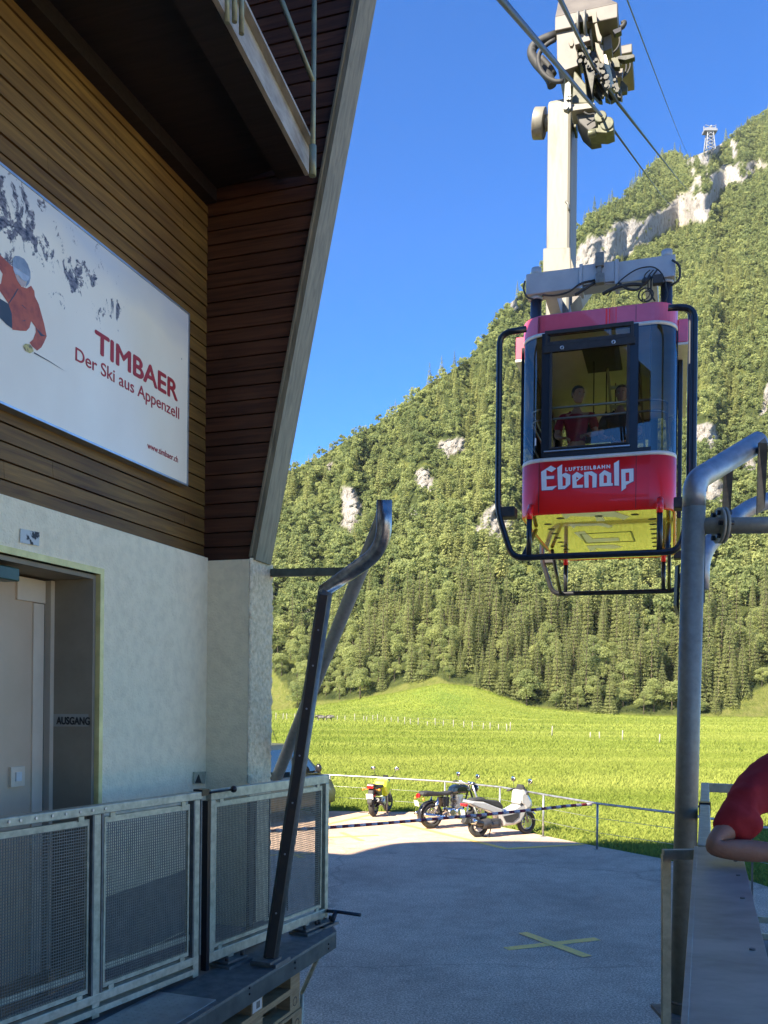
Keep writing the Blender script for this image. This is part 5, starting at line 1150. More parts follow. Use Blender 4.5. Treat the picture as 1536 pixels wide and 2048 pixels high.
mb = MB(); p = hb(1131, 402, aH - .01); mb.tube([p, p + V * .04 - Vector((0, 0, .05)), p + V * .06 - Vector((0, 0, .16))], .016, 8); mb.build('step_hook', M_galv_dk, hg)

# carriage on the track rope
CG = GO
aC = 14.05
mb = MB(); 
cz = lambda pts, a, d, mm, nm, par, bv=.015: (lambda mb_: (gprism(mb_, pts, a, d), mb_.build(nm, mm, par, bevel=bv))[1])(MB())
top = MB()
lo_ = [on_a(x, y, aC) for x, y in ((1110, 56), (1235, 40))]; hi_ = [on_a(x, y, aC) for x, y in ((1108, 28), (1234, 11))]
L_b, R_b = lo_[0].dot(V), lo_[1].dot(V); z0c = (lo_[0].z + lo_[1].z) / 2; z1c = (hi_[0].z + hi_[1].z) / 2
top.sbox(aC, aC + 1.1, L_b, R_b, z0c, z1c)
top.hexa([S(aC, L_b, z1c), S(aC, R_b, z1c), S(aC + 1.1, R_b, z1c), S(aC + 1.1, L_b, z1c), S(aC + .35, L_b + .0, z1c + .50), S(aC + .35, R_b - .36, z1c + .50), S(aC + .8, R_b - .36, z1c + .50), S(aC + .8, L_b + .0, z1c + .50)])
cs = top.build('carriage_housing', M_case, GO, bevel=.012)
cz([(1113, 60), (1150, 55), (1157, 118), (1157, 131), (1128, 141), (1114, 128)], aC + .05, .9, M_case, 'housing_side', cs)
rr_ = MB(); lo2 = [on_a(x, y, aC + 1.6) for x, y in ((1205, 112), (1264, 108))]; hi2 = [on_a(x, y, aC + 1.6) for x, y in ((1205, 96), (1263, 90))]
Lb2, Rb2 = lo2[0].dot(V), lo2[1].dot(V); z0d, z1d = (lo2[0].z + lo2[1].z) / 2, (hi2[0].z + hi2[1].z) / 2
rr_.sbox(aC + 1.6, aC + 2.6, Lb2, Rb2, z0d, z1d); rr_.hexa([S(aC + 1.6, Lb2, z1d), S(aC + 1.6, Rb2, z1d), S(aC + 2.6, Rb2, z1d), S(aC + 2.6, Lb2, z1d), S(aC + 1.9, Lb2, z1d + .2), S(aC + 1.9, Rb2 - .25, z1d + .2), S(aC + 2.3, Rb2 - .25, z1d + .2), S(aC + 2.3, Lb2, z1d + .2)])
rr_.build('rear_housing', M_case, GO, bevel=.012)
cz([(1148, 138), (1172, 168), (1176, 207), (1144, 207)], aC + .1, .5, M_olive, 'bracket_plate', cs)
cz([(1141, 208), (1190, 205), (1190, 215), (1141, 222)], aC - .05, .35, M_cream, 'cross_beam', cs)
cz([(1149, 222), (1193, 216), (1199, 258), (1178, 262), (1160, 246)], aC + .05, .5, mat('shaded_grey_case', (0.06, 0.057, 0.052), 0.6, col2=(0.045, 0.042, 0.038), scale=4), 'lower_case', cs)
cz([(1146, 222), (1153, 224), (1152, 255), (1146, 255)], aC + .4, .3, M_olive, 'side_rail', cs)
# link chain plate beside the hanger top
mb = MB(); gprism(mb, [(1130, 168), (1141, 160), (1142, 215), (1136, 222), (1127, 218)], aC - .10, .08)
for x, y in ((1135, 193), (1135, 199), (1140, 193), (1140, 199), (1132, 216)):
    p = on_a(x, y, aC - .10); mb.cyl(p, p - U * .03, .022 if y < 210 else .04, seg=10)
mb.build('link_plate', M_galv_dk, cs)
# sheaves
for x, y, rpx, ww in ((1164, 51, 24, .13), (1158, 100, 20, .10), (1178, 78, 20, .10), (1186, 112, 20, .10), (1200, 130, 18, .10), (1212, 158, 18, .10), (1228, 182, 16, .10), (1240, 190, 14, .08)):
    mb = MB(); mb_r = MB(); a_ = aC - .08 + max(0, (y - 51)) * .012; c_ = on_a(x, y, a_); r_ = rpx / 128
    mb.cyl(c_ - V * ww / 2, c_ - V * (ww / 2 - .03), r_, seg=26); mb.cyl(c_ + V * (ww / 2 - .03), c_ + V * ww / 2, r_, seg=26); mb_r.cyl(c_ - V * (ww / 2 - .03), c_ + V * (ww / 2 - .03), r_ * .82, seg=26)
    sv_ = mb.build('sheave', M_galv_dk, cs)
def kite(pts, a, d, mm, nm): cz(pts, a, d, mm, nm, cs, .006)
M_plate = mat('beige_plate', (0.17, 0.15, 0.11), 0.55, col2=(0.12, 0.10, 0.075), scale=9)
kite([(1194, 45), (1200, 66), (1204, 74), (1202, 83), (1196, 82), (1193, 72), (1189, 48)], aC - .18, .06, M_plate, 'side_plate')
kite([(1137, 84), (1140, 77), (1145, 76), (1148, 85), (1145, 92), (1140, 92)], aC - .18, .06, M_plate, 'side_plate')
kite([(1147, 70), (1176, 66), (1181, 80), (1150, 90)], aC - .12, .12, M_case, 'sheave_yoke')
kite([(1148, 31), (1193, 23), (1194, 44), (1186, 46), (1184, 32), (1174, 34), (1176, 42), (1150, 46)], aC - .10, .12, M_plate, 'upper_yoke')
kite([(1206, 75), (1222, 68), (1224, 96), (1208, 102)], aC + .3, .5, M_case, 'white_box')
for pts, mm in (([(1150, 92), (1164, 130), (1172, 168), (1166, 140), (1156, 110)], M_olive), ([(1165, 92), (1176, 96), (1190, 140), (1184, 190), (1172, 140)], M_greasy), ([(1166, 138), (1178, 135), (1188, 195), (1178, 205), (1170, 165)], M_olive), ([(1178, 100), (1200, 106), (1216, 150), (1216, 190), (1190, 150)], M_greasy),
                ([(1190, 84), (1206, 90), (1208, 130), (1200, 122), (1192, 100)], M_plate), ([(1196, 140), (1216, 160), (1232, 196), (1222, 202), (1204, 176)], M_greasy), ([(1200, 110), (1212, 108), (1222, 140), (1230, 180), (1220, 175), (1206, 140)], M_galv), ([(1218, 118), (1226, 130), (1236, 165), (1242, 196), (1234, 194), (1224, 160)], M_greasy),
                ([(1178, 150), (1186, 150), (1200, 190), (1205, 202), (1198, 202), (1186, 190)], M_olive), ([(1210, 182), (1222, 188), (1220, 202), (1210, 198)], M_greasy), ([(1222, 116), (1238, 112), (1240, 134), (1226, 134)], M_olive), ([(1230, 138), (1246, 136), (1244, 154), (1232, 156)], M_case), ([(1242, 158), (1255, 172), (1254, 182), (1244, 184), (1240, 170)], M_olive), ([(1225, 60), (1243, 52), (1243, 62), (1230, 68)], M_black), ([(1236, 112), (1268, 108), (1270, 114), (1250, 120), (1236, 118)], M_greasy)):
    a_ = aC - .02 + (pts[0][1] - 90) * .010; kite(pts, a_, .10, mm, 'linkage_plate')
rs_ = random.Random(11)
for k in range(16):
    x = 1160 + rs_.random() * 70; y = 95 + (x - 1160) * 0.9 + rs_.random() * 40; L = 18 + rs_.random() * 22; wpx = 3 + rs_.random() * 4; sl = .35 + rs_.random() * .3
    a_ = aC + .10 + rs_.random() * .35; mm = (M_greasy, M_olive, M_galv, M_greasy, M_plate)[k % 5]
    kite([(x, y), (x + wpx, y - 1), (x + wpx + L * sl, y + L), (x + L * sl, y + L + 2)], a_, .05 + .08 * rs_.random(), mm, 'linkage_plate')
mb = MB()
for k in range(26):
    x = 1158 + rs_.random() * 78; y = 90 + (x - 1160) * 0.95 + rs_.random() * 36; p = on_a(x, y, aC - .06 + rs_.random() * .1); mb.cyl(p, p - U * .05, .018 + rs_.random() * .02, seg=8)
mb.build('linkage_pin', M_greasy, cs)
mb = MB()
for pts, r_, a_ in (([(1112, 70), (1085, 80), (1066, 92), (1062, 108), (1072, 125), (1086, 140), (1100, 158), (1104, 172)], .075, aC + .3), ([(1111, 79), (1094, 88), (1078, 106), (1076, 122), (1082, 142), (1096, 156), (1112, 164), (1127, 162)], .035, aC + .1), ([(1108, 150), (1100, 135), (1090, 124), (1082, 116)], .05, aC + .35),
                    ([(1238, 66), (1240, 84), (1236, 96), (1226, 106)], .016, aC + .2), ([(1258, 118), (1262, 132), (1254, 148), (1244, 156)], .016, aC + 1.4), ([(1250, 118), (1254, 134), (1248, 152)], .014, aC + 1.4), ([(1243, 48), (1250, 44), (1246, 54), (1222, 62)], .04, aC + .5), ([(1168, 224), (1178, 230), (1190, 226), (1190, 238), (1174, 250)], .012, aC - .02)):
    mb.tube(fillet([on_a(x, y, a_) for x, y in pts], .4, 5), r_, 10)
mb.build('hose', M_rubber, cs)
# haul rope grip
M_grip = mat('olive_grip', (0.095, 0.10, 0.055), 0.5, 0.2, col2=(0.05, 0.052, 0.03), scale=12)
mb = MB(); gprism(mb, [(1196, 228), (1212, 226), (1217, 246), (1226, 246), (1228, 260), (1212, 266), (1178, 264), (1176, 258), (1196, 255)], aC - .1, .3)
c_ = on_a(1201, 232, aC - .14); mb.cyl(c_, c_ + U * .3, .09, seg=18); c_ = on_a(1214, 246, aC - .12); mb.cyl(c_, c_ + U * .3, .10, seg=18); c_ = on_a(1184, 267, aC - .12); mb.cyl(c_ - V * .06, c_ + V * .06, .05, seg=14)
mb.build('rope_grip', M_grip, cs, bevel=.012)

# ------------------------------------------------------------------ ropes
def rope(label, pts, r, name='rope'):
    mb = MB(); mb.tube(pts, r, 8, smooth=True); o = mb.build(name, M_rope, None, pts[0]); return tag(o, label, 'cable', 'ropes of the cable car')
pm = on_a(1186, 132, aC - .16); pc2 = on_a(1236, 206, aC + .25)
far1 = W(1392, 362, 640)
near1 = W(1119, -4, 8.25); d_ = (near1 - pm)
def sag(p, q, s, n=14):
    return [p.lerp(q, t / n) - Vector((0, 0, s * 4 * (t / n) * (1 - t / n))) for t in range(n + 1)]
rope('thick grey track rope running over the wheels of the cable car carriage', [near1 + d_ * 1.0, near1, pm, pc2] + sag(pc2, far1, 4)[1:], .024)
gp_ = on_a(1203, 232, aC - .16); g2 = on_a(1226, 258, aC - .0); near2 = on_b(1000, -4, -.97)
rope('haul rope ending at the olive rope grip under the carriage, leftmost rope', [near2 + (near2 - gp_) * .6, near2, gp_], .021)
rope('haul rope running uphill from the olive rope grip to the cliff', [g2] + sag(g2, W(1352, 392, 520), 3)[1:], .017)
rope('thin free rope to the right of the carriage, rising to the mast on the ridge', [W(1225, -90, 24), W(1253, -4, 30)] + sag(W(1253, -4, 30), W(1386, 314, 650), 3)[1:], .03)

# people in the cabin
def passenger(b, a, label, shirt, hs=1.0, turn=(0, -1, 0)):
    z0 = zf0 + .06; base = S(A0 + a, CBb + b, z0)
    P = thing('person', label, 'person', base)
    f = lambda x, y, z: base + V * x + U * y + Vector((0, 0, z))
    J = [(f(0, 0, .95), .13), (f(0, 0, 1.28), .15), (f(0, 0, 1.44), .08), (f(0, 0, 1.52), .055), (f(-.2, 0, 1.38), .06), (f(-.27, -.02, 1.10), .042), (f(-.18, -.2, 1.02), .032), (f(.2, 0, 1.38), .06), (f(.27, -.02, 1.10), .042), (f(.16, -.2, 1.04), .032), (f(-.09, 0, .85), .09), (f(-.1, 0, .48), .06), (f(-.1, .02, .08), .042), (f(.09, 0, .85), .09), (f(.1, 0, .48), .06), (f(.1, .02, .08), .042)]
    skin_obj('body', J, [(0, 1), (1, 2), (2, 3), (1, 4), (4, 5), (5, 6), (1, 7), (7, 8), (8, 9), (0, 10), (10, 11), (11, 12), (0, 13), (13, 14), (14, 15)], M_skin, P, 0, 2)
    J = [(f(0, 0, .92), .15), (f(0, 0, 1.28), .17), (f(0, 0, 1.43), .085), (f(-.2, 0, 1.38), .08), (f(-.26, -.01, 1.16), .068), (f(.2, 0, 1.38), .08), (f(.26, -.01, 1.16), .068)]
    skin_obj('shirt', J, [(0, 1), (1, 2), (1, 3), (3, 4), (1, 5), (5, 6)], shirt, P, 0, 2)
    J = [(f(0, 0, .94), .152), (f(-.09, 0, .82), .105), (f(-.1, 0, .48), .075), (f(-.1, .02, .1), .06), (f(.09, 0, .82), .105), (f(.1, 0, .48), .075), (f(.1, .02, .1), .06)]
    skin_obj('trousers', J, [(0, 1), (1, 2), (2, 3), (0, 4), (4, 5), (5, 6)], M_darkcloth, P, 0, 2)
    hand(P, f(-.18, -.2, 1.02), Vector((.5, -.6, -.1)), Vector((0, 0, -1)), M_skin); hand(P, f(.16, -.2, 1.04), Vector((-.5, -.6, -.1)), Vector((0, 0, -1)), M_skin)
    for s_ in (-.1, .1): skin_obj('shoe', [(f(s_, .03, .05), .045), (f(s_, -.08, .04), .042), (f(s_, -.17, .035), .034)], [(0, 1), (1, 2)], M_rubber, P, 0, 2)
    head(P, f(.02, -.02, 1.66), turn, M_skin, M_hair)
passenger(-.30, .42, 'passenger in a dark red shirt behind the left half of the cabin window', mat('wine_shirt', (0.26, 0.012, 0.03), 0.85, col2=(0.2, 0.01, 0.02), scale=12), turn=(.4, -1, -.25))
passenger(.28, .55, 'passenger in dark clothes behind the right half of the cabin window', M_darkcloth, turn=(-.4, -1, -.2))

# ================================================================== YARD FENCE AND BARRIER CHAIN
ZF = 0.95
FX = [(540, 1547), (660, 1550), (775, 1556), (890, 1563), (1000, 1574), (1087, 1589), (1195, 1607), (1352, 1626), (1440, 1640), (1560, 1660)]
fpts = [G(x, y, ZF) for x, y in FX]
fpts = [fpts[0] - Vector((14, -.2, 0))] + fpts + [fpts[-1] + (fpts[-1] - fpts[-2]) * 4]
YF = thing('tube_fence', 'low galvanised tube fence with wires between asphalt and meadow', 'fence', Vector((fpts[5].x, fpts[5].y, 0)))
M_fencetube = mat('pale_zinc_tube', (0.19, 0.19, 0.18), 0.4, 0.6, col2=(0.38, 0.40, 0.40), scale=12)
mb = MB(); mb.tube(fpts, .024, 10); mb.build('top_rail', M_fencetube, YF)
for p in fpts:
    mb = MB(); mb.cyl((p.x, p.y, 0), (p.x, p.y, ZF), .023, seg=10); mb.box((p.x, p.y, .006), (.12, .12, .012)); mb.build('post', M_fencetube, YF)
mb = MB()
for z in (.35, .65): mb.tube([Vector((p.x, p.y, z)) for p in fpts], .005, 6)
mb.build('wire', M_fencetube, YF)
ca, cb_ = W(480, 1668, 15.6), G(1187, 1608, .92)
chn = thing('barrier_chain', 'striped barrier chain hanging across the yard in front of the parked motorbikes', 'chain', ca)
PTS = [ca, W(545, 1662, 16.0), W(660, 1655, 16.6), W(752, 1648, 17.0), W(846, 1640, 17.5), W(975, 1629, 18.0), W(1073, 1619, 18.3), W(1135, 1612, 18.6), cb_]
ln = [0]
for i in range(len(PTS) - 1): ln.append(ln[-1] + (PTS[i + 1] - PTS[i]).length)
def along(s):
    for i in range(len(PTS) - 1):
        if s <= ln[i + 1]: return PTS[i].lerp(PTS[i + 1], (s - ln[i]) / (ln[i + 1] - ln[i]))
    return PTS[-1]
m1, m2 = MB(), MB(); s = 0; k = 0
while s < ln[-1] - .05:
    e = min(s + .12, ln[-1]); (m1 if k % 2 else m2).cyl(along(s), along(e), .032, seg=7); s = e; k += 1
m1.build('dark_link', mat('dark_red_link', (0.30, 0.012, 0.03), 0.5, col2=(0.05, 0.012, 0.02), scale=8), chn); m2.build('pale_link', mat('pale_pink_link', (0.62, 0.48, 0.46), 0.5, col2=(0.5, 0.4, 0.4), scale=8), chn)
mb = MB(); mb.cyl((ca.x, ca.y, 0), (ca.x, ca.y, ca.z + .15), .03); mb.cyl((ca.x, ca.y, 0), (ca.x, ca.y, .03), .14)
tag(mb.build('barrier_post', M_galv, None, (ca.x, ca.y, 0)), 'short zinc post holding the barrier chain behind the white pier', 'post')

# ================================================================== TWO WHEELERS  (local axes: x forward, y left, z up; origin under the rear wheel)
def wheel(root, x, r, w, rim_m, spokes=8, disc=True, steer=0.0, yo=0.0):
    c = Vector((x, yo, r)); axx = Vector((math.sin(steer) * -1, math.cos(steer), 0))
    mb = MB(); mb.torus(c, axx, r - w * .5, w * .5, 30, 10, 1.15); wh = mb.build('wheel', M_rubber, root)
    mb = MB(); mb.torus(c, axx, r - w - .012, .014, 28, 8, 2.2); mb.cyl(c - axx * .045, c + axx * .045, .045, seg=14)
    u1 = axx.orthogonal().normalized(); u2 = axx.cross(u1)
    for k in range(spokes):
        an = 2 * math.pi * k / spokes; dd = u1 * math.cos(an) + u2 * math.sin(an); mb.bar(c + dd * .03, c + dd * (r - w - .01), .022 if spokes < 12 else .006, .014 if spokes < 12 else .006, axx)
    mb.build('rim', rim_m, wh)
    if disc:
        mb = MB(); mb.cyl(c - axx * .065, c - axx * .060, r * .42, seg=22); mb.build('brake_disc', M_chrome, wh)
    return wh
def mirrors(root, bx, bz, w, up, m_stem=M_black, face=M_chrome, size=.055):
    for s_ in (-1, 1):
        p = Vector((bx, s_ * w * .75, bz)); q = p + Vector((.02, s_ * .06, up))
        mb = MB(); mb.tube([p, q], .006, 6); mb.sphere(q + Vector((.012, s_ * .02, .02)), size, 14, 8, (.25, 1.15, .8)); mr = mb.build('mirror', M_black, root)
        mb = MB(); mb.sphere(q + Vector((-.004, s_ * .02, .02)), size * .92, 14, 8, (.12, 1.1, .76)); mb.build('mirror_glass', face, mr)
def profile(mb, pts, half, taper=.8, bulge=True):
    """side outline (x, z) given a rounded thickness"""
    n = len(pts); rings = []
    for k, (y, sc_) in enumerate(((-1, taper), (-.8, .97), (0, 1.0), (.8, .97), (1, taper))):
        cx = sum(p[0] for p in pts) / n; cz_ = sum(p[1] for p in pts) / n
        rings.append([Vector((cx + (p[0] - cx) * sc_, y * half, cz_ + (p[1] - cz_) * sc_)) for p in pts])
    vs = [p for r_ in rings for p in r_]; fs = []
    for i in range(4):
        for j in range(n): k = (j + 1) % n; fs.append((i * n + j, i * n + k, (i + 1) * n + k, (i + 1) * n + j))
    tri = tessellate_polygon([[Vector((p[0], p[1], 0)) for p in pts]])
    for t in tri: fs.append(tuple(t)); fs.append(tuple(i + 4 * n for i in t)[::-1])
    mb.add(vs, fs, False)
def plate(root, x, z, m=M_white, w=.18, h=.14, tilt=.15):
    mb = MB(); mb.box((x, 0, z), (.006, w, h), (Vector((math.cos(tilt), 0, math.sin(tilt))), Vector((0, 1, 0)), Vector((-math.sin(tilt), 0, math.cos(tilt))))); p = mb.build('number_plate', m, root, bevel=.004)
def heading(rear, front_px, wb):
    t = G(front_px[0], front_px[1], 0); dx = t.x - rear.x; dx = max(-wb * .99, min(wb * .99, dx)); dy = math.sqrt(wb * wb - dx * dx); return math.atan2(dy, dx)

# --- silver white scooter
rear = G(956, 1674, 0); wb = 1.30
SC = thing('scooter', 'silver white scooter with black seat parked by the fence, nearest of the three bikes', 'scooter', rear, heading(rear, (1056, 1671), wb), 'parked two wheelers')
M_pearl = mat('pearl_white_paint', (0.44, 0.43, 0.41), 0.3, 0.15, coat=0.6, col2=(0.36, 0.355, 0.34), scale=2)
wheel(SC, 0, .255, .11, M_alu, 8); wheel(SC, wb, .265, .10, M_alu, 8, steer=.12)
mb = MB(); profile(mb, [(-.36, .80), (-.30, .84), (.05, .80), (.42, .66), (.60, .60), (.62, .52), (.40, .50), (.15, .60), (-.05, .66), (-.25, .74)], .17); mb.build('rear_fairing', M_pearl, SC, bevel=.012)
mb = MB(); profile(mb, [(.40, .52), (.66, .56), (.80, .60), (1.02, .70), (1.18, .78), (1.24, .66), (1.16, .45), (1.05, .30), (.90, .24), (.55, .22), (.50, .34)], .185); mb.build('lower_fairing', M_pearl, SC, bevel=.012)
mb = MB(); profile(mb, [(.98, .72), (1.00, .95), (1.03, 1.02), (1.12, 1.04), (1.18, 1.00), (1.34, .76), (1.36, .66), (1.30, .56), (1.18, .52), (1.10, .64)], .20, .62); mb.build('front_shield', M_pearl, SC, bevel=.012)
mb = MB(); profile(mb, [(1.06, 1.00), (1.10, 1.14), (1.15, 1.14), (1.36, .80), (1.36, .76)], .12, .7); profile(mb, [(.52, .46), (.80, .50), (1.00, .56), (.98, .42), (.80, .30), (.60, .32)], .195, .9); profile(mb, [(1.02, .80), (1.20, .78), (1.14, .70), (1.0, .66)], .19, .9)
mb.build('black_trim', M_rubber, SC)
mb = MB(); profile(mb, [(-.28, .83), (-.20, .88), (.05, .88), (.16, .84), (.30, .82), (.48, .80), (.60, .68), (.60, .60), (.42, .66), (.05, .80)], .14, .8); mb.build('seat', M_rubber, SC, bevel=.02)
mb = MB(); mb.cyl((-.02, -.16, .30), (.20, -.15, .33), .11); mb.box((.30, -.12, .30), (.38, .14, .22)); mb.tube([(.1, -.12, .28), (.42, -.12, .30)], .09); mb.build('engine', mat('dark_engine', (0.05, 0.05, 0.05), 0.45, 0.5, col2=(0.09, 0.09, 0.09), scale=10), SC, bevel=.015)
mb = MB(); mb.tube([(-.28, -.20, .40), (-.22, -.20, .39), (.18, -.19, .26)], [.06, .075, .065], 14); ex_ = mb.build('silencer', M_black, SC)
mb = MB(); mb.tube([(-.31, -.20, .405), (-.20, -.20, .38)], [.07, .078], 14); mb.build('silencer_cap', M_chrome, ex_)
mb = MB(); mb.tube([(0, -.15, .28), (-.20, -.14, .70)], .022, 8); mb.tube([(wb, -.07, .27), (wb - .10, -.06, .62)], .025, 8); mb.tube([(wb, .07, .27), (wb - .10, .06, .62)], .025, 8); mb.build('shock_absorber', M_galv_dk, SC)
mb = MB(); mb.tube([(1.10, -.34, .98), (1.13, -.22, 1.03), (1.13, 0, 1.05), (1.13, .22, 1.03), (1.10, .34, .98)], .018, 8); hb_ = mb.build('handlebar', M_black, SC)
mb = MB()
for s_ in (-1, 1): mb.tube([(1.09, s_ * .32, .98), (1.03, s_ * .40, .96)], .022, 8)
mb.build('grip', M_rubber, hb_); mirrors(SC, 1.13, 1.04, .34, .18, size=.075)
mb = MB(); profile(mb, [(-.33, .56), (-.18, .62), (-.12, .50), (-.22, .36), (-.34, .30), (-.42, .34)], .08); mb.build('rear_mudguard', M_rubber, SC); plate(SC, -.40, .55)
mb = MB(); profile(mb, [(1.06, .40), (1.10, .52), (1.26, .58), (1.44, .54), (1.54, .44), (1.40, .50), (1.26, .52), (1.14, .47)], .075); mb.build('front_mudguard', M_pearl, SC)
mb = MB(); mb.box((-.37, 0, .735), (.07, .22, .06)); mb.build('tail_light', M_taillight, SC, bevel=.01)
mb = MB(); mb.sphere((1.33, .10, .74), .06, 10, 8, (.6, 1, .7)); mb.sphere((1.33, -.10, .74), .06, 10, 8, (.6, 1, .7)); mb.build('headlight', M_glass_car, SC)
mb = MB()
for s_ in (-1, 1): mb.tube([(.30, s_ * .07, .22), (.18, s_ * .16, .005)], .013, 8)
mb.tube([(.18, -.16, .012), (.18, .16, .012)], .011, 8); mb.build('centre_stand', M_black, SC)

# --- black classic motorcycle
rear = G(862, 1657, 0); wb = 1.42
MC = thing('motorcycle', 'black classic motorcycle with chrome engine and round mirror behind the scooter', 'motorcycle', rear, heading(rear, (958, 1650), wb), 'parked two wheelers')
M_tank = mat('black_green_tank', (0.006, 0.009, 0.009), 0.15, 0.0, coat=0.6, col2=(0.008, 0.011, 0.011), scale=3)
wheel(MC, 0, .315, .12, M_alu, 24); wheel(MC, wb, .32, .105, M_alu, 24, steer=.25)
mb = MB(); profile(mb, [(.52, .84), (.56, .96), (.70, 1.02), (.92, 1.02), (1.06, .96), (1.10, .86), (.98, .80), (.62, .80)], .14, .55); mb.build('tank', M_tank, MC, bevel=.03)
mb = MB(); profile(mb, [(-.34, .82), (-.30, .89), (-.10, .90), (.20, .86), (.40, .85), (.56, .88), (.58, .80), (.35, .77), (-.10, .80)], .13, .8); mb.build('seat', M_rubber, MC, bevel=.025)
mb = MB(); mb.tube([(1.10, 0, .92), (.95, 0, .45), (.85, 0, .25), (.35, 0, .26)], .022, 8); mb.tube([(1.10, 0, .90), (.50, .0, .80), (-.30, .10, .80)], .02, 8); mb.tube([(.50, 0, .78), (-.30, -.10, .80)], .02, 8); mb.tube([(.40, .11, .78), (.30, .10, .40), (0, .11, .315)], .018, 8); mb.tube([(.40, -.11, .78), (.30, -.10, .40), (0, -.11, .315)], .018, 8); mb.build('frame', M_black, MC)
mb = MB(); mb.box((.62, 0, .36), (.44, .24, .22)); mb.cyl((.52, -.16, .36), (.52, .16, .36), .11); mb.cyl((.76, -.15, .36), (.76, .15, .36), .12); mb.build('crankcase', M_chrome, MC, bevel=.03)
mb = MB()
for y in (-.09, .09):
    for k in range(7): mb.box((.72 + k * .004, y, .49 + k * .034), (.19, .15, .018))
    mb.box((.735, y, .75), (.17, .13, .07)); mb.cyl((.72, y, .47), (.745, y, .74), .06)
mb.build('cylinder', M_alu, MC, bevel=.004)
mb = MB(); mb.cyl((.50, -.12, .66), (.58, -.12, .66), .05); mb.cyl((.50, .12, .66), (.58, .12, .66), .05); profile(mb, [(.24, .74), (.46, .74), (.44, .50), (.28, .50)], .12, .9); mb.build('side_cover', M_black, MC, bevel=.01)
for s_ in (-1, 1):
    mb = MB(); mb.tube(fillet([(.84, s_ * .10, .68), (.98, s_ * .12, .62), (.96, s_ * .15, .30), (.70, s_ * .17, .24), (.25, s_ * .18, .28)], .15, 5), .022, 10); mb.tube([(.30, s_ * .18, .275), (.20, s_ * .185, .285), (-.28, s_ * .19, .36), (-.34, s_ * .19, .37)], [.03, .05, .05, .03], 14); mb.build('exhaust', M_chrome, MC)
    mb = MB(); mb.tube([(0, s_ * .13, .33), (.10, s_ * .13, .74)], .018, 8); mb.tube([(.03, s_ * .13, .44), (.09, s_ * .13, .68)], .038, 10); mb.build('shock_absorber', M_chrome, MC)
    mb = MB(); mb.tube([(wb, s_ * .09, .32), (1.16, s_ * .09, .98)], .024, 10); mb.tube([(wb - .01, s_ * .09, .34), (wb - .12, s_ * .09, .64)], .032, 10); mb.build('fork_leg', M_alu if s_ < 0 else M_black, MC)
mb = MB(); mb.sphere((1.28, 0, .90), .10, 16, 10, (.8, 1, 1)); hl = mb.build('headlight', M_black, MC); mb = MB(); mb.sphere((1.335, 0, .90), .088, 14, 8, (.3, 1, 1)); mb.build('lens', M_chrome, hl)
mb = MB(); mb.tube(fillet([(.93, -.40, 1.05), (1.05, -.33, 1.07), (1.15, -.10, 1.0), (1.15, .10, 1.0), (1.05, .33, 1.07), (.93, .40, 1.05)], .1, 5), .013, 8); mb.cyl((1.16, .07, 1.0), (1.18, .07, 1.06), .045); mb.cyl((1.16, -.07, 1.0), (1.18, -.07, 1.06), .045); hb_ = mb.build('handlebar', M_chrome, MC)
mb = MB()
for s_ in (-1, 1): mb.tube([(.92, s_ * .40, 1.05), (1.02, s_ * .35, 1.065)], .019, 8); mb.tube([(1.05, s_ * .30, 1.06), (.98, s_ * .45, 1.07)], .006, 6)
mb.build('grip', M_rubber, hb_); mirrors(MC, 1.04, 1.06, .42, .15, size=.07)
def arc_guard(mb, x, z, r, a0_, a1_, w):
    rg = []
    for k in range(13):
        an = R(a0_ + (a1_ - a0_) * k / 12); rg.append([Vector((x + (r + t_) * math.cos(an), y, z + (r + t_) * math.sin(an))) for y, t_ in ((-w, -.02), (-w, .004), (0, .016), (w, .004), (w, -.02), (0, -.002))])
    mb.loft(rg)
mb = MB(); arc_guard(mb, 0, .315, .345, 60, 205, .075); mb.build('rear_mudguard', M_black, MC); mb = MB(); arc_guard(mb, wb, .32, .345, 20, 160, .065); mb.build('front_mudguard', M_black, MC)
mb = MB(); mb.cyl((-.40, 0, .80), (-.34, 0, .79), .055); mb.build('tail_light', M_taillight, MC)
mb = MB()
for s_ in (-1, 1): mb.tube([(-.30, s_ * .05, .74), (-.33, s_ * .15, .73)], .008, 6); mb.sphere((-.34, s_ * .17, .73), .032, 10, 8)
mb.build('indicator', M_amber, MC); plate(MC, -.42, .62, tilt=.3)
mb = MB(); mb.tube([(.45, .12, .26), (.40, .30, .005)], .012, 8); mb.build('side_stand', M_black, MC)

# --- small yellow motorbike, seen from behind
rear = G(747, 1633, 0); wb = 1.20
YB = thing('motorcycle', 'small lime yellow motorbike seen from behind with red tail light, by the fence', 'motorcycle', rear, heading(rear, (775, 1627), wb), 'parked two wheelers')
M_lime = mat('lime_yellow_paint', (0.60, 0.74, 0.02), 0.3, coat=.5, col2=(0.55, 0.64, 0.03), scale=3)
wheel(YB, 0, .26, .13, M_black, 6); wheel(YB, wb, .26, .12, M_black, 6, steer=-.1)
mb = MB(); profile(mb, [(.42, .74), (.52, .90), (.72, .94), (.90, .86), (.92, .70), (.84, .52), (.66, .46), (.52, .60)], .19, .7); mb.build('tank', M_lime, YB, bevel=.03)
mb = MB(); profile(mb, [(-.28, .84), (-.24, .88), (.15, .80), (.50, .80), (.50, .72), (.1, .72)], .12, .8); mb.build('seat', M_rubber, YB, bevel=.02)
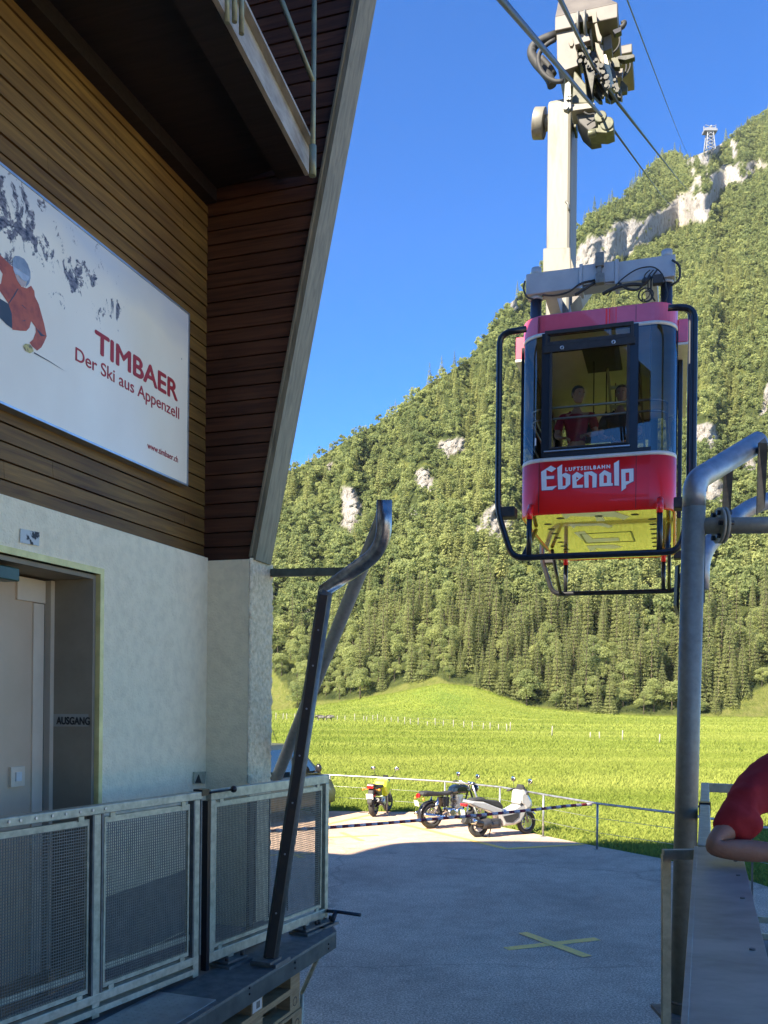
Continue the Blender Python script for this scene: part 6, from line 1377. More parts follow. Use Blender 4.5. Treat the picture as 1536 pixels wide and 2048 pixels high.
mb = MB(); profile(mb, [(-.26, .82), (.20, .72), (.40, .68), (.40, .50), (.15, .52), (-.10, .66)], .11, .8); mb.tube([(.3, 0, .6), (.95, 0, .86)], .03, 8); mb.tube([(.45, .08, .36), (0, .09, .26)], .025, 8); mb.tube([(.45, -.08, .36), (0, -.09, .26)], .025, 8); mb.build('frame', M_black, YB, bevel=.01)
mb = MB(); mb.box((.55, 0, .36), (.36, .22, .22)); mb.cyl((.5, -.15, .34), (.5, .15, .34), .09); mb.cyl((.66, 0, .44), (.82, 0, .50), .07); mb.build('engine', M_alu, YB, bevel=.02)
mb = MB(); profile(mb, [(-.20, .80), (-.12, .78), (-.22, .40), (-.34, .34), (-.36, .40), (-.30, .60)], .07); mb.build('rear_mudguard', M_rubber, YB); plate(YB, -.34, .55, w=.19, h=.15, tilt=.3)
mb = MB(); mb.box((-.28, 0, .80), (.06, .17, .09)); mb.build('tail_light', M_taillight, YB, bevel=.012)
mb = MB()
for s_ in (-1, 1): mb.tube([(-.18, s_ * .05, .72), (-.20, s_ * .19, .72)], .009, 6); mb.sphere((-.21, s_ * .22, .72), .035, 10, 8)
mb.build('indicator', M_amber, YB)
for s_ in (-1, 1):
    mb = MB(); mb.tube([(wb, s_ * .085, .26), (1.0, s_ * .085, .86)], .026, 10); mb.build('fork_leg', M_alu, YB)
mb = MB(); mb.tube([(0, .0, .50), (.20, 0, .64)], .03, 8); mb.build('shock_absorber', M_taillight, YB)
mb = MB(); mb.tube(fillet([(.82, -.36, .98), (.90, -.28, 1.0), (.98, -.08, .93), (.98, .08, .93), (.90, .28, 1.0), (.82, .36, .98)], .08, 5), .013, 8); mb.box((1.0, 0, .95), (.08, .13, .10)); mb.build('handlebar', M_black, YB); mirrors(YB, .90, 1.0, .34, .17, size=.06)
mb = MB(); mb.sphere((1.10, 0, .84), .10, 12, 8, (.7, 1, .9)); mb.build('headlight', M_black, YB)
mb = MB(); mb.tube([(.60, -.10, .30), (.30, -.16, .30), (-.20, -.17, .46)], [.02, .04, .05], 10); mb.build('exhaust', M_black, YB)
mb = MB(); mb.box((.10, -.16, .36), (.10, .03, .05)); mb.box((.10, .16, .36), (.10, .03, .05)); mb.build('foot_peg', M_taillight, YB)
mb = MB(); mb.tube([(.40, .10, .28), (.34, .26, .005)], .012, 8); mb.build('side_stand', M_black, YB)

# ------------------------------------------------------------------ van behind the pier
VB = G(653, 1624, 0); vy = VB.y - .9
VN = thing('van', 'olive green van parked behind the white pier, windscreen and door mirror showing', 'van', (-4.25, 20.9, 0), R(59)); ORG[VN.name] = Vector()
M_van = mat('olive_van_paint', (0.085, 0.085, 0.035), 0.4, 0.0, coat=.25, col2=(0.07, 0.07, 0.028), scale=2)
def vx(px): return W(px, 1500, vy - .85).x - (W(652, 1600, vy).x - 4.2)
def vsec(x, zl, zb, wl, wt):  # cross-section at x: bottom, belt, top
    return [Vector((x, -wl, zl)), Vector((x, -wl - .02, (zl + zb) / 2)), Vector((x, -wt, zb)), Vector((x, -wt + .12, zb + .03)), Vector((x, wt - .12, zb + .03)), Vector((x, wt, zb)), Vector((x, wl + .02, (zl + zb) / 2)), Vector((x, wl, zl))]
mb = MB(); mb.loft([vsec(.0, .35, 1.05, .84, .82), vsec(.15, .28, 1.08, .88, .86), vsec(3.0, .26, 1.10, .90, .87), vsec(3.9, .27, 1.04, .89, .82), vsec(4.35, .30, .86, .84, .72), vsec(4.48, .38, .66, .74, .62)]); body_v = mb.build('van_body', M_van, VN, bevel=.02)
mb = MB(); mb.loft([[Vector((.10, -.83, 1.08)), Vector((.18, -.74, 1.80)), Vector((.18, .74, 1.80)), Vector((.10, .83, 1.08))], [Vector((.35, -.84, 1.09)), Vector((.42, -.73, 1.90)), Vector((.42, .73, 1.90)), Vector((.35, .84, 1.09))],
                    [Vector((2.9, -.85, 1.10)), Vector((2.55, -.70, 1.91)), Vector((2.55, .70, 1.91)), Vector((2.9, .85, 1.10))], [Vector((3.75, -.84, 1.08)), Vector((2.95, -.68, 1.80)), Vector((2.95, .68, 1.80)), Vector((3.75, .84, 1.08))]], smooth=False)
cabv = mb.build('cabin', M_van, VN, bevel=.03)
for s_ in (-1, 1):
    for x0, x1, xt0, xt1 in ((.45, 1.45, .48, 1.45), (1.55, 2.45, 1.55, 2.40), (2.55, 3.50, 2.50, 2.86)):
        mb = MB(); mb.add([Vector((x0, s_ * .855, 1.14)), Vector((x1, s_ * .855, 1.14)), Vector((xt1, s_ * .735, 1.78)), Vector((xt0, s_ * .735, 1.78))], [(0, 1, 2, 3)]); mb.build('side_window', mat('van_dark_glass', (0.02, 0.028, 0.02), 0.05, coat=1, col2=(0.025, 0.03, 0.02), scale=3), cabv, fix=False)
    mb = MB(); mb.tube([(3.28, s_ * .86, 1.16), (3.30, s_ * .98, 1.20)], .025, 8); mb.sphere((3.30, s_ * 1.03, 1.26), .12, 14, 10, (.55, .75, 1)); mb.build('door_mirror', M_black, VN)
mb = MB(); mb.add([Vector((3.62, -.76, 1.16)), Vector((3.62, .76, 1.16)), Vector((2.99, .64, 1.77)), Vector((2.99, -.64, 1.77))], [(0, 1, 2, 3)]); o = mb.build('windscreen', M_glass_car, VN, fix=False); o.location += Vector((.03, 0, .03))
for x in (.85, 3.6):
    for s_ in (-1, 1):
        mb = MB(); mb.torus((x, s_ * .80, .32), (0, 1, 0), .24, .08, 26, 8, 1.2); wv_ = mb.build('wheel', M_rubber, VN); mb = MB(); mb.cyl((x, s_ * .80 - .08, .32), (x, s_ * .80 + .08, .32), .18); mb.build('rim', M_alu, wv_)
mb = MB()
for s_ in (-1, 1): mb.sphere((4.40, s_ * .62, .72), .12, 12, 8, (.5, 1.1, .7))
mb.build('headlight', M_chrome, VN)
mb = MB(); mb.tube([(2.5, -.3, 1.92), (2.3, -.3, 2.25)], .006, 6); mb.build('aerial', M_black, VN)

# ================================================================== LANDSCAPE
def vnoise(x, y, seed=0):
    x = np.asarray(x, float); y = np.asarray(y, float); xi = np.floor(x).astype(np.int64); yi = np.floor(y).astype(np.int64); fx = x - xi; fy = y - yi
    fx = fx * fx * (3 - 2 * fx); fy = fy * fy * (3 - 2 * fy)
    def h(a, b):
        n = (a * 374761393 + b * 668265263 + seed * 982451653) & 0xffffffff; n = ((n ^ (n >> 13)) * 1274126177) & 0xffffffff; return ((n ^ (n >> 16)) & 0xffff) / 65535.0
    return (h(xi, yi) * (1 - fx) + h(xi + 1, yi) * fx) * (1 - fy) + (h(xi, yi + 1) * (1 - fx) + h(xi + 1, yi + 1) * fx) * fy
def fbm(x, y, seed=0, o=4):
    v = 0; a = .5; t = 0
    for k in range(o): v = v + a * vnoise(np.asarray(x) * 2 ** k, np.asarray(y) * 2 ** k, seed + k * 17); t += a; a *= .5
    return v / t
def cur(pts): 
    p = np.array(pts, float); return lambda x: np.interp(x, p[:, 0], p[:, 1])
# directions (in photo pixels) of the skyline, the foot of the slope and the lower edge of the wood
ysky = cur([(-600, 1120), (200, 1075), (460, 1010), (545, 962), (575, 945), (640, 915), (700, 875), (760, 845), (800, 820), (850, 772), (900, 745), (940, 715), (980, 662), (1010, 615), (1040, 590), (1090, 520), (1160, 452), (1200, 420), (1250, 394), (1280, 358), (1330, 312), (1352, 306), (1372, 318), (1386, 313), (1413, 302), (1442, 288), (1470, 270), (1484, 256), (1536, 224), (1590, 232), (1680, 330), (1800, 430), (2400, 520)])
yfoot = cur([(-600, 1432), (400, 1428), (545, 1425), (640, 1413), (700, 1403), (800, 1386), (880, 1369), (950, 1376), (1020, 1401), (1060, 1416), (1150, 1426), (1300, 1434), (1536, 1437), (2400, 1440)])
ywood = cur([(-600, 1380), (400, 1330), (540, 1335), (565, 1366), (600, 1412), (640, 1402), (700, 1399), (760, 1384), (820, 1364), (870, 1352), (900, 1366), (960, 1372), (1020, 1398), (1060, 1412), (1150, 1421), (1300, 1431), (1400, 1428), (1440, 1424), (1470, 1408), (1500, 1385), (1536, 1372), (1700, 1400), (2400, 1420)])
cl_t = cur([(1090, 560), (1158, 494), (1191, 458), (1243, 445), (1295, 422), (1346, 405), (1366, 360), (1370, 318), (1413, 300), (1444, 280), (1467, 276), (1474, 332), (1506, 324), (1560, 305), (1700, 250)])
cl_b = cur([(1090, 560), (1158, 540), (1217, 520), (1240, 512), (1274, 490), (1315, 473), (1359, 450), (1398, 442), (1421, 430), (1428, 396), (1462, 373), (1506, 349), (1560, 312), (1700, 255)])
OUT = [(698, 1014, 24, 50, -.35), (846, 960, 20, 24, -.4), (823, 1028, 9, 13, 0), (900, 892, 30, 16, -.2), (1000, 1040, 38, 34, -.3), (965, 1060, 12, 16, 0), (1414, 868, 26, 24, -.5), (1424, 978, 25, 44, -.25), (1500, 928, 16, 18, 0), (1030, 606, 16, 12, -.5), (1528, 800, 9, 40, .2), (655, 940, 8, 12, 0), (1380, 1090, 14, 30, 0), (760, 1120, 8, 12, 0), (610, 1230, 14, 8, .2)]
def rockmask(x, y):
    x = np.asarray(x, float); y = np.asarray(y, float)
    xn = x + (fbm(x / 22, y / 22, 3) - .5) * 34; yn = y + (fbm(x / 22, y / 22, 9) - .5) * 34
    t, b = cl_t(xn), cl_b(xn); r = np.clip(np.minimum(yn - t, b - yn) / 6 + .5, 0, 1) * (xn > 1090)
    patch = np.clip((fbm(x / 14, y / 18, 21) - .49) * 9, 0, 1)
    upper = (yn < b - 48) | ((xn > 1360) & (yn < 345)); r = np.where(upper, r * patch, r)
    for cx, cy, rx, ry, an in OUT:
        dx, dy = xn - cx, yn - cy; u = dx * math.cos(an) + dy * math.sin(an); v = -dx * math.sin(an) + dy * math.cos(an)
        r = np.maximum(r, np.clip((1 - (u / rx) ** 2 - (v / ry) ** 2) * 3, 0, 1))
    return r
XS = np.concatenate([np.arange(-300, 500, 20), np.arange(500, 1580, 4.5), np.arange(1580, 1881, 20)]); NX = len(XS); NY = 300
A_of = (XS - HX) / FPX
fr_ = np.linspace(0, 1, NY) ** 1.0
YP = yfoot(XS)[:, None] + (ysky(XS) - yfoot(XS))[:, None] * fr_[None, :]          # pixel rows per column
XP = np.repeat(XS[:, None], NY, 1)
ax_ = (XP - HX) / FPX; by_ = (HY - YP) / FPX; TX = ax_ * CR - by_ * SR; TZ = ax_ * SR + by_ * CR
RM = rockmask(XP, YP)
Y0 = np.interp(XS, [-600, 540, 900, 1200, 1600, 2400], [235, 235, 208, 196, 190, 190])
slope = .86 + (fbm(XP / 90, YP / 70, 41) - .5) * .46 + (fbm(XP / 24, YP / 20, 77) - .5) * .35 + RM * 3.2 - .30 * np.clip((YP - 1330) / 90, 0, 1)
YD = np.zeros((NX, NY)); YD[:, 0] = Y0
for j in range(1, NY):
    dT = TZ[:, j] - TZ[:, j - 1]; YD[:, j] = YD[:, j - 1] * (1 + np.maximum(dT, 0) / np.maximum(slope[:, j] - TZ[:, j], .13))
k_ = np.ones(5) / 5
for _ in range(2):
    pad = np.pad(YD, ((2, 2), (0, 0)), 'edge'); YD = sum(pad[i:i + NX] for i in range(5)) / 5
rk = ((fbm(XP / 9, YP / 22, 5, 4) - .5) * 5.0 + (fbm(XP / 5, YP / 5, 15, 3) - .5) * 2.5) * RM
YT = YD + rk
VX, VY, VZ = TX * YT, YT, CAMZ + TZ * YT
# rows behind the crest
bx, by2, bz = [VX], [VY], [VZ]
for dd, dz_ in ((25, -6), (80, -50), (220, -220)):
    f_ = (VY[:, -1:] + dd) / VY[:, -1:]; bx.append(VX[:, -1:] * f_); by2.append(VY[:, -1:] + dd); bz.append(np.maximum(VZ[:, -1:] + dz_, -2))
VX2, VY2, VZ2 = np.concatenate(bx, 1), np.concatenate(by2, 1), np.concatenate(bz, 1); NY2 = VX2.shape[1]
def grid_mesh(name, X, Y, Z, attrs, m):
    nx, ny = X.shape; me = bpy.data.meshes.new(name); v = np.stack([X, Y, Z], -1).reshape(-1, 3)
    i, j = np.meshgrid(np.arange(nx - 1), np.arange(ny - 1), indexing='ij'); k = (i * ny + j).ravel(); f = np.stack([k, k + ny, k + ny + 1, k + 1], 1)
    me.vertices.add(len(v)); me.vertices.foreach_set('co', v.astype(np.float32).ravel()); me.loops.add(f.size); me.loops.foreach_set('vertex_index', f.astype(np.int32).ravel())
    me.polygons.add(len(f)); me.polygons.foreach_set('loop_start', np.arange(0, f.size, 4, dtype=np.int32)); me.polygons.foreach_set('use_smooth', np.ones(len(f), bool)); me.update(calc_edges=True)
    for n_, a_ in attrs.items(): at = me.attributes.new(n_, 'FLOAT', 'POINT'); at.data.foreach_set('value', a_.astype(np.float32).ravel())
    me.materials.append(m); o = bpy.data.objects.new(name, me); COL.objects.link(o); return o
def hill_material():
    m = bpy.data.materials.new('hillside'); m.use_nodes = True; t = m.node_tree; b = t.nodes['Principled BSDF']; b.inputs['Roughness'].default_value = .95; b.inputs['Specular IOR Level'].default_value = .1
    tc = t.nodes.new('ShaderNodeTexCoord')
    def N(s, d=6, st=(1, 1, 1), rg=.6):
        mp = t.nodes.new('ShaderNodeMapping'); mp.inputs['Scale'].default_value = st; t.links.new(tc.outputs['Object'], mp.inputs[0])
        n = t.nodes.new('ShaderNodeTexNoise'); n.inputs['Scale'].default_value = s; n.inputs['Detail'].default_value = d; n.inputs['Roughness'].default_value = rg; t.links.new(mp.outputs[0], n.inputs[0]); return n.outputs['Fac']
    def ramp(f, stops):
        c = t.nodes.new('ShaderNodeValToRGB')
        while len(c.color_ramp.elements) < len(stops): c.color_ramp.elements.new(.5)
        for e, (p, col) in zip(c.color_ramp.elements, stops): e.position = p; e.color = (*col, 1)
        t.links.new(f, c.inputs[0]); return c.outputs[0]
    def mix(f, a, c): 
        x = t.nodes.new('ShaderNodeMix'); x.data_type = 'RGBA'; t.links.new(f, x.inputs[0]); t.links.new(a, x.inputs[6]); t.links.new(c, x.inputs[7]); return x.outputs[2]
    def attr(n): a = t.nodes.new('ShaderNodeAttribute'); a.attribute_name = n; return a.outputs['Fac']
    rock = ramp(N(.34, 12, (2.2, 1.2, .5), .80), [(.36, (.10, .085, .07)), (.44, (.30, .275, .245)), (.55, (.47, .445, .41)), (.66, (.30, .275, .235)), (.8, (.50, .475, .44))])
    floor_ = ramp(N(.35, 7), [(.35, (.03, .045, .014)), (.65, (.10, .12, .035))])
    mead = ramp(N(.5, 8, rg=.75), [(.3, (.11, .14, .03)), (.5, (.19, .21, .05)), (.7, (.25, .24, .08))])
    lawn = ramp(N(.9, 8, rg=.75), [(.3, (.10, .17, .012)), (.6, (.18, .25, .02))])
    c = mix(attr('meadow'), floor_, mead); c = mix(attr('lawn'), c, lawn); c = mix(attr('rock'), c, rock); t.links.new(c, b.inputs['Base Color'])
    bp = t.nodes.new('ShaderNodeBump'); bp.inputs['Strength'].default_value = .9; bp.inputs['Distance'].default_value = 3.0; t.links.new(N(.6, 12, (1.7, 1, .6), .8), bp.inputs['Height']); t.links.new(bp.outputs[0], b.inputs['Normal'])
    return m
mead = np.clip((YP - ywood(XS)[:, None]) / 5 + .6, 0, 1); mead = np.maximum(mead, np.clip((fbm(XP / 30, YP / 30, 55) - .66) * 8, 0, .8) * (YP > 560)); mead = np.maximum(mead, np.clip(1.3 - abs(RM - .35) * 3, 0, 1) * (RM > .05) * .8)
lawn_a = np.clip((YP - yfoot(XS)[:, None]) / 4 + 1.0, 0, 1)
pad3 = lambda a: np.concatenate([a, np.repeat(a[:, -1:], 3, 1)], 1)
hill = grid_mesh('mountain', VX2, VY2, VZ2, {'rock': pad3(RM), 'meadow': pad3(mead), 'lawn': pad3(lawn_a)}, hill_material()); hill['kind'] = 'structure'

# meadow (flat, rising to a knoll at the foot of the slope)
rowsY = np.concatenate([np.arange(9, 60, 2.0), np.arange(60, 125, 5.0)]); NF = len(rowsY); up_n = 26
FYs = np.zeros((NX, NF + up_n)); FZs = np.zeros_like(FYs); FYs[:, :NF] = rowsY[None, :]; FZs[:, :NF] = -.012
for k in range(up_n):
    t_ = (k + 1) / up_n; FYs[:, NF + k] = 125 + (Y0 - 125) * t_; FZs[:, NF + k] = -.012 + (VZ[:, 0] + .012) * (t_ * t_ * (3 - 2 * t_) * .55 + .45 * t_ ** 1.6)
FXs = TX[:, :1] * FYs
def meadow_material():
    m = bpy.data.materials.new('meadow_grass'); m.use_nodes = True; t = m.node_tree; b = t.nodes['Principled BSDF']; b.inputs['Roughness'].default_value = .9; b.inputs['Specular IOR Level'].default_value = .15
    tc = t.nodes.new('ShaderNodeTexCoord')
    def N(s, st=(1, 1, 1), d=6, rg=.65):
        mp = t.nodes.new('ShaderNodeMapping'); mp.inputs['Scale'].default_value = st; t.links.new(tc.outputs['Object'], mp.inputs[0]); n = t.nodes.new('ShaderNodeTexNoise'); n.inputs['Scale'].default_value = s; n.inputs['Detail'].default_value = d; n.inputs['Roughness'].default_value = rg; t.links.new(mp.outputs[0], n.inputs[0]); return n.outputs['Fac']
    a = t.nodes.new('ShaderNodeValToRGB'); e = a.color_ramp.elements; e[0].position = .32; e[0].color = (.095, .145, .018, 1); e[1].position = .68; e[1].color = (.25, .30, .045, 1); t.links.new(N(2.2, (.5, .22, 1), 9, .8), a.inputs[0])
    c = t.nodes.new('ShaderNodeValToRGB'); e = c.color_ramp.elements; e[0].position = .35; e[0].color = (.60, .74, .7, 1); e[1].position = .65; e[1].color = (1.18, 1.08, 1.0, 1); t.links.new(N(.06, (1, .28, 1), 5), c.inputs[0])
    x = t.nodes.new('ShaderNodeMix'); x.data_type = 'RGBA'; x.blend_type = 'MULTIPLY'; x.inputs[0].default_value = 1; t.links.new(a.outputs[0], x.inputs[6]); t.links.new(c.outputs[0], x.inputs[7]); t.links.new(x.outputs[2], b.inputs['Base Color'])
    bp = t.nodes.new('ShaderNodeBump'); bp.inputs['Strength'].default_value = .8; bp.inputs['Distance'].default_value = .15; t.links.new(N(5, (1, .6, 1), 8, .8), bp.inputs['Height']); t.links.new(bp.outputs[0], b.inputs['Normal']); return m
fld = grid_mesh('meadow', FXs, FYs, FZs, {}, meadow_material()); fld['kind'] = 'structure'
GX0, GX1, GY1 = VX2.min() - 40, VX2.max() + 40, VY2.max() + 40
mb = MB(); mb.add([(GX0, -60, -.4), (GX1, -60, -.4), (GX1, GY1, -.4), (GX0, GY1, -.4)], [(0, 1, 2, 3)]); struct('ground', mb, MATS.get('grass_ground') or mat('grass_ground', (.10, .16, .02), .95, col2=(.14, .2, .03), scale=.2))

# ------------------------------------------------------------------ foliage helpers
def leaf_material(name, c1, c2, trans=.35):
    m = bpy.data.materials.new(name); m.use_nodes = True; t = m.node_tree
    for n in list(t.nodes): t.nodes.remove(n)
    o = t.nodes.new('ShaderNodeOutputMaterial'); d = t.nodes.new('ShaderNodeBsdfDiffuse'); tl = t.nodes.new('ShaderNodeBsdfTranslucent'); mx = t.nodes.new('ShaderNodeMixShader'); mx.inputs[0].default_value = trans
    at = t.nodes.new('ShaderNodeAttribute'); at.attribute_name = 'leaf_tint'; oi = t.nodes.new('ShaderNodeObjectInfo')
    ad = t.nodes.new('ShaderNodeMath'); ad.operation = 'MULTIPLY_ADD'; ad.inputs[1].default_value = .22; t.links.new(oi.outputs['Random'], ad.inputs[0]); t.links.new(at.outputs['Fac'], ad.inputs[2])
    cr = t.nodes.new('ShaderNodeMix'); cr.data_type = 'RGBA'; cr.inputs[6].default_value = (*c1, 1); cr.inputs[7].default_value = (*c2, 1); t.links.new(ad.outputs[0], cr.inputs[0])
    t.links.new(cr.outputs[2], d.inputs[0]); t.links.new(cr.outputs[2], tl.inputs[0]); t.links.new(d.outputs[0], mx.inputs[1]); t.links.new(tl.outputs[0], mx.inputs[2]); t.links.new(mx.outputs[0], o.inputs[0]); return m
M_leaf_d = leaf_material('broad_leaves', (.18, .225, .09), (.41, .44, .17), .58)
M_leaf_s = leaf_material('spruce_needles', (.13, .165, .068), (.36, .375, .145), .48)
M_bark = mat('bark', (.10, .075, .05), .9, col2=(.06, .045, .03), scale=3, bump=.5)
def quads_from(c, u, v):   # centres and half axes -> kite shaped faces
    return np.stack([c - u, c - v * .8, c + u, c + v * .8], 1)
def rand_dirs(n, rng): d = rng.normal(size=(n, 3)); return d / np.linalg.norm(d, axis=1, keepdims=True)
def broadleaf(n, h, r, rng):
    """n leaf clumps of a crown of radius r; tree height h; returns quads, tint"""
    nl = rng.integers(11, 19); lob = rand_dirs(nl, rng) * np.array([r * .70, r * .70, (h * .36)]) * rng.uniform(.55, 1, (nl, 1)); lob[:, 2] += h * .60
    lr = r * rng.uniform(.26, .46, nl); lt = rng.uniform(-.22, .22, nl)
    w = lr ** 2; k = rng.choice(nl, n, p=w / w.sum()); d = rand_dirs(n, rng); d[:, 2] = np.where(d[:, 2] < -.35, -d[:, 2], d[:, 2]); rad = rng.uniform(.72, 1.08, n)
    c = lob[k] + d * (lr[k] * rad)[:, None] * np.array([1, 1, .85]); nn = d + rng.normal(size=(n, 3)) * .85; nn /= np.linalg.norm(nn, axis=1, keepdims=True)
    a = np.cross(nn, rand_dirs(n, rng)); a /= np.linalg.norm(a, axis=1, keepdims=True) + 1e-9; b = np.cross(nn, a); s = math.sqrt(9.5 * r * r / n) * rng.uniform(.55, 1.15, n)
    return quads_from(c, a * s[:, None], b * s[:, None] * .8), lt[k] + rng.uniform(-.12, .12, n)
def spruce(n, h, r, rng):
    t = rng.uniform(0, 1, n) ** .75; z = h * (.06 + .94 * (1 - t)); whorl = np.round(z / (h / 17.)) * (h / 17.); z = z * .66 + whorl * .34
    env = r * np.clip(1.02 - z / h, 0.015, 1) ** 1.0; env *= .82 + .3 * np.sin(whorl * 7.3 + 1) * .5; an = rng.uniform(0, 2 * np.pi, n); an = np.round(an / .55 + whorl * 3) * .55 + rng.normal(size=n) * .22
    f = rng.uniform(.35, 1, n) ** .5; rr = env * f; d = np.stack([np.cos(an), np.sin(an), np.zeros(n)], 1); c = d * rr[:, None]; c[:, 2] = z - rr * .38
    u = d.copy(); u[:, 2] = -.45 + rng.normal(size=n) * .2; u /= np.linalg.norm(u, axis=1, keepdims=True); sd = np.stack([-np.sin(an), np.cos(an), rng.normal(size=n) * .5], 1); sd /= np.linalg.norm(sd, axis=1, keepdims=True)
    s = np.maximum(math.sqrt(4.6 * r * h / n) * (.35 + .65 * env / r), .12) * rng.uniform(.7, 1.2, n)
    return quads_from(c, u * s[:, None] * 1.35, sd * s[:, None] * .48), rng.uniform(-.15, .15, n) + (f - .6) * .25
def quad_mesh(name, Q, tint, m):
    n = len(Q); me = bpy.data.meshes.new(name); me.vertices.add(n * 4); me.vertices.foreach_set('co', Q.astype(np.float32).ravel()); me.loops.add(n * 4); me.loops.foreach_set('vertex_index', np.arange(n * 4, dtype=np.int32))
    me.polygons.add(n); me.polygons.foreach_set('loop_start', np.arange(0, n * 4, 4, dtype=np.int32)); me.update(calc_edges=True)
    at = me.attributes.new('leaf_tint', 'FLOAT', 'POINT'); at.data.foreach_set('value', np.repeat(tint, 4).astype(np.float32)); me.materials.append(m); return me

# ------------------------------------------------------------------ sampling the wood
cellA = np.linalg.norm(np.cross(np.stack([VX[1:, :-1] - VX[:-1, :-1], VY[1:, :-1] - VY[:-1, :-1], VZ[1:, :-1] - VZ[:-1, :-1]], -1), np.stack([VX[:-1, 1:] - VX[:-1, :-1], VY[:-1, 1:] - VY[:-1, :-1], VZ[:-1, 1:] - VZ[:-1, :-1]], -1)), axis=-1)
xm, ym = (XP[1:, :-1] + XP[:-1, :-1]) / 2, (YP[:-1, 1:] + YP[:-1, :-1]) / 2
RMT = np.maximum(rockmask(xm, ym), np.maximum(np.maximum(rockmask(xm, ym - 12), rockmask(xm, ym - 20)), rockmask(xm, ym - 6)) * .9)
wt = cellA * ((xm > 380) & (xm < 1750)) * np.clip(1 - RMT * 1.15, .03, 1) * (ym < ywood(xm) + 2); wt *= np.where(fbm(xm / 30, ym / 30, 55) > .70, .35, 1) * np.where((xm < 520) | (xm > 1560), .5, 1)
NT = 19000; pr = (wt / wt.sum()).ravel(); ids = RNG.choice(pr.size, NT, p=pr); ii, jj = np.unravel_index(ids, wt.shape); ua, ub = RNG.uniform(size=NT), RNG.uniform(size=NT)
def bil(Z): return Z[ii, jj] * (1 - ua) * (1 - ub) + Z[ii + 1, jj] * ua * (1 - ub) + Z[ii, jj + 1] * (1 - ua) * ub + Z[ii + 1, jj + 1] * ua * ub
tx_, ty_, tz_, tpx, tpy, trm = bil(VX), bil(VY), bil(VZ), bil(XP), bil(YP), bil(RM)
# an even row along the lower edge of the wood so that its border is closed
order = np.argsort(ty_)
mix_ = fbm(tpx / 120, tpy / 100, 91)
psp = .06 + (.25 + .55 * (fbm(tpx / 45, tpy / 60, 123) > .47)) * np.clip((tpy - 1190) / 90, 0, 1) * np.clip((tpx - 640) / 220, .25, 1) + .30 * (mix_ > .60) + .25 * np.clip(1 - (tpy - ysky(tpx)) / 40, 0, 1) * (tpx > 1100)
is_sp = RNG.uniform(size=NT) < psp
# thin out neighbours that stand too close
keep = np.ones(NT, bool); cell = {}
for q in RNG.permutation(NT):
    g = (int(tx_[q] // 2.6), int(ty_[q] // 2.6))
    if any((g[0] + dx, g[1] + dy) in cell and (tx_[q] - tx_[cell[(g[0] + dx, g[1] + dy)]]) ** 2 + (ty_[q] - ty_[cell[(g[0] + dx, g[1] + dy)]]) ** 2 < 2.0 ** 2 for dx in (-1, 0, 1) for dy in (-1, 0, 1)): keep[q] = False
    else: cell[g] = q
hh_ = np.where(is_sp, RNG.uniform(9, 19, NT), RNG.uniform(4.8, 9.2, NT)) * np.clip(.62 + .38 * (tpy - 900) / 300, .58, 1.0) * np.where(trm > .15, .5, 1) * np.clip(.65 + (ywood(tpx) - tpy) / 60, .55, 1)
rr_t = np.where(is_sp, hh_ * RNG.uniform(.16, .21, NT), hh_ * RNG.uniform(.32, .44, NT))
idx = np.where(keep)[0]; size_px = hh_[idx] / ty_[idx]; vis = (tpx[idx] > 525) & (tpx[idx] < 1545)
cand = idx[vis]; front = cand[np.argsort(-(hh_[cand] / ty_[cand]) * np.clip(1.2 - (ywood(tpx[cand]) - tpy[cand]) / 160, .1, 1.2))][:290]; fset = set(front.tolist())

def trunk_mesh(h, r0, lean):
    mb = MB(); mb.tube([(0, 0, -.6), (lean * .3, 0, h * .3), (lean, lean * .3, h * .75), (lean, lean, h * .97)], [r0 * 1.2, r0, r0 * .55, r0 * .12], 7)
    for k in range(7):
        an = k * 2.4; z = h * (.32 + .08 * k); L = h * .18 * (1 - k * .09); mb.tube([(lean * z / h, 0, z), (lean * z / h + math.cos(an) * L, math.sin(an) * L, z + L * .6)], [r0 * .35, r0 * .1], 5)
    return mb
protos = {True: [], False: []}
for kind, cnt in ((True, 9), (False, 9)):
    for k in range(cnt):
        rg = np.random.default_rng(100 + k + 50 * kind); h = 16.0 if kind else 9.0; r = h * (.185 if kind else .40)
        Q, ti = (spruce(2800, h, r, rg) if kind else broadleaf(3400, h, r, rg)); me = quad_mesh('crown', Q, .38 + ti + rg.uniform(-.15, .18), M_leaf_s if kind else M_leaf_d)
        tm = trunk_mesh(h, .13 if kind else .13, rg.uniform(-.2, .2)); tme = bpy.data.meshes.new('trunk'); tme.from_pydata(tm.v, [], tm.f); tme.polygons.foreach_set('use_smooth', tm.sm[:len(tme.polygons)]); tme.materials.append(M_bark); protos[kind].append((me, tme, h))
def where(px, py):
    a = 'left of the guide pipe' if px < 620 else 'right behind the guide pipe' if px < 790 else 'above the grassy knoll' if px < 960 else 'below the cable car' if px < 1200 else 'left of the round steel post' if px < 1352 else 'right of the round steel post'
    b = 'at the foot of the wood' if py > 1340 else 'a little up the slope' if py > 1240 else 'higher on the slope'
    return b + ' ' + a
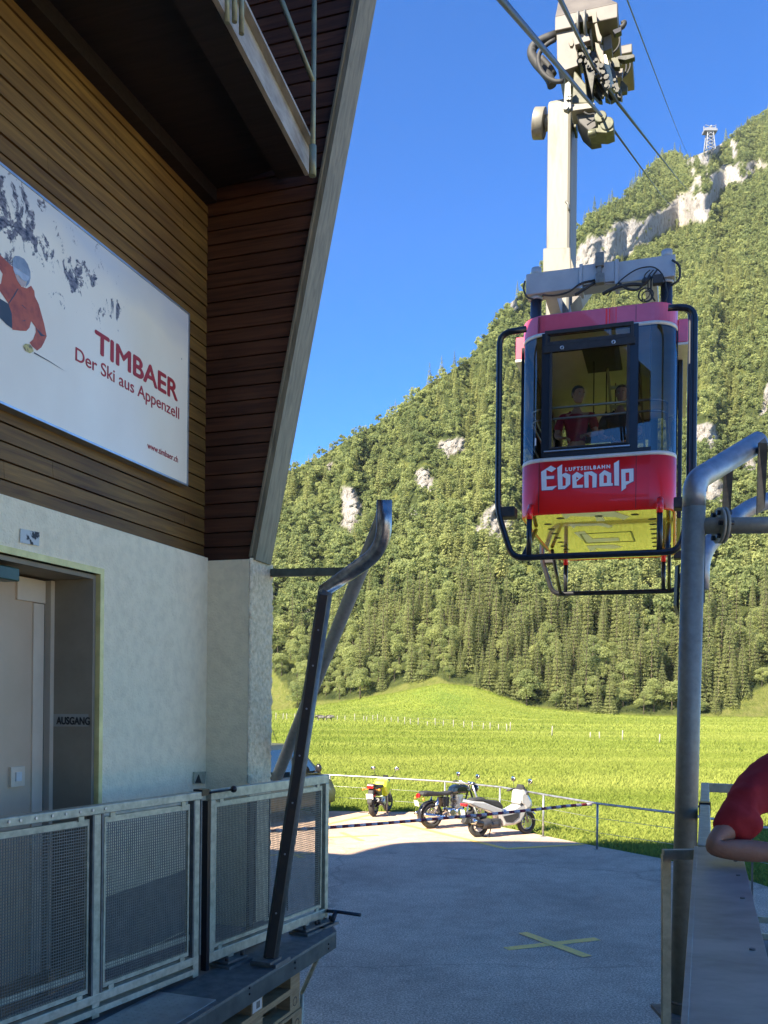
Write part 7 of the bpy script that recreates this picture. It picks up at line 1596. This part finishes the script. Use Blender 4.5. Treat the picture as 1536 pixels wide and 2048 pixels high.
for n_, q in enumerate(front):
    kind = bool(is_sp[q]); me, tme, h = protos[kind][n_ % 9]; s_ = hh_[q] / h
    nm = 'spruce' if kind else 'broadleaf_tree'
    t_ = thing(nm, None, 'tree'); ORG[t_.name] = Vector()
    t_.location = (tx_[q], ty_[q], tz_[q] - .3); t_.rotation_euler = (0, 0, RNG.uniform(0, 6.28)); t_.scale = (s_ * RNG.uniform(.9, 1.1),) * 2 + (s_,)
    t_['label'] = ('slender dark spruce ' if kind else 'round green broadleaf tree ') + where(tpx[q], tpy[q]); t_['group'] = 'trees ' + where(tpx[q], tpy[q])
    for pn_, pm_ in (('crown', me), ('trunk', tme)):
        o = bpy.data.objects.new(pn_, pm_); COL.objects.link(o); o.parent = t_
# the rest of the wood: one mass
def mass(sel, kind, name, label):
    Qs, Ts = [], []
    for q in sel:
        p = hh_[q] / ty_[q] * 900; n = int(np.clip(p * p * (1.9 if kind else 1.8), 130, 520))
        rg = RNG; Q, ti = (spruce(n, hh_[q], rr_t[q], rg) if kind else broadleaf(n, hh_[q], rr_t[q], rg)); Qs.append(Q + np.array([tx_[q], ty_[q], tz_[q] - .4])); Ts.append(np.clip(.38 + ti + rg.uniform(-.34, .36) + (mix_[q] - .5) * .7, 0, 1.2))
    me = quad_mesh(name, np.concatenate(Qs), np.concatenate(Ts), M_leaf_s if kind else M_leaf_d); o = bpy.data.objects.new(name, me); COL.objects.link(o); tag(o, label, 'forest', None, 'stuff'); return len(Qs)
rest = np.array([q for q in idx if q not in fset])
n1 = mass(rest[~is_sp[rest]], False, 'broadleaf_forest', 'dense green broadleaf forest covering the steep mountain side')
n2 = mass(rest[is_sp[rest]], True, 'spruce_forest', 'dark spruces scattered through the forest on the mountain side')

# bushes on the bank
for bx_, by3, hb3, lab in ((596, 1415, 7, 'rounded bush on the pale grass bank left of the guide pipe'), (562, 1352, 6, 'small bush on the pale bank beside the white pier'), (1052, 1412, 8, 'dark round bush at the edge of the meadow below the cable car'), (1110, 1416, 5, 'low bush at the meadow edge below the cabin floor'), (850, 1360, 5, 'bush on top of the grassy knoll'), (720, 1398, 8, 'bush at the wood edge right of the guide pipe')):
    i = int(np.argmin(abs(XS - bx_))); j = int(np.argmin(abs(YP[i] - by3))); t_ = thing('bush', lab, 'bush', (VX[i, j], VY[i, j], VZ[i, j] - .3)); me, tme, h = protos[False][(bx_ // 7) % 9]; t_.scale = (hb3 / h * 1.25, hb3 / h * 1.25, hb3 / h); t_['group'] = 'bushes at the foot of the slope'
    for pn_, pm_ in (('crown', me), ('trunk', tme)): o = bpy.data.objects.new(pn_, pm_); COL.objects.link(o); o.parent = t_

# ------------------------------------------------------------------ grass tufts near the yard
def edgeY(X): p = np.array([(v.x, v.y) for v in lot_edge]); return np.interp(X, p[:, 0], p[:, 1])
Qs = []; 
for y0_, y1_, n, hgt, wd_ in ((15, 30, 90000, .11, .013), (30, 55, 130000, .14, .024), (55, 95, 110000, .17, .045), (95, 150, 60000, .20, .085), (150, 225, 70000, .22, .11)):
    Yg = np.sqrt(RNG.uniform(y0_ ** 2, y1_ ** 2, n)); Ag = RNG.uniform(-.24, .50, n); Xg = Yg * Ag; ok = Yg > edgeY(Xg) + .04; Xg, Yg = Xg[ok], Yg[ok]; n = len(Xg)
    Zg = np.zeros(n); far = Yg > 125
    if far.any():
        ci = np.clip(np.searchsorted(A_of, Ag[ok]), 1, NX - 1); t_ = np.clip((Yg - 125) / (Y0[ci] - 125), 0, 1); Zg = np.where(far, VZ[ci, 0] * (t_ * t_ * (3 - 2 * t_) * .55 + .45 * t_ ** 1.6), 0)
    patch = fbm(Xg * .3, Yg * .12, 31); h = hgt * RNG.uniform(.5, 1.2, n) * (.5 + patch); an = RNG.uniform(0, np.pi, n); ld = RNG.normal(size=(n, 2)) * .5
    b = np.stack([Xg, Yg, Zg - .01], 1); u = np.stack([np.cos(an), np.sin(an), np.zeros(n)], 1) * (wd_ * .5); tp_ = b + np.stack([ld[:, 0] * h, ld[:, 1] * h, h], 1); mid = b * .45 + tp_ * .55 + np.array([0, 0, .0])
    Qs.append(np.stack([b - u, b + u, mid + u * .9 + np.array([0, 0, .02]), tp_], 1))
Q = np.concatenate(Qs); me = quad_mesh('grass', Q, .5 + RNG.uniform(-.18, .18, len(Q)) + (fbm(Q[:, 0, 0] * .05, Q[:, 0, 1] * .3, 61) - .5) * 1.1, leaf_material('grass_blades', (.11, .165, .022), (.30, .33, .075), .35)); o = bpy.data.objects.new('grass', me); COL.objects.link(o); tag(o, 'bright green meadow grass blades beyond the tube fence', 'grass', None, 'stuff')

# ------------------------------------------------------------------ pasture posts, cows, mast
P1 = [(155, 130, 160), (200, 130, 160), (255, 130, 172), (305, 145, 175), (322, 150, 178), (358, 140, 175), (386, 140, 182), (425, 155, 185), (462, 155, 182), (502, 155, 190), (538, 155, 197), (572, 165, 200), (615, 160, 203), (668, 180, 205), (713, 162, 207), (758, 175, 207), (816, 172, 215), (875, 180, 217), (923, 182, 225), (985, 190, 228), (1025, 187, 228), (1072, 195, 230), (1120, 195, 238), (1138, 185, 237), (1375, 207, 262)]
P2 = [(62, 260, 300), (120, 258, 303), (260, 250, 310), (487, 273, 328), (733, 275, 335)]
posts = [(620 + x / 2.844, 1380 + a / 2.844, 1380 + b / 2.844) for x, a, b in P1] + [(1160 + x / 3.066, 1380 + a / 3.066, 1380 + b / 3.066) for x, a, b in P2] + [(552, 1412, 1427), (566, 1413, 1427), (574, 1413, 1427), (590, 1414, 1428)]
M_post_w = mat('weathered_white_post', (.30, .28, .23), .8, col2=(.22, .20, .16), scale=4)
for x, yt, yb in posts:
    g = G(x, yb, 0); d = min(g.y, 124.0); p = W(x, yb, d); h = (yb - yt) / FPX * d * 1.05
    mb = MB(); ln_ = RNG.uniform(-.06, .06); mb.tube([(p.x, p.y, -.1), (p.x + ln_ * h, p.y, h)], [.05, .045], 7)
    where_ = 'left half of the pasture fence' if x < 840 else 'middle of the pasture fence behind the black motorcycle' if x < 1040 else 'right end of the pasture fence'
    tag(mb.build('fence_post', M_post_w, None, (p.x, p.y, 0)), 'thin white wooden post in the ' + where_, 'fence post', 'white pasture fence posts')
mb = MB(); 
line_p = sorted([(G(x, yb, 0)) for x, yt, yb in posts if x < 1025], key=lambda v: v.x)
for z in (.45, .85): mb.tube([Vector((p.x * min(1, 124 / p.y), min(p.y, 124), z)) for p in line_p], .006, 5)
tag(mb.build('fence_wire', M_galv_dk, None, (0, 120, 0)), 'two thin fence strands strung along the white posts in the meadow', 'wire')
def cow(px, py, flip, label):
    g = G(px, py, 0); d = min(g.y, 124); p = W(px, py, d); o_ = Vector((p.x, p.y, 0)); s = .62; f = -1 if flip else 1
    C = thing('cow', label, 'cow', o_); Pt = lambda x, y, z: o_ + Vector((x * f, y, z)) * s
    J = [(Pt(-.7, 0, 1.0), .27), (Pt(-.2, 0, .98), .34), (Pt(.4, 0, 1.0), .32), (Pt(.75, 0, 1.12), .20), (Pt(1.05, 0, 1.0), .13), (Pt(1.25, 0, .72), .09)]; E = [(0, 1), (1, 2), (2, 3), (3, 4), (4, 5)]
    for x, y in ((-.65, .2), (-.65, -.2)):
        k = len(J); J += [(Pt(x, y, .75), .13), (Pt(x + .08, y, .5), .08), (Pt(x - .05, y, .28), .055), (Pt(x, y, .03), .06)]; E += [(0, k), (k, k + 1), (k + 1, k + 2), (k + 2, k + 3)]
    for x, y in ((.5, .2), (.5, -.2)):
        k = len(J); J += [(Pt(x, y, .7), .11), (Pt(x + .02, y, .38), .06), (Pt(x, y, .03), .06)]; E += [(2, k), (k, k + 1), (k + 1, k + 2)]
    k = len(J); J += [(Pt(-.95, 0, 1.1), .03), (Pt(-1.02, 0, .6), .025)]; E += [(0, k), (k, k + 1)]
    skin_obj('body', J, E, mat('cow_hide', (.17, .155, .135), .9, col2=(.02, .016, .013), scale=2.4, ramp=(.47, .51)), C, 0, 2)
    mb = MB()
    for s_ in (-1, 1): mb.sphere(Pt(.98, s_ * .17, 1.06), .09, 8, 6, (.5, 1, .4))
    mb.build('ear', M_rubber, C)
    mb = MB()
    for s_ in (-1, 1): mb.tube([Pt(1.02, s_ * .08, 1.12), Pt(1.08, s_ * .18, 1.25)], [.03, .008], 6)
    mb.build('horn', M_post_w, C)
cow(658, 1434, False, 'pale spotted cow grazing beside the pasture fence, right of the guide pipe'); cow(641, 1433, True, 'smaller dark patched cow just left of the pale cow')
# rope mast on the ridge
i = int(np.argmin(abs(XS - 1419))); mz, my_ = VZ[i, -1], VY[i, -1]; o_ = Vector((W(1419, 303, my_).x, my_, mz - 1.0)); k = my_ / FPX
MS = thing('rope_mast', 'pale steel lattice mast with head platform standing on the rocky ridge', 'mast', o_)
M_mast = mat('pale_mast_steel', (.22, .23, .25), .6, .1, col2=(.17, .18, .20), scale=.5)
H = 34 * k + 1.0; mb = MB()
cr_ = [(sx * 7 * k, sy * 7 * k) for sx, sy in ((-1, -1), (1, -1), (1, 1), (-1, 1))]
for a_ in range(4):
    x0, y0 = cr_[a_]; x1, y1 = cr_[(a_ + 1) % 4]; mb.bar(o_ + Vector((x0 * 1.25, y0 * 1.25, 0)), o_ + Vector((x0 * .8, y0 * .8, H)), .8 * k * 1.6, .8 * k * 1.6)
    for j in range(5):
        f0, f1 = j / 5, (j + 1) / 5; w0, w1 = 1.25 - .45 * f0, 1.25 - .45 * f1
        mb.bar(o_ + Vector((x0 * w0, y0 * w0, H * f0)), o_ + Vector((x1 * w1, y1 * w1, H * f1)), k, k); mb.bar(o_ + Vector((x1 * w0, y1 * w0, H * f0)), o_ + Vector((x0 * w1, y0 * w1, H * f1)), k, k)
mb.build('lattice', M_mast, MS)
mb = MB(); mb.box(o_ + Vector((0, 0, H + 2 * k)), (26 * k, 16 * k, 4 * k)); mb.box(o_ + Vector((0, 0, H + 5 * k)), (20 * k, 14 * k, 3 * k)); mb.build('head_beam', M_mast, MS)
mb = MB()
for sx in (-1, 1):
    mb.bar(o_ + Vector((sx * 12 * k, 0, H + 3 * k)), o_ + Vector((sx * 12 * k, 0, H + 13 * k)), k * 1.4, k * 1.4); mb.bar(o_ + Vector((sx * 12 * k, 0, H + 12 * k)), o_ + Vector((sx * 4 * k, 0, H + 5 * k)), k, k); mb.bar(o_ + Vector((sx * 4 * k, 0, H + 5 * k)), o_ + Vector((0, 0, H + 13 * k)), k, k)
    mb.bar(o_ + Vector((sx * 11 * k, -6 * k, H + 12 * k)), o_ + Vector((sx * 2 * k, -6 * k, H + 9 * k)), k, k)
mb.sphere(o_ + Vector((3 * k, 0, H + 13 * k)), 2.5 * k, 10, 8); mb.build('head_frame', M_mast, MS)

# ------------------------------------------------------------------ thin valley haze
HAZE = 0.00005
HT = VZ2.max() + 30
mb = MB(); mb.box(((GX0 + GX1) / 2, (GY1 - 60) / 2, HT / 2 - .7), (GX1 - GX0 + 20, GY1 + 80, HT + 1.4)); hz = mb.build('haze', M_leaf_d, None); hz.data.materials.clear()
hm = bpy.data.materials.new('haze'); hm.use_nodes = True; t = hm.node_tree
for n in list(t.nodes): t.nodes.remove(n)
o = t.nodes.new('ShaderNodeOutputMaterial'); v = t.nodes.new('ShaderNodeVolumePrincipled'); v.inputs['Color'].default_value = (.88, .93, 1, 1); v.inputs['Density'].default_value = HAZE; v.inputs['Anisotropy'].default_value = .1
t.links.new(v.outputs[0], o.inputs['Volume']); hz.data.materials.append(hm); hz['kind'] = 'stuff'; hz['label'] = 'thin pale haze filling the valley'; hz['category'] = 'haze'
